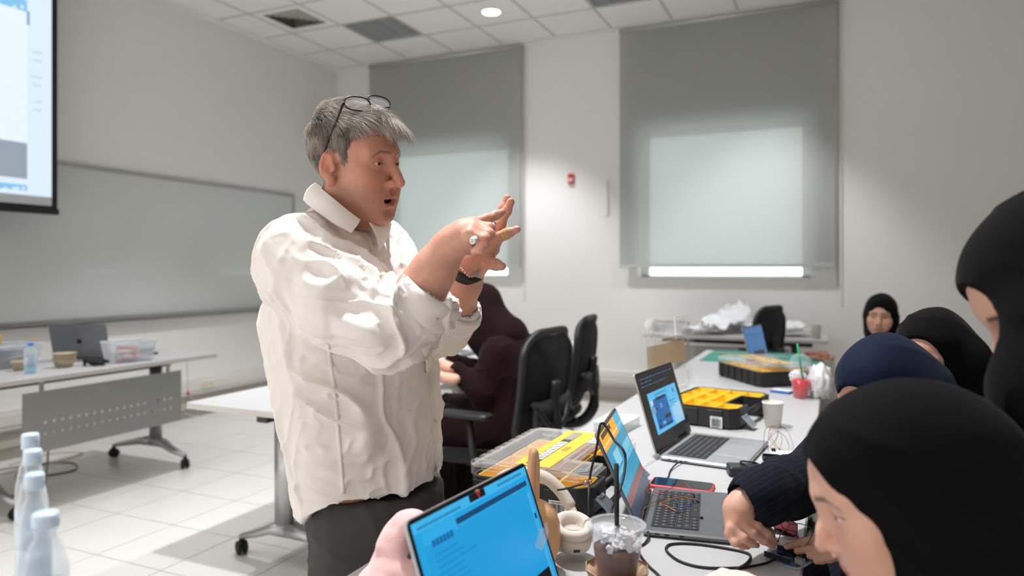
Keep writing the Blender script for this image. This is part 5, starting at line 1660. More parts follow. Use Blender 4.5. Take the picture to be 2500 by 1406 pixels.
MB().tube(spline([(0.01, 0.075, -0.31), (0.04, 0.10, -0.36), (0.05, 0.12, -0.46), (-0.03, 0.06, -0.42), (-0.04, 0.05, -0.34)], 6), 0.0018, 6).build('thin_lead', M_whitepl, wc)
# cables sprawling on the floor under the desk
fc = cable('grey cable drooping from the desk and coiled on the tiles', [(-4.3, 2.75, 0.40), (-4.28, 2.72, 0.10), (-4.2, 2.62, 0.012), (-4.35, 2.45, 0.008), (-4.6, 2.5, 0.006), (-4.9, 2.75, 0.006), (-4.7, 3.1, 0.006), (-4.45, 3.0, 0.006), (-4.6, 2.75, 0.006), (-4.85, 2.95, 0.006)], 0.006, mat('cable_grey', srgb(150, 142, 132), 0.6))
fc2 = cable('thin beige cable curling on the tiles behind the desk panel', [(-5.1, 2.2, 0.005), (-4.9, 2.5, 0.005), (-4.75, 2.9, 0.005), (-4.8, 3.3, 0.005), (-5.0, 3.2, 0.005), (-4.95, 2.9, 0.005)], 0.004, mat('cable_beige', srgb(190, 178, 160), 0.6))

cbx = thing('clear_box', 'small clear lidded box of parts at the table edge', 'box', (-0.70, 2.45, TZ), -0.1)
MB().rbox((-0.055, -0.085, 0), (0.055, 0.085, 0.035), 0.005).build('box', glassy('clear_box', (0.93, 0.94, 0.94), 0.2, 0.08, 0.8), cbx)
MB().rbox((-0.057, -0.087, 0.030), (0.057, 0.087, 0.036), 0.005).build('lid', MATS['clear_box'], cbx)
cp = MB()
for k in range(14):
    x, y = rq.uniform(-0.045, 0.03), rq.uniform(-0.075, 0.06)
    cp.box((x, y, 0.003), (x + 0.014, y + 0.012, 0.012 + rq.random() * 0.012), k % 3)
cp.build('parts', [mat('part_grey', srgb(150, 140, 132), 0.5), M_lab, mat('part_rust', srgb(150, 100, 84), 0.5)], cbx, kind='stuff')

# ------------------------------------------------------------------ far table: paper, books
rf = random.Random(31)
M_paper = mat('paper_white', srgb(236, 236, 238), 0.7)
def sheet(label, c, rz, w, d, amp, seed, lift=0.0):
    t = thing('paper_sheet', label, 'paper', c, rz, 'loose paper on the table by the wall')
    n = 14
    U, Vv = np.meshgrid(np.linspace(-.5, .5, n), np.linspace(-.5, .5, n), indexing='ij')
    P = np.stack([U * w, Vv * d, np.zeros_like(U)], -1)
    P[..., 2] = 0.006 + amp * (0.5 + 0.5 * vnoise(P * 9 + seed, 1.0, seed)) + amp * 0.8 * np.abs(vnoise(P * 22 + seed, 1.0, seed + 2)) + lift * (0.5 + U)
    v = P.reshape(-1, 3).tolist()
    MB().add(v, [(i * n + j, (i + 1) * n + j, (i + 1) * n + j + 1, i * n + j + 1) for i in range(n - 1) for j in range(n - 1)], 0, True).build('sheet', M_paper, t)
sheet('crumpled white paper sheet spilling over the table front by the wall', (-1.05, 6.38, TZ + 0.001), 0.3, 0.34, 0.26, 0.05, 1)
sheet('white sheet curling up into a tall fold', (-0.88, 6.55, TZ + 0.001), 0.9, 0.36, 0.30, 0.10, 4, 0.14)
sheet('wide white sheet lying flat near the wall', (-0.62, 6.62, TZ + 0.001), -0.3, 0.42, 0.30, 0.05, 7, 0.06)
sheet('white sheet sloping towards the paper cup', (-0.40, 6.48, TZ + 0.001), 0.2, 0.34, 0.28, 0.05, 11, 0.07)
sheet('small white sheet under the paper cup side', (-0.26, 6.60, TZ + 0.001), -0.5, 0.22, 0.18, 0.02, 14, 0.04)
cr = thing('folded_card', 'folded white card standing up behind the far chair', 'paper', (-0.80, 6.70, TZ), 0.2)
MB().add([(-0.14, 0, 0), (0.05, -0.06, 0), (0.05, -0.02, 0.24), (-0.10, 0.05, 0.25)], [(0, 1, 2, 3)]).add([(0.05, -0.06, 0), (0.16, 0.06, 0), (0.13, 0.08, 0.22), (0.05, -0.02, 0.24)], [(0, 1, 2, 3)]).build('card', M_paper, cr)
cn = thing('paper_cone', 'tall folded paper wedge leaning on the sheets', 'paper', (-1.0, 6.60, TZ), 0.0)
MB().add([(-0.06, -0.05, 0.0), (0.10, 0, 0.0), (0.06, 0.05, 0.22), (0.0, 0.08, 0.0)], [(0, 1, 2), (1, 3, 2), (3, 0, 2)]).build('card', M_paper, cn)
for k, (h, col, lab) in enumerate(((0.03, srgb(126, 122, 126), 'grey book at the bottom of the pile on the far table'), (0.025, srgb(210, 208, 210), 'white book in the middle of the pile on the far table'), (0.03, srgb(112, 108, 112), 'dark grey book on top of the pile on the far table'))):
    t = thing('book', lab, 'book', (-1.36, 6.58, TZ + (0.0, 0.031, 0.057)[k]), 0.1 * k - 0.1, 'books piled on the far table')
    MB().rbox((-0.15, -0.10, 0), (0.15, 0.10, h), 0.003).build('cover', mat('book_cover_%d' % k, col, 0.5), t)
    MB().box((-0.146, -0.1015, 0.004), (0.146, 0.0, h - 0.004)).build('pages', M_paper, t)
dk = thing('bowl_dark', 'small dark bowl among the papers', 'bowl', (-1.12, 6.68, TZ))
MB().lathe([(0.0005, 0.004), (0.03, 0.0), (0.055, 0.045), (0.052, 0.046), (0.028, 0.008), (0.0005, 0.008)], 24, cap=False).build('wall', M_darkmetal, dk)
MB().lathe([(0.04, 0.02), (0.052, 0.042), (0.0005, 0.062)], 24, cap=False).build('paper_lining', M_paper, dk)
bk2 = thing('book', 'grey and pink book lying near the dark-screened laptop', 'book', (-2.02, 4.36, TZ), 0.3)
MB().rbox((-0.09, -0.06, 0), (0.09, 0.06, 0.022), 0.003).build('cover', mat('book_grey_pink', srgb(150, 140, 146), 0.5), bk2)
MB().box((-0.03, -0.0605, 0.006), (0.03, -0.0598, 0.016)).build('spine_patch', mat('patch_pink', srgb(206, 140, 132), 0.5), bk2)
# ------------------------------------------------------------------ heads
SKIN_M = np.array(srgb(216, 162, 140)); SKIN_F = np.array(srgb(216, 168, 146))
def rx(a):
    c, s = math.cos(a), math.sin(a); return np.array([[1, 0, 0], [0, c, -s], [0, s, c]])
def ry(a):
    c, s = math.cos(a), math.sin(a); return np.array([[c, 0, s], [0, 1, 0], [-s, 0, c]])
def rz_(a):
    c, s = math.cos(a), math.sin(a); return np.array([[c, -s, 0], [s, c, 0], [0, 0, 1]])

def head_mesh(male=True, h=0.002, mouth=0.0, neck=((0, -0.03, -0.09), (0, -0.045, -0.20), 0.054, 0.058), squint=0.0, neck_on=True):
    """face looks along +y, crown along +z; origin between the ears. returns V, Q, col"""
    s = SDF(h)
    jw = 1.0 if male else 0.88
    s.ell((0, -0.018, 0.040), (0.0745, 0.089 if male else 0.094, 0.084), 0.02)                     # skull
    s.ell((0, 0.030, 0.030), (0.063, 0.062, 0.068), 0.03)                        # forehead
    s.ell((0, 0.030, -0.035), (0.060 * (0.97 if not male else 1), 0.057, 0.070), 0.03)
    s.ell((0, 0.032, -0.080), (0.047 * jw, 0.050, 0.036), 0.03)                  # jaw
    for q in (-1, 1):
        s.cone((q * 0.056 * jw, -0.006, -0.058), (q * 0.022, 0.062, -0.099), 0.017 * jw, 0.016, 0.03)   # jaw line
        s.ell((q * 0.041, 0.060, -0.022), (0.021, 0.019, 0.018), 0.03)           # cheekbone
        s.ell((q * 0.034, 0.062, -0.052), (0.020, 0.018, 0.026), 0.03)           # cheek
    s.ell((0, 0.071, -0.103), (0.020 * jw, 0.016, 0.015), 0.022)                 # chin
    for q in (-1, 1):
        s.cone((q * 0.010, 0.0855, 0.024), (q * 0.043, 0.071, 0.026), 0.0095 if male else 0.007, 0.008, 0.02)   # brow ridge
        s.ell((q * 0.0315, 0.098, 0.006), (0.019, 0.018, 0.0125), 0.018, '-')    # socket
        s.ell((q * 0.0315, 0.0715, 0.005), (0.0150, 0.0150, 0.0138), 0.008)      # lids over the eyeball
    # nose
    nl = 0.002 if male else -0.004
    s.cone((0, 0.084, 0.016), (0, 0.104 + nl, -0.018), 0.0075, 0.0085, 0.012)
    s.cone((0, 0.103 + nl, -0.016), (0, 0.112 + nl, -0.032), 0.0085, 0.0105 if male else 0.009, 0.008)
    for q in (-1, 1):
        s.ell((q * 0.0125, 0.0985 + nl, -0.0355), (0.0078, 0.0105, 0.0078), 0.007)
        s.ell((q * 0.0062, 0.106 + nl, -0.0435), (0.0034, 0.0055, 0.004), 0.003, '-')
    # muzzle and lips
    s.ell((0, 0.070, -0.063), (0.030, 0.021, 0.024), 0.022)
    s.ell((0, 0.0965, -0.050), (0.0035, 0.006, 0.008), 0.006, '-')                # philtrum
    mo = mouth
    lr = 0.80 if male else 1.0
    up = [(-0.025, 0.078, -0.0635), (-0.011, 0.0895, -0.0610), (0, 0.0905, -0.0625), (0.011, 0.0895, -0.0610), (0.025, 0.078, -0.0635)]
    lo = [(-0.024, 0.0775, -0.0650 - mo * 0.4), (-0.010, 0.0885 - mo * 0.3, -0.0700 - mo), (0.010, 0.0885 - mo * 0.3, -0.0700 - mo), (0.024, 0.0775, -0.0650 - mo * 0.4)]
    if mo > 0:
        s.ell((0, 0.095, -0.0655 - mo * 0.5), (0.021, 0.026, 0.0028 + mo * 0.62), 0.004, '-')
    for i in range(4):
        s.cone(up[i], up[i + 1], lr * (0.0036 if i in (0, 3) else 0.0046), lr * (0.0046 if i in (0, 1) else 0.0036), 0.005)
    for i in range(3):
        s.cone(lo[i], lo[i + 1], lr * (0.0034 if i == 0 else 0.0056), lr * (0.0056 if i == 0 else (0.0056 if i == 1 else 0.0034)), 0.005)
    if mo <= 0:
        s.ell((0, 0.0945, -0.0660), (0.024, 0.010, 0.0011), 0.002, '-')
    s.ell((0, 0.0915, -0.083 - mo), (0.014, 0.008, 0.006), 0.012, '-')            # under the lip
    # eye openings
    for q in (-1, 1):
        s.ell((q * 0.0320, 0.0900, 0.0042), (0.0130, 0.0135, 0.0046 - squint), 0.002, '-', ry(q * 0.10))
    # ears
    for q in (-1, 1):
        Rr = rz_(q * 0.28) @ rx(-0.18)
        s.ell((q * 0.0765, -0.009, -0.002), (0.0082, 0.0165, 0.0290), 0.007, '+', Rr)
        s.ell((q * 0.0735, -0.003, -0.033), (0.0065, 0.0095, 0.011), 0.008, '+', Rr)
        s.ell((q * 0.0855, -0.006, 0.001), (0.0068, 0.0112, 0.0205), 0.003, '-', Rr)
        s.ell((q * 0.0805, 0.000, -0.008), (0.006, 0.008, 0.010), 0.004, '-', Rr)
        s.ell((q * 0.0790, 0.008, -0.007), (0.0045, 0.0055, 0.009), 0.005, '+', Rr)
    if neck_on:
        s.cone(neck[0], neck[1], neck[2], neck[3], 0.035)
        if male:
            s.ell((0, 0.018, -0.135), (0.012, 0.014, 0.018), 0.025)
    V, Q = s.mesh()
    V = relax(V, Q, 1, 0.4)
    if male:
        N = vnormals(V, Q)
        def crease(pts, w, dep):
            nonlocal V
            d = np.full(len(V), 9.0)
            A_ = np.stack([np.abs(V[:, 0]), V[:, 1], V[:, 2]], 1)
            for a_, b_ in zip(pts[:-1], pts[1:]):
                a_ = np.array(a_); ba = np.array(b_) - a_
                t_ = np.clip(((A_ - a_) @ ba) / (ba @ ba), 0, 1)
                q_ = A_ - a_ - t_[:, None] * ba
                d = np.minimum(d, np.sqrt(q_[:, 0] ** 2 + q_[:, 2] ** 2 + (0.4 * q_[:, 1]) ** 2))
            V = V - N * (dep * np.exp(-(d / w) ** 2))[:, None]
        crease([(0.0225, 0.088, -0.040), (0.028, 0.084, -0.050), (0.034, 0.075, -0.064), (0.035, 0.07, -0.076)], 0.0032, 0.0020)
        crease([(0.022, 0.083, -0.011), (0.032, 0.079, -0.0125), (0.044, 0.071, -0.009)], 0.0022, 0.0010)
        crease([(0.048, 0.068, 0.004), (0.060, 0.055, 0.008)], 0.0018, 0.0010)
        crease([(0.048, 0.067, -0.001), (0.060, 0.053, -0.006)], 0.0018, 0.0010)
        crease([(0.0065, 0.096, 0.022), (0.0065, 0.094, 0.036)], 0.0020, 0.0014)
        for zz in (0.053, 0.063, 0.073):
            crease([(0.0, 0.09, zz), (0.036, 0.075, zz - 0.002)], 0.0022, 0.0009)
    base = SKIN_M if male else SKIN_F
    C = np.tile(base, (len(V), 1))
    def blend(w, col):
        nonlocal C
        C = C * (1 - w[:, None]) + np.array(col)[None, :] * w[:, None]
    g = lambda c, r: np.exp(-(((V - np.array(c)) / np.array(r)) ** 2).sum(1))
    ax_ = np.abs(V[:, 0])
    A = np.stack([ax_, V[:, 1], V[:, 2]], 1)
    ga = lambda c, r: np.exp(-(((A - np.array(c)) / np.array(r)) ** 2).sum(1))
    red = base * np.array([1.0, 0.62, 0.55])
    blend(0.35 * ga((0.0, 0.110, -0.032), (0.015, 0.014, 0.011)), red)
    blend(0.40 * ga((0.042, 0.070, -0.032), (0.020, 0.03, 0.018)), red)
    blend(0.55 * ga((0.082, -0.010, 0.002), (0.02, 0.022, 0.036)), red)
    lipc = base * (np.array([0.82, 0.56, 0.52]) if male else np.array([0.82, 0.40, 0.42]))
    lw = np.zeros(len(V))
    for c in up:
        lw = np.maximum(lw, g((c[0], c[1] + 0.003, c[2] - 0.0005), (0.0085, 0.008, 0.0040)))
    for c in lo:
        lw = np.maximum(lw, g((c[0], c[1] + 0.003, c[2]), (0.0085, 0.008, 0.0050)))
    blend(np.clip(lw * 1.2, 0, 0.9), lipc)
    if mo > 0:
        ins = ((V[:, 1] < 0.082) & (V[:, 1] > 0.055) & (ax_ < 0.0205) & (np.abs(V[:, 2] + 0.0655 + mo * 0.5) < 0.004 + mo * 0.5)).astype(float)
        blend(ins * 0.95, (0.04, 0.012, 0.010))
    # brows
    bz = 0.0265 + 0.10 * (ax_ - 0.012) - 2.6 * np.maximum(ax_ - 0.032, 0) ** 1.25
    bw = np.exp(-((V[:, 2] - bz) / (0.0032 if male else 0.0034)) ** 2) * sstep(0.008, 0.013, ax_) * (1 - sstep(0.044, 0.052, ax_)) * (V[:, 1] > 0.055)
    blend(np.clip(bw, 0, 1) * (0.75 if male else 0.9), srgb(104, 84, 74) if male else srgb(38, 26, 24))
    # lash line
    for q in (-1, 1):
        u = (V[:, 0] - q * 0.032) / 0.0145; w = (V[:, 2] - 0.0042) / (0.0062 - squint)
        r2 = u * u + w * w
        ll = np.exp(-((r2 - 1.0) / 0.35) ** 2) * (V[:, 1] > 0.066) * (V[:, 2] > 0.003)
        blend(np.clip(ll, 0, 1) * (0.45 if male else 0.85), (0.03, 0.018, 0.016))
        blend(0.22 * g((q * 0.032, 0.078, -0.010), (0.014, 0.02, 0.006)), base * np.array([0.72, 0.60, 0.62]))
    if male:
        bd = (sstep(-0.03, -0.055, V[:, 2])) * sstep(-0.03, 0.02, V[:, 1]) * (V[:, 2] > -0.135)
        nn = 0.5 + 0.5 * vnoise(V, 900, 3)
        blend(np.clip(bd, 0, 1) * (0.14 + 0.26 * nn) * (1 - lw), srgb(126, 112, 106))
    return V, Q, C

def eye_obj(parent, M4, iris, r=0.0122, at=((-0.0315, 0.0735, 0.0045), (0.0315, 0.0735, 0.0045)), look=(0, 1, 0)):
    for p in at:
        m = MB()
        n = 20
        prof = []
        for k in range(33):
            a = math.pi * k / 32
            prof.append((max(r * math.sin(a), 1e-5), -r * math.cos(a)))
        base = len(m.f)
        m.lathe(prof, n, cap=False)
        for fi in range(len(m.f)):
            ring = fi // n
            m.m[fi] = 2 if ring >= 30 else 1 if ring >= 27 else 0
        d = Vector(look).normalized()
        Mx = M4 @ Matrix.Translation(p) @ rot_to(d)
        m.v = [tuple(Mx @ Vector(v)) for v in m.v]
        m.build('eye', [mat('eye_white', srgb(222, 214, 208), 0.15, coat=0.6), iris, mat('pupil', (0.006, 0.006, 0.007), 0.05)], parent)

def xform(V, M4):
    A = np.array(M4)
    return V @ A[:3, :3].T + A[:3, 3]

def head_matrix(pos, face, pitch=0.0, roll=0.0, scale=1.0):
    """pos: world point between the ears; face: horizontal facing direction; pitch>0 looks up"""
    yaw = math.atan2(-face[0], face[1])
    return Matrix.Translation(Vector([float(c) for c in pos])) @ Matrix.Rotation(yaw, 4, 'Z') @ Matrix.Rotation(pitch, 4, 'X') @ Matrix.Rotation(roll, 4, 'Y') @ Matrix.Scale(scale, 4)

M_skinm = mat('skin_ruddy', (0.6, 0.35, 0.27), 0.48, attr='tint', sss=0.08, bump=0.35, bscale=420, spec=0.4, vary=0.14, vscale=70)
M_skinf = mat('skin_warm', (0.6, 0.4, 0.3), 0.5, attr='tint', sss=0.12, bump=0.05, bscale=700, spec=0.4)
# ------------------------------------------------------------------ the standing man
man = thing('person', 'standing person in a loose white shirt gesturing with both hands', 'person', (-1.02, 1.43, 0))
mroot = np.array([-1.02, 1.43, 0.0])
def parent_world(o, p):
    """parent without moving (things here are unrotated empties)"""
    o.parent = p
    o.location = [o.location[i] - p.location[i] for i in range(3)]
    return o
th = math.radians(65)
hf = RT * math.sin(th) - FW * math.cos(th)
HM = head_matrix(W(866, 401, 1.62), hf, math.radians(-6), math.radians(7), 1.09)
Vh, Qh, Ch = head_mesh(True, 0.0016, 0.0105, squint=0.0024, neck=((0, -0.026, -0.085), (-0.012, -0.062, -0.20), 0.054, 0.062))
# scalp colour under the hair
def hairline(P):
    """>0 inside the hair"""
    x, y, z = np.abs(P[:, 0]), P[:, 1], P[:, 2]
    zl = np.interp(y, [-0.12, -0.06, -0.035, -0.02, 0.012, 0.020, 0.030, 0.038, 0.05, 0.062, 0.075, 0.09],
                   [-0.062, -0.066, -0.040, 0.022, 0.030, 0.000, 0.010, 0.046, 0.062, 0.072, 0.080, 0.088])
    zl = zl + 0.014 * np.exp(-((x - 0.046) / 0.016) ** 2) * sstep(0.035, 0.06, y)
    return z - zl
hl = hairline(Vh)
scalp = sstep(-0.002, 0.006, hl) * (np.abs(Vh[:, 0]) < 0.0775)
Ch = Ch * (1 - 0.9 * scalp[:, None]) + np.array(srgb(134, 124, 116))[None, :] * 0.9 * scalp[:, None]
Nh = vnormals(Vh, Qh)
Ch = Ch * np.where(scalp[:, None] > 0.5, 1.0, np.array([[0.80, 0.73, 0.70]]))
parts = [(xform(Vh, HM), Qh, Ch)]
SK = SKIN_M
# right forearm and hand with the marker
s = SDF(0.0021)
s.chain([W(968, 800, 1.43), W(1025, 715, 1.42), W(1062, 655, 1.41), W(1096, 600, 1.40)], [0.036, 0.0450, 0.0385, 0.0300], 0.03, 0.02)
s.cone(W(1094, 602, 1.40), W(1132, 572, 1.39), 0.0295, 0.0300, 0.02)
s.cone(W(1118, 578, 1.41), W(1152, 553, 1.405), 0.0240, 0.0165, 0.02)
s.cone(W(1112, 592, 1.385), W(1150, 574, 1.365), 0.0240, 0.0165, 0.02)
def finger(s, pts, r, k0=0.010):
    P = [W(*p) for p in pts]
    for i in range(len(P) - 1):
        s.cone(P[i], P[i + 1], r[i], r[i + 1], k0 if i == 0 else 0.005)
        s.ell(P[i], r[i] * 1.07, 0.005)
finger(s, [(1150, 546, 1.412), (1190, 535, 1.425), (1211, 525, 1.440), (1226, 518, 1.450)], [0.0118, 0.0103, 0.0090, 0.0078])
finger(s, [(1156, 549, 1.388), (1194, 558, 1.378), (1184, 588, 1.388), (1164, 596, 1.402)], [0.0122, 0.0110, 0.0098, 0.0085])
finger(s, [(1153, 560, 1.366), (1194, 573, 1.358), (1182, 599, 1.370), (1162, 606, 1.384)], [0.0117, 0.0106, 0.0094, 0.0082])
finger(s, [(1146, 572, 1.350), (1182, 585, 1.343), (1173, 606, 1.352), (1157, 612, 1.362)], [0.0106, 0.0095, 0.0086, 0.0076])
finger(s, [(1112, 600, 1.415), (1148, 606, 1.425), (1172, 596, 1.435), (1190, 584, 1.440)], [0.0165, 0.0122, 0.0108, 0.0085])
V, Q = s.mesh()
V = relax(V, Q, 1, 0.4)
C = np.tile(SK, (len(V), 1))
def spot(V, C, p, r, col, w=1.0):
    d = np.exp(-((V - W(*p)) ** 2).sum(1) / r ** 2) * w
    return C * (1 - d[:, None]) + np.array(col)[None, :] * d[:, None]
for p in ((1150, 546, 1.40), (1194, 560, 1.37), (1194, 573, 1.35), (1182, 585, 1.335), (1190, 535, 1.415), (1040, 690, 1.38)):
    C = spot(V, C, p, 0.012, SK * np.array([1.0, 0.66, 0.58]), 0.55)
parts.append((V, Q, C))
# left forearm and open hand
s = SDF(0.0021)
s.chain([W(1085, 800, 1.66), W(1112, 745, 1.60), W(1132, 690, 1.55), W(1146, 652, 1.525)], [0.036, 0.0410, 0.0350, 0.0295], 0.03, 0.02)
s.cone(W(1146, 652, 1.525), W(1172, 622, 1.515), 0.0285, 0.0290, 0.02)
s.cone(W(1160, 630, 1.53), W(1203, 590, 1.525), 0.0270, 0.0165, 0.02)
s.cone(W(1165, 636, 1.505), W(1200, 600, 1.495), 0.0240, 0.0160, 0.02)
finger(s, [(1202, 588, 1.505), (1222, 547, 1.500), (1237, 515, 1.498), (1247, 492, 1.496)], [0.0122, 0.0105, 0.0095, 0.0084])
finger(s, [(1206, 580, 1.528), (1220, 540, 1.532), (1230, 508, 1.534), (1238, 484, 1.535)], [0.0122, 0.0106, 0.0095, 0.0082])
finger(s, [(1196, 594, 1.490), (1221, 578, 1.478), (1243, 568, 1.470), (1262, 560, 1.466)], [0.0115, 0.0102, 0.0092, 0.0080])
finger(s, [(1196, 606, 1.530), (1212, 590, 1.535), (1208, 610, 1.528), (1199, 626, 1.520)], [0.0105, 0.0094, 0.0086, 0.0076])
finger(s, [(1164, 640, 1.505), (1190, 641, 1.488), (1210, 646, 1.482), (1225, 650, 1.479)], [0.0180, 0.0128, 0.0112, 0.0090])
V, Q = s.mesh()
V = relax(V, Q, 1, 0.4)
C = np.tile(SK * np.array([1.0, 0.95, 0.93]), (len(V), 1))
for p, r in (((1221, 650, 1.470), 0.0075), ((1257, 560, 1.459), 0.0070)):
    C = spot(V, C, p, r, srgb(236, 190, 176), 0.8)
for p in ((1247, 490, 1.49), (1262, 560, 1.466), (1228, 651, 1.48), (1222, 547, 1.49), (1200, 600, 1.48)):
    C = spot(V, C, p, 0.010, SK * np.array([1.0, 0.66, 0.58]), 0.3)
parts.append((V, Q, C))
# chest and trunk inside the clothes
s = SDF(0.008)
s.cone(W(842, 545, 1.68), W(858, 700, 1.74), 0.050, 0.09, 0.05).cone(W(858, 700, 1.74), W(895, 1150, 1.74), 0.09, 0.10, 0.05)
lat = np.array([-RT[0] * 0.375 - FW[0] * 0.927, -RT[1] * 0.375 - FW[1] * 0.927, 0])
for q, fz in ((1, 0.0), (-1, 0.0)):
    hip = np.array([-1.03, 1.43, 0.85]) + lat * 0.09 * q
    s.chain([hip, hip + np.array([0.0, 0, -0.40]), hip + np.array([-0.02, 0, -0.75])], [0.085, 0.055, 0.045], 0.03, 0.05)
V, Q = s.mesh()
parts.append((V, Q, SK))
V, Q, C = join_np(parts)
body = link('body', np_mesh('body', V - mroot, Q, C), M_skinm, man)
iris = mat('iris_dark', srgb(64, 50, 38), 0.08)
T0 = Matrix.Translation(Vector([-c for c in mroot]))
eye_obj(man, T0 @ HM, iris, look=(-0.10, 1, -0.02))
# teeth
tm_ = MB()
for k in range(8):
    x = -0.0155 + k * 0.0039
    tm_.rbox((x, 0.0, -0.006), (x + 0.0035, 0.003, 0.0), 0.0008, M=T0 @ HM @ Matrix.Translation((0, 0.0785 - 0.35 * 40 * (x + 0.0018) ** 2 * 0.5, -0.0625)))
tm_.build('teeth', mat('tooth_ivory', srgb(226, 214, 200), 0.25), man, kind='stuff')

# hair: tapered strands combed forward from the crown
rh = np.random.RandomState(5)
cand = np.nonzero((hl > 0.002) & (np.abs(Vh[:, 0]) < 0.0765) & (Vh[:, 2] > -0.07))[0]
pick = rh.choice(cand, 20000)
P0 = Vh[pick]; N0 = Nh[pick]
top = sstep(0.055, 0.10, P0[:, 2])
front = sstep(0.0, 0.06, P0[:, 1]) * top
clump = vnoise(P0, 38, 9)
L = 0.010 + 0.026 * top * (1 + 0.5 * clump) + 0.024 * front * (1 + 0.7 * vnoise(P0, 60, 12)) + 0.006 * rh.rand(len(P0))
L *= (0.75 + 0.5 * rh.rand(len(P0)))
fwd = np.zeros_like(P0)
fwd[:, 1] = 0.30 + 0.75 * top
fwd[:, 2] = -0.75 * (1 - top) - 0.10 * front
fwd[:, 0] = 0.28 * np.sign(P0[:, 0]) * (1 - top) * 0.3 - 0.35 * top * (0.6 + 0.8 * vnoise(P0, 30, 4)) 
back = sstep(-0.02, -0.07, P0[:, 1]) * (1 - top)
fwd[:, 1] = fwd[:, 1] * (1 - back)
fwd += (0.30 + 0.35 * top[:, None]) * np.stack([vnoise(P0, 46, 1), vnoise(P0, 46, 2), vnoise(P0, 46, 3)], 1) + 0.16 * rh.randn(*P0.shape)
fwd = fwd - N0 * (fwd * N0).sum(1, keepdims=True)
fwd /= np.linalg.norm(fwd, axis=1, keepdims=True) + 1e-9
lift = (0.14 + 0.16 * rh.rand(len(P0)) + 0.16 * top + 0.45 * top * (0.5 + 0.8 * vnoise(P0, 34, 8)))[:, None]
ns = 5
pts = []
cur = P0 - N0 * 0.001
for k in range(ns):
    pts.append(cur.copy())
    t = k / (ns - 1)
    d = fwd * (1 - 0.0 * t) + N0 * lift * (1.25 - 1.9 * t) + np.array([0, 0, -0.38])[None, :] * t * (0.4 + 0.6 * top[:, None])
    d /= np.linalg.norm(d, axis=1, keepdims=True)
    cur = cur + d * (L / (ns - 1))[:, None]
pts = np.array(pts)
side = np.cross(fwd, N0); side /= np.linalg.norm(side, axis=1, keepdims=True) + 1e-9
r0 = 0.00045 + 0.0003 * rh.rand(len(P0))
HV, HQ, HC = [], [], []
tone = np.clip(0.26 + 0.45 * vnoise(P0, 60, 6) + 0.16 * rh.randn(len(P0)) + 0.32 * top, 0, 1)
cd, cl = np.array(srgb(104, 93, 85)), np.array(srgb(216, 206, 194))
hc = cd[None, :] * (1 - tone[:, None]) + cl[None, :] * tone[:, None]
ringsv = []
for k in range(ns):
    w = (r0 * (1.0 - 0.85 * (k / (ns - 1)) ** 1.5))[:, None]
    ringsv.append(np.stack([pts[k] - side * w, pts[k] + N0 * w * 0.9, pts[k] + side * w], 1))
RV = np.stack(ringsv, 1)                       # n, ns, 3, 3
n_ = len(P0)
HV = RV.reshape(-1, 3)
base = np.arange(n_)[:, None] * (ns * 3)
q = []
for k in range(ns - 1):
    for j in range(3):
        a, b = k * 3 + j, k * 3 + (j + 1) % 3
        q.append(np.concatenate([base + a, base + b, base + b + 3, base + a + 3], 1))
HQ = np.concatenate(q)
HC = np.repeat(hc, ns * 3, axis=0)
hair = link('hair', np_mesh('hair', xform(HV, HM) - mroot, HQ, HC), mat('hair_grey', (0.4, 0.38, 0.36), 0.42, attr='tint', spec=0.5), man)

# ------------------------------------------------------------------ shirt
tb_ = math.radians(68)
bf = RT * math.sin(tb_) - FW * math.cos(tb_)         # body facing
ZT = 1.72
rows = [(505, 775, 900, .06), (530, 752, 925, .12), (556, 722, 948, .165), (590, 692, 968, .19), (640, 672, 998, .20), (700, 660, 1022, .20), (760, 654, 1038, .20), (820, 656, 1048, .20),
        (900, 672, 1062, .20), (980, 686, 1071, .20), (1060, 701, 1077, .20), (1140, 716, 1081, .20), (1200, 726, 1083, .20), (1275, 738, 1084, .20)]
zs, cs, aa, bb_ = [], [], [], []
for y, l, r, A in rows:
    z = CAMZ - (y - HY) / FPX * ZT
    c = W((l + r) / 2, y, ZT)
    e = (r - l) / 2 / FPX * ZT
    zs.append(z); cs.append((c[0], c[1])); bb_.append(A)
    aa.append(math.sqrt(max(e * e - (0.375 * A) ** 2, 0.02 ** 2)) / 0.927)
s = SDF(0.0048)
s.loft(zs, cs, aa, bb_, bf, 0.02)
s.ell(W(742, 630, 1.545), (0.088, 0.088, 0.085), 0.07)
s.ell(W(905, 612, 1.88), (0.085, 0.085, 0.080), 0.07)
s.chain([W(740, 645, 1.545), W(850, 738, 1.475), W(950, 792, 1.43)], [0.090, 0.082, 0.072], 0.05, 0.05)
s.chain([W(950, 792, 1.43), W(1005, 768, 1.425), W(1048, 728, 1.42)], [0.070, 0.066, 0.056], 0.04, 0.04)
s.chain([W(905, 612, 1.88), W(1000, 720, 1.78), W(1068, 795, 1.67)], [0.085, 0.078, 0.066], 0.05, 0.05)
s.chain([W(1068, 795, 1.67), W(1118, 752, 1.60)], [0.062, 0.050], 0.04, 0.04)
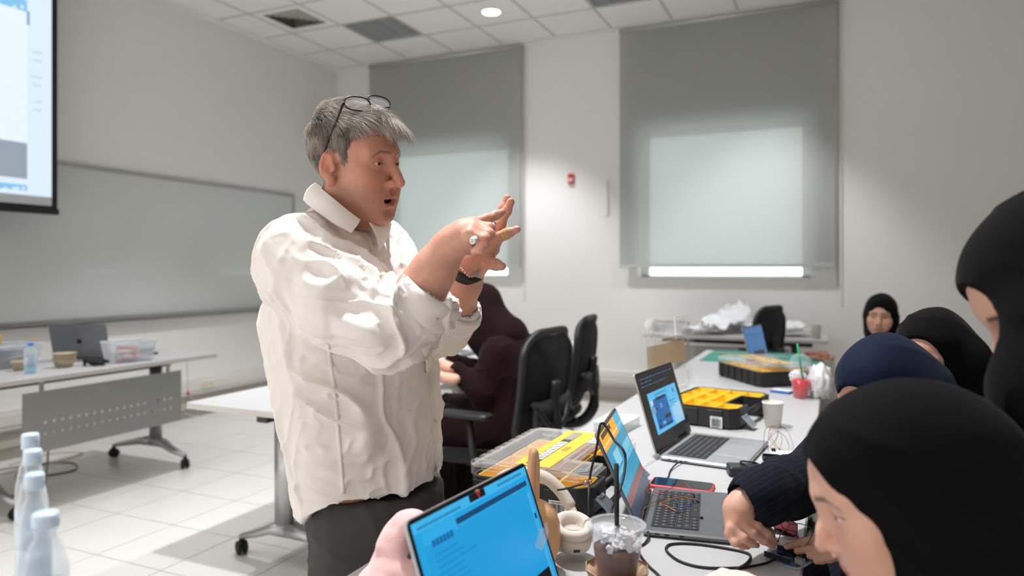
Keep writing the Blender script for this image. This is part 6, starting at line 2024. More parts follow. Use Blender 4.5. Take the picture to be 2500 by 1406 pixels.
# openings: cuffs, neck, hem
s.cone(W(1044, 734, 1.421), W(1075, 690, 1.415), 0.047, 0.050, 0.004, '-')
s.cone(W(1115, 758, 1.603), W(1133, 715, 1.575), 0.040, 0.046, 0.004, '-')
s.cone(W(846, 520, 1.65), W(858, 460, 1.63), 0.062, 0.085, 0.01, '-')
s.cone(W(893, 540, 1.57), W(914, 600, 1.55), 0.022, 0.004, 0.010, '-')
hemx = np.array([700, 728, 745, 800, 870, 960, 1040, 1090]); hemy = np.array([1246, 1249, 1252, 1228, 1216, 1215, 1196, 1165])
hem_s = (hemx - CX) / FPX * 1.64; hem_z = CAMZ - (hemy - HY) / FPX * np.interp(hemx, [740, 870, 1000, 1085], [1.66, 1.555, 1.56, 1.64])
hem_fn = lambda P: (P[..., 2] - np.interp(P[..., 0] * RT[0] + P[..., 1] * RT[1], hem_s, hem_z))
s.fun(hem_fn, (-1.6, 0.9, 0.5), (-0.5, 2.1, 0.9), 0.004, '-')
V, Q = s.mesh()
V = relax(V, Q, 2, 0.5)
N = vnormals(V, Q)
def px_of(P):
    Z = P @ FW
    return CX + (P @ RT) / Z * FPX, HY + (CAMZ - P[:, 2]) / Z * FPX
X_, Y_ = px_of(V)
def ridges(P, d, sc, seed, stretch=0.12):
    d = np.array(d, float); d = d / np.linalg.norm(d)
    q = P - d[None, :] * ((P @ d) * (1 - stretch))[:, None]
    n = vnoise(q + 0.02 * np.stack([vnoise(P, 9, seed), vnoise(P, 9, seed + 1), vnoise(P, 9, seed + 2)], 1), sc, seed)
    return 0.55 * (1 - np.abs(n) * 2.0) + 1.1 * np.exp(-(n / 0.15) ** 2) - 0.45
near = (V @ FW < 1.60) & (X_ > 700)
arm = sstep(1.60, 1.53, V @ FW) * sstep(690, 760, X_)
ua = W(950, 792, 1.43) - W(740, 645, 1.545); fa = W(1048, 728, 1.42) - W(950, 792, 1.43)
dr = -UP + RT * 0.30
tor = 1 - arm
D = np.zeros(len(V))
D += tor * 0.0066 * ridges(V, dr, 13, 3, 0.08) * sstep(560, 700, Y_)
D += tor * 0.0026 * ridges(V, -UP - RT * 0.5, 30, 5)
D += tor * 0.0055 * ridges(V, RT * 1.0 + UP * 0.7, 20, 8) * np.exp(-((X_ - 990) / 90) ** 2 - ((Y_ - 1050) / 160) ** 2)
D += tor * 0.0035 * ridges(V, RT * 1.0 + UP * 0.25, 18, 11) * np.exp(-((X_ - 680) / 60) ** 2 - ((Y_ - 760) / 120) ** 2)
D += arm * 0.0120 * ridges(V, ua + UP * 0.05, 17, 13, 0.06) * sstep(980, 900, X_)
D += arm * 0.0125 * ridges(V, np.cross(fa, FW) + fa * 0.5, 22, 17, 0.16) * sstep(880, 960, X_)
D += arm * 0.0032 * ridges(V, ua + UP * 0.1, 40, 19, 0.12)
D += 0.0014 * vnoise(V, 60, 23)
for c_, r_ in ((W(1052, 722, 1.42), 0.055), (W(1122, 745, 1.595), 0.05)):
    D *= 1 - 0.9 * np.exp(-(((V - c_) ** 2).sum(1)) / r_ ** 2)
V = V + N * D[:, None]
M_shirt = mat('white_linen', srgb(238, 231, 225), 0.75, bump=0.05, bscale=900, vary=0.012, vscale=30, sheen=0.15, spec=0.25)
shirt = link('shirt', np_mesh('shirt', V - mroot, Q), M_shirt, man)
from mathutils.bvhtree import BVHTree
sbvh = BVHTree.FromPolygons([tuple(v) for v in V], [tuple(int(i) for i in f) for f in Q])
EYE = Vector((0, 0, CAMZ))
def on_shirt(px, py):
    d = Vector(FW + RT * ((px - CX) / FPX) - UP * ((py - HY) / FPX)).normalized()
    loc, nor, _, _ = sbvh.ray_cast(EYE, d)
    if loc is None:
        return np.array(W(px, py, 1.6)), np.array(-FW)
    return np.array(loc), np.array(nor)
def strip_on(name, pts, w, m, raise_=0.0016, parent=shirt, n=6):
    """narrow raised band lying on the shirt along a path of pixels"""
    path = spline([(p[0], p[1]) for p in pts], n)
    top, bot = [], []
    LN = [on_shirt(p[0], p[1]) for p in path]
    P = np.array([a for a, b in LN]); Nn = np.array([b for a, b in LN])
    for _ in range(1):
        P[1:-1] = (P[:-2] + 2 * P[1:-1] + P[2:]) / 4; Nn[1:-1] = (Nn[:-2] + 2 * Nn[1:-1] + Nn[2:]) / 4
    mb = MB(); rings = []
    for i in range(len(P)):
        t = P[min(i + 1, len(P) - 1)] - P[max(i - 1, 0)]; t /= np.linalg.norm(t) + 1e-9
        nn = Nn[i] / (np.linalg.norm(Nn[i]) + 1e-9)
        sd_ = np.cross(t, nn); sd_ /= np.linalg.norm(sd_) + 1e-9
        rings.append([P[i] - sd_ * w / 2 - nn * 0.002, P[i] - sd_ * w / 2 * 0.8 + nn * raise_, P[i] + sd_ * w / 2 * 0.8 + nn * raise_, P[i] + sd_ * w / 2 - nn * 0.002])
    mb.loft([[tuple(v - mroot) for v in r] for r in rings], smooth=True)
    return mb.build(name, m, parent)
M_seam = mat('shirt_seam', srgb(228, 218, 206), 0.8)
strip_on('side_seam', [(800, 838), (812, 920), (822, 1010), (830, 1100), (838, 1205)], 0.010, M_shirt, 0.0022, n=14)
strip_on('front_placket', [(1042, 840), (1054, 930), (1062, 1010), (1066, 1090), (1068, 1165)], 0.030, M_shirt, 0.003)
strip_on('front_placket', [(884, 545), (906, 588), (926, 628), (938, 652)], 0.026, M_shirt, 0.004)
M_btn = mat('shirt_button', srgb(226, 206, 172), 0.35)
for px, py in ((880, 551), (910, 600), (932, 642), (1048, 900), (1060, 1030), (1066, 1140), (1064, 775)):
    c, n = on_shirt(px, py)
    MB().lathe([(0.0005, 0.0), (0.0045, 0.0005), (0.0055, 0.0016), (0.005, 0.0026), (0.003, 0.0020), (0.0005, 0.0020)], 16, M=Matrix.Translation(Vector(c - mroot + n * 0.003)) @ rot_to(n), cap=False).build('button', M_btn, shirt)
# collar leaves
def leaf(top, bot, thick=0.0035, n=6):
    A = spline([W(*p) for p in top], n); B = spline([W(*p) for p in bot], n)
    rings = []
    rows_ = []
    for a, b in zip(A, B):
        row = []
        for k in range(5):
            t = k / 4
            p = a * (1 - t) + b * t
            row.append(p)
        rows_.append(row)
    R_ = np.array(rows_)
    du = np.gradient(R_, axis=0); dv = np.gradient(R_, axis=1)
    nn = np.cross(du, dv); nn /= np.linalg.norm(nn, axis=2, keepdims=True) + 1e-9
    bul = np.sin(np.linspace(0, math.pi, 5))[None, :, None] * 0.006
    sgn = np.sign((nn * (-FW)).sum(2, keepdims=True)); nn = nn * sgn
    F_ = R_ + nn * (thick / 2 + bul); Bk = R_ + nn * (-thick / 2 + bul)
    m = MB(); k5 = len(rows_)
    for G_ in (F_, Bk):
        v = (G_.reshape(-1, 3) - mroot).tolist()
        m.add(v, [(i * 5 + j, (i + 1) * 5 + j, (i + 1) * 5 + j + 1, i * 5 + j + 1) for i in range(k5 - 1) for j in range(4)], 0, True)
    edge = [(i, 0) for i in range(k5)] + [(k5 - 1, j) for j in range(1, 5)] + [(i, 4) for i in range(k5 - 2, -1, -1)] + [(0, j) for j in range(3, 0, -1)]
    ring1 = [tuple(F_[i, j] - mroot) for i, j in edge]; ring2 = [tuple(Bk[i, j] - mroot) for i, j in edge]
    m.loft([ring1, ring2], cap0=False, cap1=False, smooth=False)
    return m.build('collar', M_shirt, shirt)
leaf([(800, 470, 1.80), (772, 447, 1.70), (782, 458, 1.59), (812, 483, 1.535), (845, 511, 1.52), (879, 537, 1.535)],
     [(790, 505, 1.82), (744, 487, 1.70), (752, 500, 1.575), (785, 525, 1.51), (820, 548, 1.495), (857, 569, 1.51)])
leaf([(902, 543, 1.575), (925, 540, 1.62), (950, 527, 1.68), (930, 500, 1.74)], [(925, 612, 1.575), (940, 590, 1.62), (951, 560, 1.68), (945, 530, 1.76)])
leaf([(800, 470, 1.80), (850, 485, 1.80), (930, 500, 1.74)], [(790, 505, 1.82), (850, 520, 1.84), (945, 530, 1.76)])
# rolled cuffs
def cuff(c0, c1, r, w, flare, seed):
    a, b = W(*c0), W(*c1)
    ax = b - a; ax /= np.linalg.norm(ax)
    u = np.cross(ax, FW); u /= np.linalg.norm(u); v = np.cross(ax, u)
    rings = []
    prof = [(r, -0.006), (r + 0.006, -0.004), (r + 0.008, 0.25), (r + 0.006, 0.5), (r + 0.009, 0.72), (r + 0.004 + flare, 1.0), (r - 0.002 + flare, 1.0), (r - 0.006, 0.6), (r - 0.008, 0.0)]
    for rr_, t in prof:
        ring = []
        for k in range(40):
            an = 2 * math.pi * k / 40
            wob = 1 + 0.045 * math.sin(3 * an + seed + 4 * t) + 0.03 * math.sin(7 * an + seed * 2 - 5 * t)
            p = a + ax * (w * t) + (u * math.cos(an) + v * math.sin(an)) * rr_ * wob
            ring.append(tuple(p - mroot))
        rings.append(ring)
    MB().loft(rings, smooth=True, cap0=False, cap1=False).build('rolled_cuff', M_shirt, shirt)
cuff((1020, 765, 1.425), (1056, 716, 1.42), 0.060, 0.056, 0.002, 1.0)
cuff((1101, 782, 1.625), (1127, 733, 1.59), 0.052, 0.050, 0.002, 2.2)
tip = [W(1035, 752, 1.385), W(1088, 762, 1.375), W(1068, 790, 1.375), W(1045, 822, 1.382)]
MB().add([tuple(p - mroot) for p in tip] + [tuple(p - mroot + np.array(FW) * 0.003) for p in tip], [(0, 1, 2, 3), (7, 6, 5, 4), (0, 4, 5, 1), (1, 5, 6, 2), (2, 6, 7, 3), (3, 7, 4, 0)]).build('cuff_flap', M_shirt, shirt)
tip = [W(1110, 768, 1.575), W(1157, 765, 1.57), W(1140, 772, 1.57), W(1112, 790, 1.575)]
MB().add([tuple(p - mroot) for p in tip] + [tuple(p - mroot + np.array(FW) * 0.003) for p in tip], [(0, 1, 2, 3), (7, 6, 5, 4), (0, 4, 5, 1), (1, 5, 6, 2), (2, 6, 7, 3), (3, 7, 4, 0)]).build('cuff_flap', M_shirt, shirt)

# ------------------------------------------------------------------ trousers and shoes
s = SDF(0.008)
rows = [(1180, 742, 1080, .17), (1240, 752, 1088, .175), (1320, 770, 1080, .175), (1420, 800, 1066, .165)]
zs, cs, aa, bb_ = [], [], [], []
for y, l, r, A in rows:
    c = W((l + r) / 2, y, ZT); e = (r - l) / 2 / FPX * ZT
    zs.append(CAMZ - (y - HY) / FPX * ZT); cs.append((c[0], c[1])); bb_.append(A)
    aa.append(math.sqrt(max(e * e - (0.375 * A) ** 2, 0.02 ** 2)) / 0.927)
s.loft(zs, cs, aa, bb_, bf, 0.03)
cc = np.array([cs[-1][0], cs[-1][1], 0])
for q in (1, -1):
    hp_ = cc + lat * 0.088 * q + np.array([0, 0, zs[-1] + 0.02])
    kn = cc + lat * 0.10 * q + np.array([0.0, 0, 0.42]) + bf * 0.02
    an = cc + lat * 0.11 * q + np.array([0, 0, 0.05]) - bf * 0.02
    s.chain([hp_, kn, an], [0.105, 0.085, 0.065], 0.04, 0.06)
s.fun(lambda P: P[..., 2] - 0.03, (-1.6, 0.9, -0.1), (-0.5, 2.1, 0.06), 0.0, '-')
V, Q = s.mesh()
N = vnormals(V, Q)
V = V + N * (0.004 * ridges(V, -UP + RT * 0.2, 14, 31) + 0.003 * ridges(V, RT - UP * 0.4, 20, 33))[:, None]
tr = link('trousers', np_mesh('trousers', V - mroot, Q), mat('charcoal_wool', srgb(66, 64, 64), 0.85, bump=0.3, bscale=600, vary=0.06, vscale=60), man)
for q in (1, -1):
    an = cc + lat * 0.11 * q - bf * 0.02
    sh = SDF(0.006)
    sh.ell(an + np.array([0, 0, 0.055]) - bf * 0.01, (0.05, 0.05, 0.05), 0.03)
    sh.cone(an + np.array([0, 0, 0.036]) - bf * 0.03, an + bf * 0.16 + np.array([0, 0, 0.032]), 0.040, 0.036, 0.03)
    sh.fun(lambda P: P[..., 2] - 0.0, (-2, 0.5, -0.1), (0, 2.5, 0.02), 0.0, '-')
    V, Q = sh.mesh()
    link('shoe', np_mesh('shoe', V - mroot, Q), mat('shoe_leather', (0.02, 0.016, 0.013), 0.4), man)

# ------------------------------------------------------------------ what he wears and holds
g0 = W(873, 252, 1.55)
gl_ = thing('glasses', 'dark-framed spectacles pushed up onto grey hair', 'glasses', g0)
def rim(cx, cy, w, h, zl, zr, tilt=0.0):
    out = []
    for k in range(33):
        a = 2 * math.pi * k / 32
        x = abs(math.cos(a)) ** 0.85 * math.copysign(1, math.cos(a)) * w / 2; y = abs(math.sin(a)) ** 0.85 * math.copysign(1, math.sin(a)) * h / 2
        X, Y = cx + x, cy + y + tilt * x
        t = (x / w + 0.5)
        out.append(W(X, Y, zl + (zr - zl) * t - 0.012 * (y / h)) - g0)
    return out
M_gf = mat('spectacle_frame', srgb(44, 26, 40), 0.25)
M_gl = glassy('spectacle_lens', (0.95, 0.95, 0.96), 0.12, 0.03, 0.9)
fo = None
for (cx, cy, w, h, a, b, tl_) in ((872, 253, 64, 34, 1.520, 1.560, 0.10), (925, 248, 54, 26, 1.575, 1.615, 0.22)):
    R_ = rim(cx, cy, w, h, a, b, tl_)
    fo = MB().tube(R_, 0.0017, 8, caps=False).build('frame', M_gf, gl_)
    MB().add(R_[:-1], [tuple(range(32))]).build('lens', M_gl, fo)
MB().tube(spline([W(901, 248, 1.555) - g0, W(897, 238, 1.562) - g0, W(902, 243, 1.575) - g0], 4), 0.0016, 6).build('bridge', M_gf, gl_)
MB().tube(spline([W(840, 250, 1.520) - g0, W(834, 262, 1.518) - g0, W(820, 298, 1.528) - g0, W(804, 335, 1.538) - g0, W(793, 366, 1.548) - g0, W(790, 385, 1.56) - g0], 5), [0.0028] * 8 + [0.0022] * 18, 6).build('temple', M_gf, gl_)
MB().tube(spline([W(951, 256, 1.615) - g0, W(945, 290, 1.68) - g0, W(930, 330, 1.72) - g0], 5), 0.0022, 6).build('temple', M_gf, gl_)

m0, m1 = W(1153, 589, 1.322), W(1206, 545, 1.470)
mk = thing('marker_pen', 'white capped marker pen gripped in a fist', 'marker', m0)
ax = (m1 - m0); Lm = np.linalg.norm(ax); ax /= Lm
MB().tube([(0, 0, 0), tuple(ax * 0.003), tuple(ax * 0.05), tuple(ax * Lm * 0.9)], [0.0058, 0.0066, 0.0066, 0.0066], 18).build('barrel', mat('marker_white', srgb(236, 232, 230), 0.35), mk)
MB().tube([tuple(ax * Lm * 0.9), tuple(ax * Lm)], [0.0052, 0.0045], 14).build('cap', mat('marker_blue', srgb(70, 96, 150), 0.4), mk)
MB().tube([tuple(-ax * 0.0006), tuple(ax * 0.001)], 0.0015, 10).build('end_dimple', M_edge, mk)

wc_, wa = W(1139, 660, 1.531), W(1160, 622, 1.512) - W(1132, 690, 1.55)
wa /= np.linalg.norm(wa)
wt_ = thing('wristwatch', 'black sports watch strap on the raised left wrist', 'watch', wc_)
u = np.cross(wa, FW); u /= np.linalg.norm(u); v = np.cross(wa, u)
rings = []
for k in range(41):
    an = 2 * math.pi * k / 40
    d = u * math.cos(an) + v * math.sin(an)
    rings.append([tuple(d * r + wa * t) for r, t in ((0.0345, -0.011), (0.0385, -0.0115), (0.0395, 0.0), (0.0385, 0.0115), (0.0345, 0.011))])
MB().loft(rings, cap0=False, cap1=False, smooth=True).build('strap', mat('watch_strap', (0.02, 0.022, 0.024), 0.55), wt_)
for k in range(6):
    an = 2.5 + k * 0.16
    d = u * math.cos(an) + v * math.sin(an)
    MB().lathe([(0.0005, 0), (0.0018, 0.0004), (0.0022, 0)], 8, M=Matrix.Translation(Vector(d * 0.0395)) @ rot_to(d), cap=False).build('strap_hole', M_black, wt_)
d = u * math.cos(0.35) + v * math.sin(0.35)
fc_ = W(1163, 672, 1.508) - wc_
MB().rbox((-0.012, -0.015, -0.004), (0.012, 0.015, 0.005), 0.006, M=Matrix.Translation(Vector(d * 0.040)) @ rot_to(d)).build('watch_case', mat('watch_case', (0.03, 0.03, 0.032), 0.3, 0.5), wt_)
br_ = thing('bracelet', 'string of pale beads with a small heart charm over the watch', 'bracelet', wc_)
path = spline([W(1118, 622, 1.515), W(1115, 632, 1.500), W(1119, 645, 1.492), W(1128, 658, 1.486), W(1137, 668, 1.484), W(1146, 675, 1.486), W(1157, 674, 1.492)], 5)
bm3 = MB().lathe([(max(0.0025 * math.sin(math.pi * k / 6), 1e-5), -0.0025 * math.cos(math.pi * k / 6)) for k in range(7)], 10, cap=False).mesh('bead')
acc = [path[0]]
for p in path:
    if np.linalg.norm(p - acc[-1]) > 0.0050:
        acc.append(p)
M_bead = mat('bead_pearl', srgb(226, 204, 188), 0.3, 0.2)
for p in acc:
    link('bead', bm3, M_bead, br_, p - wc_)
hs = [(0, -0.007), (0.006, 0.0), (0.0055, 0.005), (0.0025, 0.006), (0, 0.0035), (-0.0025, 0.006), (-0.0055, 0.005), (-0.006, 0.0)]
MB().prism(hs, -0.001, 0.0012, M=Matrix.Translation(Vector(W(1165, 670, 1.482) - wc_)) @ rot_to(-FW)).build('heart_charm', mat('charm_metal', srgb(150, 142, 134), 0.3, 0.8), br_)
ba = W(1229, 574.5, 1.476); bb2 = W(1241, 569, 1.4715)
bdg = thing('bandage', 'tan plaster wrapped around the outstretched finger', 'plaster', ba)
MB().tube([(0, 0, 0), tuple(bb2 - ba)], [0.0122, 0.0118], 20, caps=False).build('plaster', mat('plaster_tan', srgb(226, 186, 122), 0.7), bdg)
MB().tube([tuple((bb2 - ba) * 0.3), tuple((bb2 - ba) * 0.7)], 0.0125, 20, caps=False).build('pad', mat('plaster_pad', srgb(216, 172, 108), 0.75), bdg)
# ------------------------------------------------------------------ seated and standing people in headscarves
def cloth_mat(name, col, rough=0.8, sheen=0.25, stripes=False):
    sheen *= 0.12
    m = mat(name, col, rough, bump=0.15, bscale=500, sheen=sheen, spec=0.06, vary=0.08, vscale=12)
    if stripes:
        nt = m.node_tree
        b = nt.nodes['Principled BSDF']
        tc = nt.nodes.new('ShaderNodeTexCoord')
        sa = W(1832, 1220, 1.35) - W(1960, 1170, 1.50); sa = sa / np.linalg.norm(sa)
        nrm = np.cross(sa, -FW + 0.8 * UP); nrm = nrm / np.linalg.norm(nrm)
        dp = nt.nodes.new('ShaderNodeVectorMath'); dp.operation = 'DOT_PRODUCT'
        dp.inputs[1].default_value = tuple(nrm * 2 * math.pi / 0.011)
        sn = nt.nodes.new('ShaderNodeMath'); sn.operation = 'SINE'
        nt.links.new(tc.outputs['Object'], dp.inputs[0]); nt.links.new(dp.outputs['Value'], sn.inputs[0])
        cr = nt.nodes.new('ShaderNodeValToRGB')
        cr.color_ramp.elements[0].position = 0.93; cr.color_ramp.elements[0].color = tuple(col) + (1,)
        cr.color_ramp.elements[1].position = 0.99; cr.color_ramp.elements[1].color = (0.024, 0.027, 0.042, 1)
        nt.links.new(sn.outputs[0], cr.inputs[0]); nt.links.new(cr.outputs[0], b.inputs['Base Color'])
    return m
M_abk = cloth_mat('abaya_black', (0.0042, 0.0042, 0.0045))
M_hbk = cloth_mat('scarf_black', (0.0046, 0.0046, 0.0048), 0.85, 0.35)
M_navy = cloth_mat('scarf_navy', (0.009, 0.014, 0.034), 0.7, 0.35)
M_stripe = cloth_mat('abaya_navy_pinstripe', (0.010, 0.011, 0.018), 0.8, 0.2, True)
M_maroon = cloth_mat('abaya_maroon', (0.014, 0.0052, 0.006), 0.85, 0.3)
M_maroon2 = cloth_mat('scarf_maroon', (0.014, 0.0058, 0.006), 0.85, 0.3)

def R3(M4):
    A = np.array(M4)[:3, :3]
    return A / np.linalg.norm(A[:, 0])
def hood_sdf(M4, h, k=1.0, chin=True, cap_only=False, tip=0.0):
    """close-fitting headscarf round a head placed by M4"""
    s = SDF(h)
    sc = float(np.linalg.norm(np.array(M4)[:3, 0])) * k
    R = R3(M4)
    p = lambda x, y, z: np.array(M4 @ Vector((x, y, z)))
    s.ell(p(0, -0.026, 0.036), np.array([0.087, 0.106, 0.099]) * sc, 0.03, '+', R)
    s.ell(p(0, 0.012, 0.046), np.array([0.077, 0.086, 0.078]) * sc, 0.02, '+', R)
    s.ell(p(0, -0.012, -0.006), np.array([0.096, 0.066, 0.062]) * sc, 0.03, '+', R)
    if chin:
        s.ell(p(0, 0.000, -0.062), np.array([0.074, 0.078, 0.088]) * sc, 0.04, '+', R)
        s.ell(p(0, -0.055, -0.075), np.array([0.082, 0.065, 0.095]) * sc, 0.05, '+', R)
        s.ell(p(0, 0.020, -0.118), np.array([0.060, 0.062, 0.036]) * sc, 0.03, '+', R)
    if tip:
        s.ell(p(0, 0.080 + tip, 0.064), np.array([0.046, 0.026, 0.010]) * sc, 0.015, '+', R)
    return s, p, sc, R
def face_hole(s, p, sc, R, top=0.072, bottom=-0.112, w=0.058, deep=0.045):
    cz = (top + bottom) / 2; hz = (top - bottom) / 2
    s.ell(p(0, deep + 0.07, cz), np.array([w, 0.075, hz]) * sc, 0.006, '-', R)
    s.ell(p(0, deep + 0.045, cz - 0.005), np.array([w * 0.96, 0.055, hz * 0.95]) * sc, 0.004, '-', R)

def woman(label, headpos, face, pitch, roll, scale, h_face, h_cloth, scarf, robe, torso, arms=(), face_on=True, hole=None, tip=0.0,
          chin=True, skirts=(), base=None, squint=0.0, fold=0.004, eyes=True, lower=0.0, iris=None, drape=()):
    """torso/arms/skirts: lists of (world point, radius) chains for the robe; drape: extra scarf chains"""
    b0 = np.array(base if base is not None else [headpos[0], headpos[1], 0.0], float)
    t = thing('person', label, 'person', b0)
    M4 = head_matrix(headpos, face, pitch, roll, scale)
    T_ = Matrix.Translation(Vector([-float(c) for c in b0]))
    parts = []
    V, Q, C = head_mesh(False, h_face, 0.0, squint=squint)
    parts.append((xform(V, M4), Q, C))
    s = SDF(0.012)
    inner = [p_ for p_, r in torso]
    for i in range(len(torso) - 1):
        s.cone(torso[i][0], torso[i + 1][0], torso[i][1] * 0.72, torso[i + 1][1] * 0.72, 0.05)
    V, Q = s.mesh()
    parts.append((V, Q, SKIN_F))
    hands = []
    for a in arms:
        if a.get('hand'):
            hs_ = SDF(a.get('h', 0.0024))
            a['hand'](hs_)
            V, Q = hs_.mesh(); V = relax(V, Q, 1, 0.4)
            Cc = np.tile(SKIN_F * a.get('tone', 1.0), (len(V), 1))
            for pt, r in a.get('red', ()):
                d = np.exp(-((V - pt) ** 2).sum(1) / r ** 2) * 0.5
                Cc = Cc * (1 - d[:, None]) + (SKIN_F * np.array([1.0, 0.66, 0.58]))[None, :] * d[:, None]
            parts.append((V, Q, Cc))
    V, Q, C = join_np(parts)
    link('body', np_mesh('body', V - b0, Q, C), M_skinf, t)
    if eyes:
        eye_obj(t, T_ @ M4, iris or mat('iris_brown', srgb(52, 34, 24), 0.08))
    # scarf
    s, p, sc, R = hood_sdf(M4, h_cloth, 1.0, chin, tip=tip)
    for ch in drape:
        s.chain([q for q, r in ch], [r for q, r in ch], 0.04, 0.05)
    if face_on:
        face_hole(s, p, sc, R, **(hole or {}))
    V, Q = s.mesh(); V = relax(V, Q, 2, 0.5)
    N = vnormals(V, Q)
    up = np.array(M4)[:3, 2]
    V = V + N * (fold * 0.55 * ridges(V, up + 0.5 * np.array(M4)[:3, 1] / 1.0, 16, 3 + scale) * sstep(0.0, 0.1, np.linalg.norm(V - np.array(headpos), axis=1)))[:, None]
    sco = link('headscarf', np_mesh('headscarf', V - b0, Q), scarf, t)
    # robe
    s = SDF(h_cloth)
    s.chain([q for q, r in torso], [r for q, r in torso], 0.08, 0.02)
    for ch in skirts:
        s.chain([q for q, r in ch], [r for q, r in ch], 0.06, 0.08)
    for a in arms:
        ch = a['sleeve']
        s.chain([q for q, r in ch], [r for q, r in ch], 0.04, 0.06)
        if 'cut' in a:
            s.cone(a['cut'][0], a['cut'][1], a['cut'][2], a['cut'][2], 0.003, '-')
    s.fun(lambda P: P[..., 2] - 0.012, (-6, -3, -0.2), (4, 8, 0.05), 0.0, '-')
    V, Q = s.mesh(); V = relax(V, Q, 2, 0.5)
    N = vnormals(V, Q)
    fm_ = np.ones(len(V))
    for a in arms:
        if 'cut' in a:
            fm_ *= 1 - 0.97 * np.exp(-(((V - a['cut'][0]) ** 2).sum(1)) / 0.06 ** 2)
    V = V + N * (fm_ * (fold * 1.3 * ridges(V, -UP + 0.3 * RT, 13, 5) + fold * 0.8 * ridges(V, np.array([0.8, -0.5, 0.2]), 19, 9)))[:, None]
    V[:, 2] = np.maximum(V[:, 2], 0.012)
    link('robe', np_mesh('robe', V - b0, Q), robe, t)
    return t, M4, b0

def P3(x, y, z):
    return np.array([x, y, z], float)
XN = np.array([-1.0, 0.0, 0.0])

# --- person in maroon at the middle table
hpos = W(1176, 762, 3.42)
fdir = np.array([-0.97, 0.22, 0.0])
sx, sy = hpos[0] + 0.13, hpos[1] - 0.01
def maroon_hand(s):
    c = W(1078, 890, 3.30)
    s.cone(c + np.array([0.07, 0.0, -0.02]), c, 0.026, 0.028, 0.02)
    for k in range(4):
        a = c + np.array([-0.015, -0.022 + 0.015 * k, 0.004]); b = a + np.array([-0.03, 0.0, 0.012 - 0.006 * k]); d = b + np.array([0.004, 0.0, -0.028])
        s.chain([a, b, d], [0.0095, 0.0085, 0.0075], 0.004, 0.008)
    s.chain([c + np.array([0.0, -0.02, 0.015]), c + np.array([-0.025, -0.02, 0.03]), c + np.array([-0.04, -0.012, 0.022])], [0.011, 0.009, 0.008], 0.004, 0.008)
def maroon_hand2(s):
    c = W(1082, 922, 3.22)
    s.cone(c + np.array([0.06, 0.0, -0.004]), c, 0.025, 0.026, 0.02)
    for k in range(4):
        a = c + np.array([-0.012, -0.02 + 0.014 * k, 0.0]); b = a + np.array([-0.035, 0.004, 0.004]); d = b + np.array([-0.02, 0.004, -0.012])
        s.chain([a, b, d], [0.0092, 0.0082, 0.007], 0.004, 0.008)
    s.chain([c + np.array([0.0, -0.02, 0.01]), c + np.array([-0.03, -0.028, 0.012]), c + np.array([-0.05, -0.02, 0.006])], [0.011, 0.009, 0.008], 0.004, 0.008)
woman('seated person in a maroon headscarf and robe at the bare table', hpos, fdir, math.radians(-30), 0.0, 0.98, 0.0035, 0.006, M_maroon2, M_maroon,
      [(P3(sx, sy, 0.93), 0.105), (P3(sx + 0.05, sy, 0.80), 0.165), (P3(sx + 0.06, sy, 0.62), 0.17), (P3(sx + 0.03, sy, 0.53), 0.175)],
      arms=[{'sleeve': [(P3(sx + 0.02, sy - 0.13, 0.91), 0.075), (P3(sx - 0.02, sy - 0.19, 0.74), 0.060), (W(1120, 908, 3.26), 0.048)], 'hand': maroon_hand2, 'h': 0.003, 'cut': (W(1100, 918, 3.24), W(1085, 920, 3.23), 0.036)},
            {'sleeve': [(P3(sx + 0.02, sy + 0.16, 0.90), 0.085), (P3(sx - 0.10, sy + 0.20, 0.74), 0.070), (W(1108, 888, 3.38), 0.048)], 'hand': maroon_hand, 'h': 0.003}],
      skirts=[[(P3(sx + 0.02, sy - 0.07, 0.56), 0.15), (P3(sx - 0.34, sy - 0.10, 0.53), 0.125), (P3(sx - 0.36, sy - 0.10, 0.25), 0.115), (P3(sx - 0.36, sy - 0.10, 0.06), 0.12)],
              [(P3(sx + 0.02, sy + 0.08, 0.56), 0.15), (P3(sx - 0.34, sy + 0.10, 0.53), 0.125), (P3(sx - 0.36, sy + 0.10, 0.25), 0.115), (P3(sx - 0.36, sy + 0.10, 0.06), 0.12)]],
      base=[sx, sy, 0.0], fold=0.003, drape=[[(hpos + np.array([0.05, 0, -0.07]), 0.085), (P3(sx, sy, 0.97), 0.115)], [(hpos + np.array([-0.02, 0, -0.12]), 0.06), (P3(sx - 0.05, sy, 0.86), 0.06)]], hole=dict(w=0.056))

# --- person far along the row, turned to the camera
hpos = W(2150, 772, 4.15)
th3 = math.radians(32)
fdir = -FW * math.cos(th3) - RT * math.sin(th3)
sx, sy = hpos[0] + 0.05, hpos[1] + 0.02
woman('seated person in a black headscarf looking towards the camera by the far wall', hpos, fdir, math.radians(-4), math.radians(-3), 0.98, 0.0026, 0.006, M_hbk, M_abk,
      [(P3(sx, sy, 0.86), 0.10), (P3(sx + 0.02, sy, 0.74), 0.155), (P3(sx + 0.03, sy, 0.52), 0.16)],
      arms=[{'sleeve': [(P3(sx, sy - 0.15, 0.82), 0.075), (P3(sx - 0.08, sy - 0.18, 0.79), 0.055), (P3(sx - 0.13, sy - 0.12, 0.79), 0.045)]}, {'sleeve': [(P3(sx, sy + 0.15, 0.82), 0.075), (P3(sx - 0.08, sy + 0.18, 0.79), 0.055), (P3(sx - 0.13, sy + 0.10, 0.79), 0.045)]}],
      skirts=[[(P3(sx, sy, 0.50), 0.16), (P3(sx - 0.05, sy, 0.25), 0.17), (P3(sx - 0.06, sy, 0.08), 0.19)]], base=[sx, sy, 0], hole=dict(w=0.056, top=0.070, bottom=-0.108),
      drape=[[(hpos + np.array([0.01, 0.01, -0.10]), 0.08), (P3(sx, sy, 0.86), 0.13)]])

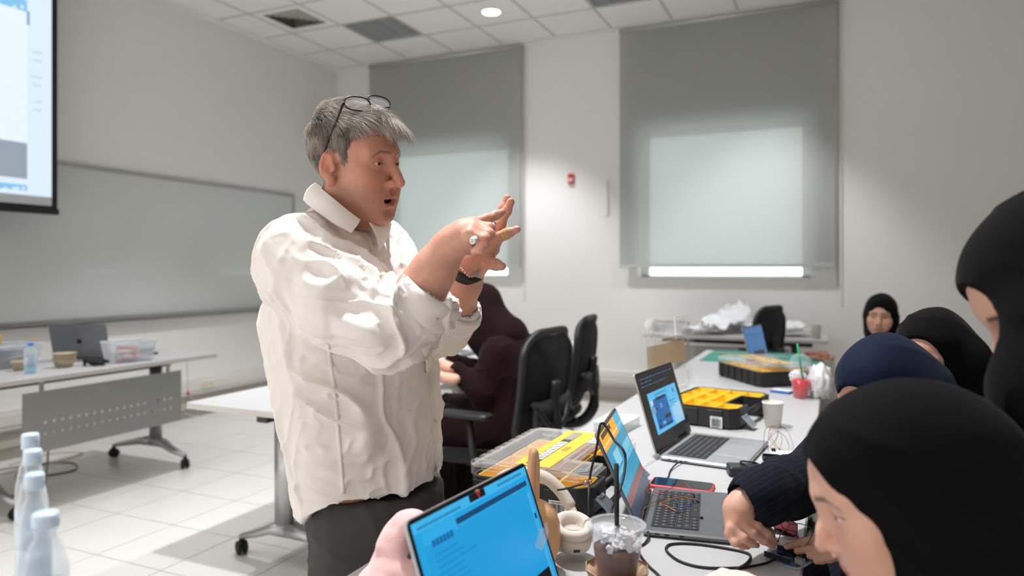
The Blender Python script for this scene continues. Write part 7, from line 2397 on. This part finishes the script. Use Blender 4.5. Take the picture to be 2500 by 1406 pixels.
# --- person bent over behind the navy scarf
hpos = W(2268, 872, 1.95)
fdir = -RT * 0.76 - FW * 0.65; fdir = fdir / np.linalg.norm(fdir)
s1 = W(2410, 1000, 2.02)
woman('person in a black headscarf bending down beside the navy scarf', hpos, fdir, math.radians(-14), math.radians(-6), 0.98, 0.003, 0.005, M_hbk, M_abk,
      [(s1, 0.12), (P3(s1[0] + 0.05, s1[1] + 0.02, 0.72), 0.17), (P3(s1[0] + 0.03, s1[1] + 0.02, 0.52), 0.18)],
      arms=[{'sleeve': [(s1 + np.array([-0.02, -0.15, -0.02]), 0.085), (s1 + np.array([-0.17, -0.16, -0.10]), 0.06), (P3(s1[0] - 0.28, s1[1] - 0.06, 0.79), 0.045)]}, {'sleeve': [(s1 + np.array([0.0, 0.16, -0.02]), 0.085), (s1 + np.array([-0.14, 0.18, -0.10]), 0.06), (P3(s1[0] - 0.25, s1[1] + 0.12, 0.79), 0.045)]}],
      skirts=[[(P3(s1[0], s1[1], 0.52), 0.18), (P3(s1[0] - 0.15, s1[1], 0.50), 0.17), (P3(s1[0] - 0.16, s1[1], 0.08), 0.17)]], base=[s1[0], s1[1], 0],
      drape=[[(hpos + np.array([0.06, 0.03, -0.02]), 0.095), (W(2370, 935, 2.0), 0.085), (s1 + np.array([0, 0, 0.02]), 0.13)]], hole=dict(w=0.068, top=0.086, deep=0.030), eyes=True)

# --- person in the navy cap, wiring the board
hpos = W(2152, 966, 1.56)
fdir = -RT * 0.86 - FW * 0.5; fdir = fdir / np.linalg.norm(fdir)
s1 = W(2230, 1085, 1.66)
def navy_right(s):
    s.chain([W(1850, 1195, 1.36), W(1815, 1222, 1.345), W(1800, 1240, 1.338)], [0.0222, 0.0196, 0.0192], 0.02, 0.02)
    s.cone(W(1806, 1238, 1.340), W(1808, 1262, 1.335), 0.0205, 0.020, 0.02)
    s.cone(W(1796, 1250, 1.335), W(1790, 1285, 1.325), 0.0195, 0.0150, 0.02)
    s.cone(W(1822, 1238, 1.342), W(1812, 1254, 1.328), 0.0190, 0.0150, 0.015)
    F = lambda pts, r: [s.cone(W(*pts[i]), W(*pts[i + 1]), r[i], r[i + 1], 0.009 if i == 0 else 0.004) for i in range(len(pts) - 1)] + [s.ell(W(*pts[i]), r[i] * 1.05, 0.004) for i in range(len(pts) - 1)]
    F([(1812, 1256, 1.325), (1850, 1284, 1.318), (1874, 1303, 1.325), (1890, 1317, 1.335)], [0.0095, 0.0078, 0.0067, 0.0056])
    F([(1796, 1272, 1.318), (1836, 1300, 1.308), (1864, 1320, 1.320), (1886, 1333, 1.335)], [0.0095, 0.0080, 0.0068, 0.0056])
    F([(1786, 1290, 1.312), (1814, 1314, 1.300), (1836, 1327, 1.315), (1848, 1331, 1.330)], [0.0089, 0.0075, 0.0065, 0.0056])
    F([(1780, 1304, 1.312), (1794, 1325, 1.300), (1812, 1333, 1.315), (1826, 1335, 1.330)], [0.0078, 0.0068, 0.0059, 0.0050])
    F([(1835, 1250, 1.350), (1862, 1278, 1.352), (1880, 1300, 1.350), (1892, 1325, 1.345)], [0.0100, 0.0080, 0.0070, 0.0059])
def navy_left(s):
    s.chain([W(2140, 1352, 1.36), W(2085, 1345, 1.365), W(2045, 1335, 1.37)], [0.0224, 0.0216, 0.0208], 0.02, 0.02)
    F = lambda pts, r: [s.cone(W(*pts[i]), W(*pts[i + 1]), r[i], r[i + 1], 0.009 if i == 0 else 0.004) for i in range(len(pts) - 1)]
    F([(2040, 1318, 1.380), (1990, 1316, 1.385), (1950, 1325, 1.380), (1921, 1334, 1.370)], [0.0096, 0.0082, 0.0074, 0.0062])
    F([(2040, 1334, 1.372), (2005, 1336, 1.372), (1972, 1342, 1.366), (1946, 1346, 1.362)], [0.0096, 0.0082, 0.0072, 0.0062])
    F([(2045, 1348, 1.362), (2015, 1352, 1.358), (1992, 1356, 1.356), (1976, 1358, 1.354)], [0.0090, 0.0076, 0.0068, 0.0059])
    F([(2050, 1358, 1.354), (2026, 1365, 1.350), (2006, 1369, 1.348), (1992, 1371, 1.346)], [0.0080, 0.0069, 0.0062, 0.0054])
    F([(2055, 1312, 1.395), (2015, 1305, 1.41), (1980, 1312, 1.41)], [0.0104, 0.0084, 0.0068])
woman('person in a navy cap scarf and pinstripe sleeves wiring a circuit board', hpos, fdir, math.radians(-24), 0.0, 0.96, 0.003, 0.0045, M_navy, M_stripe,
      [(s1, 0.11), (P3(s1[0] + 0.08, s1[1] + 0.02, 0.74), 0.165), (P3(s1[0] + 0.08, s1[1] + 0.02, 0.52), 0.175)],
      arms=[{'sleeve': [(W(2130, 1085, 1.68), 0.085), (W(2020, 1140, 1.58), 0.064), (W(1925, 1190, 1.45), 0.056), (W(1868, 1208, 1.375), 0.048), (W(1832, 1220, 1.350), 0.046)], 'hand': navy_right, 'h': 0.0021,
             'cut': (W(1836, 1220, 1.351), W(1800, 1236, 1.34), 0.037), 'red': [(W(1812, 1252, 1.315), 0.012), (W(1796, 1268, 1.31), 0.012), (W(1888, 1320, 1.33), 0.012), (W(1850, 1284, 1.31), 0.010)]},
            {'sleeve': [(s1 + np.array([-0.02, -0.14, -0.03]), 0.085), (W(2180, 1240, 1.42), 0.062), (W(2110, 1345, 1.365), 0.042)], 'hand': navy_left, 'h': 0.0023}],
      skirts=[[(P3(s1[0] + 0.06, s1[1], 0.52), 0.18), (P3(s1[0] - 0.10, s1[1], 0.50), 0.16), (P3(s1[0] - 0.12, s1[1], 0.08), 0.17)]], base=[s1[0], s1[1], 0],
      drape=[[(hpos + np.array([0.06, 0.02, 0.0]), 0.09), (s1 + np.array([0, 0, 0.03]), 0.11)]], hole=dict(w=0.064, top=0.074, deep=0.036), eyes=True, fold=0.0025)
rg = thing('ring', 'gold ring on the hand steadying the circuit board', 'ring', W(2003, 1316, 1.384))
dd = W(1990, 1316, 1.385) - W(2040, 1318, 1.380)
MB().tube([tuple(Vector(rot_to(dd) @ Vector((0.0115 * math.cos(a * math.pi / 12), 0.0115 * math.sin(a * math.pi / 12), 0)))) for a in range(25)], 0.0011, 6, caps=False).build('band', M_gold, rg)
MB().lathe([(0.0005, 0.003), (0.0022, 0.001), (0.0005, -0.001)], 8, M=Matrix.Translation((0, 0, 0.012)), cap=False).build('stone', mat('ring_stone', srgb(220, 190, 120), 0.1, 0.5), rg)

# --- person nearest the table end, seen in profile
hpos = W(2193, 1205, 0.90)
fdir = -RT * 0.985 + FW * 0.17; fdir = fdir / np.linalg.norm(fdir)
s1 = W(2480, 1330, 0.98)
woman('person in a black headscarf seen in profile looking down at the board', hpos, fdir, math.radians(-21), math.radians(4), 1.02, 0.0022, 0.004, M_hbk, M_abk,
      [(s1, 0.10), (P3(s1[0] + 0.03, s1[1], 0.76), 0.16), (P3(s1[0] + 0.03, s1[1], 0.52), 0.17)],
      arms=[{'sleeve': [(s1 + np.array([0.0, -0.10, -0.05]), 0.07), (s1 + np.array([-0.06, -0.15, -0.22]), 0.06), (P3(s1[0] - 0.16, s1[1] - 0.10, 0.66), 0.05)]}, {'sleeve': [(s1 + np.array([0.0, 0.15, -0.08]), 0.075), (s1 + np.array([-0.05, 0.20, -0.24]), 0.06), (P3(s1[0] - 0.13, s1[1] + 0.14, 0.66), 0.05)]}],
      skirts=[[(P3(s1[0], s1[1], 0.52), 0.17), (P3(s1[0] - 0.04, s1[1], 0.50), 0.17), (P3(s1[0] - 0.04, s1[1], 0.08), 0.18)]], base=[s1[0], s1[1], 0],
      drape=[[(hpos + np.array([0.07, 0.03, 0.02]), 0.09), (W(2390, 1190, 0.96), 0.095), (s1 + np.array([0, 0, 0.02]), 0.12)], [(hpos + np.array([0.03, 0.02, -0.10]), 0.07), (W(2330, 1390, 0.94), 0.10), (s1 + np.array([-0.02, 0, -0.06]), 0.12)]],
      hole=dict(w=0.064, top=0.082, bottom=-0.125, deep=0.036), tip=0.0, eyes=True, fold=0.003, squint=0.002)

# --- standing person leaning in at the right
hpos = W(2588, 716, 0.95)
fdir = -RT * 0.985 + FW * 0.12; fdir = fdir / np.linalg.norm(fdir)
s1 = W(2800, 860, 1.0)
woman('person in a black headscarf standing and leaning over the others', hpos, fdir, math.radians(-36), 0.0, 1.02, 0.0022, 0.004, M_hbk, M_abk,
      [(s1, 0.11), (P3(s1[0] + 0.16, s1[1] + 0.04, 1.0), 0.15), (P3(s1[0] + 0.25, s1[1] + 0.08, 0.80), 0.16), (P3(s1[0] + 0.27, s1[1] + 0.08, 0.40), 0.16), (P3(s1[0] + 0.27, s1[1] + 0.08, 0.06), 0.18)],
      arms=[{'sleeve': [(s1 + np.array([0.02, -0.12, -0.03]), 0.08), (s1 + np.array([0.03, -0.16, -0.28]), 0.065), (s1 + np.array([-0.02, -0.12, -0.48]), 0.05)]}, {'sleeve': [(s1 + np.array([0.02, 0.16, -0.03]), 0.08), (s1 + np.array([0.03, 0.19, -0.28]), 0.065), (s1 + np.array([-0.02, 0.14, -0.48]), 0.05)]}],
      base=[s1[0] + 0.27, s1[1] + 0.08, 0],
      drape=[[(hpos + np.array([0.06, 0.03, 0.02]), 0.09), (W(2680, 790, 0.98), 0.09), (s1, 0.12)], [(W(2545, 790, 0.885), 0.034), (W(2535, 930, 0.88), 0.037), (W(2545, 1060, 0.88), 0.038)], [(W(2560, 760, 0.92), 0.05), (W(2560, 930, 0.91), 0.06), (W(2570, 1060, 0.91), 0.06)]],
      hole=dict(w=0.062, top=0.078, deep=0.036), tip=0.0, eyes=True, fold=0.003)
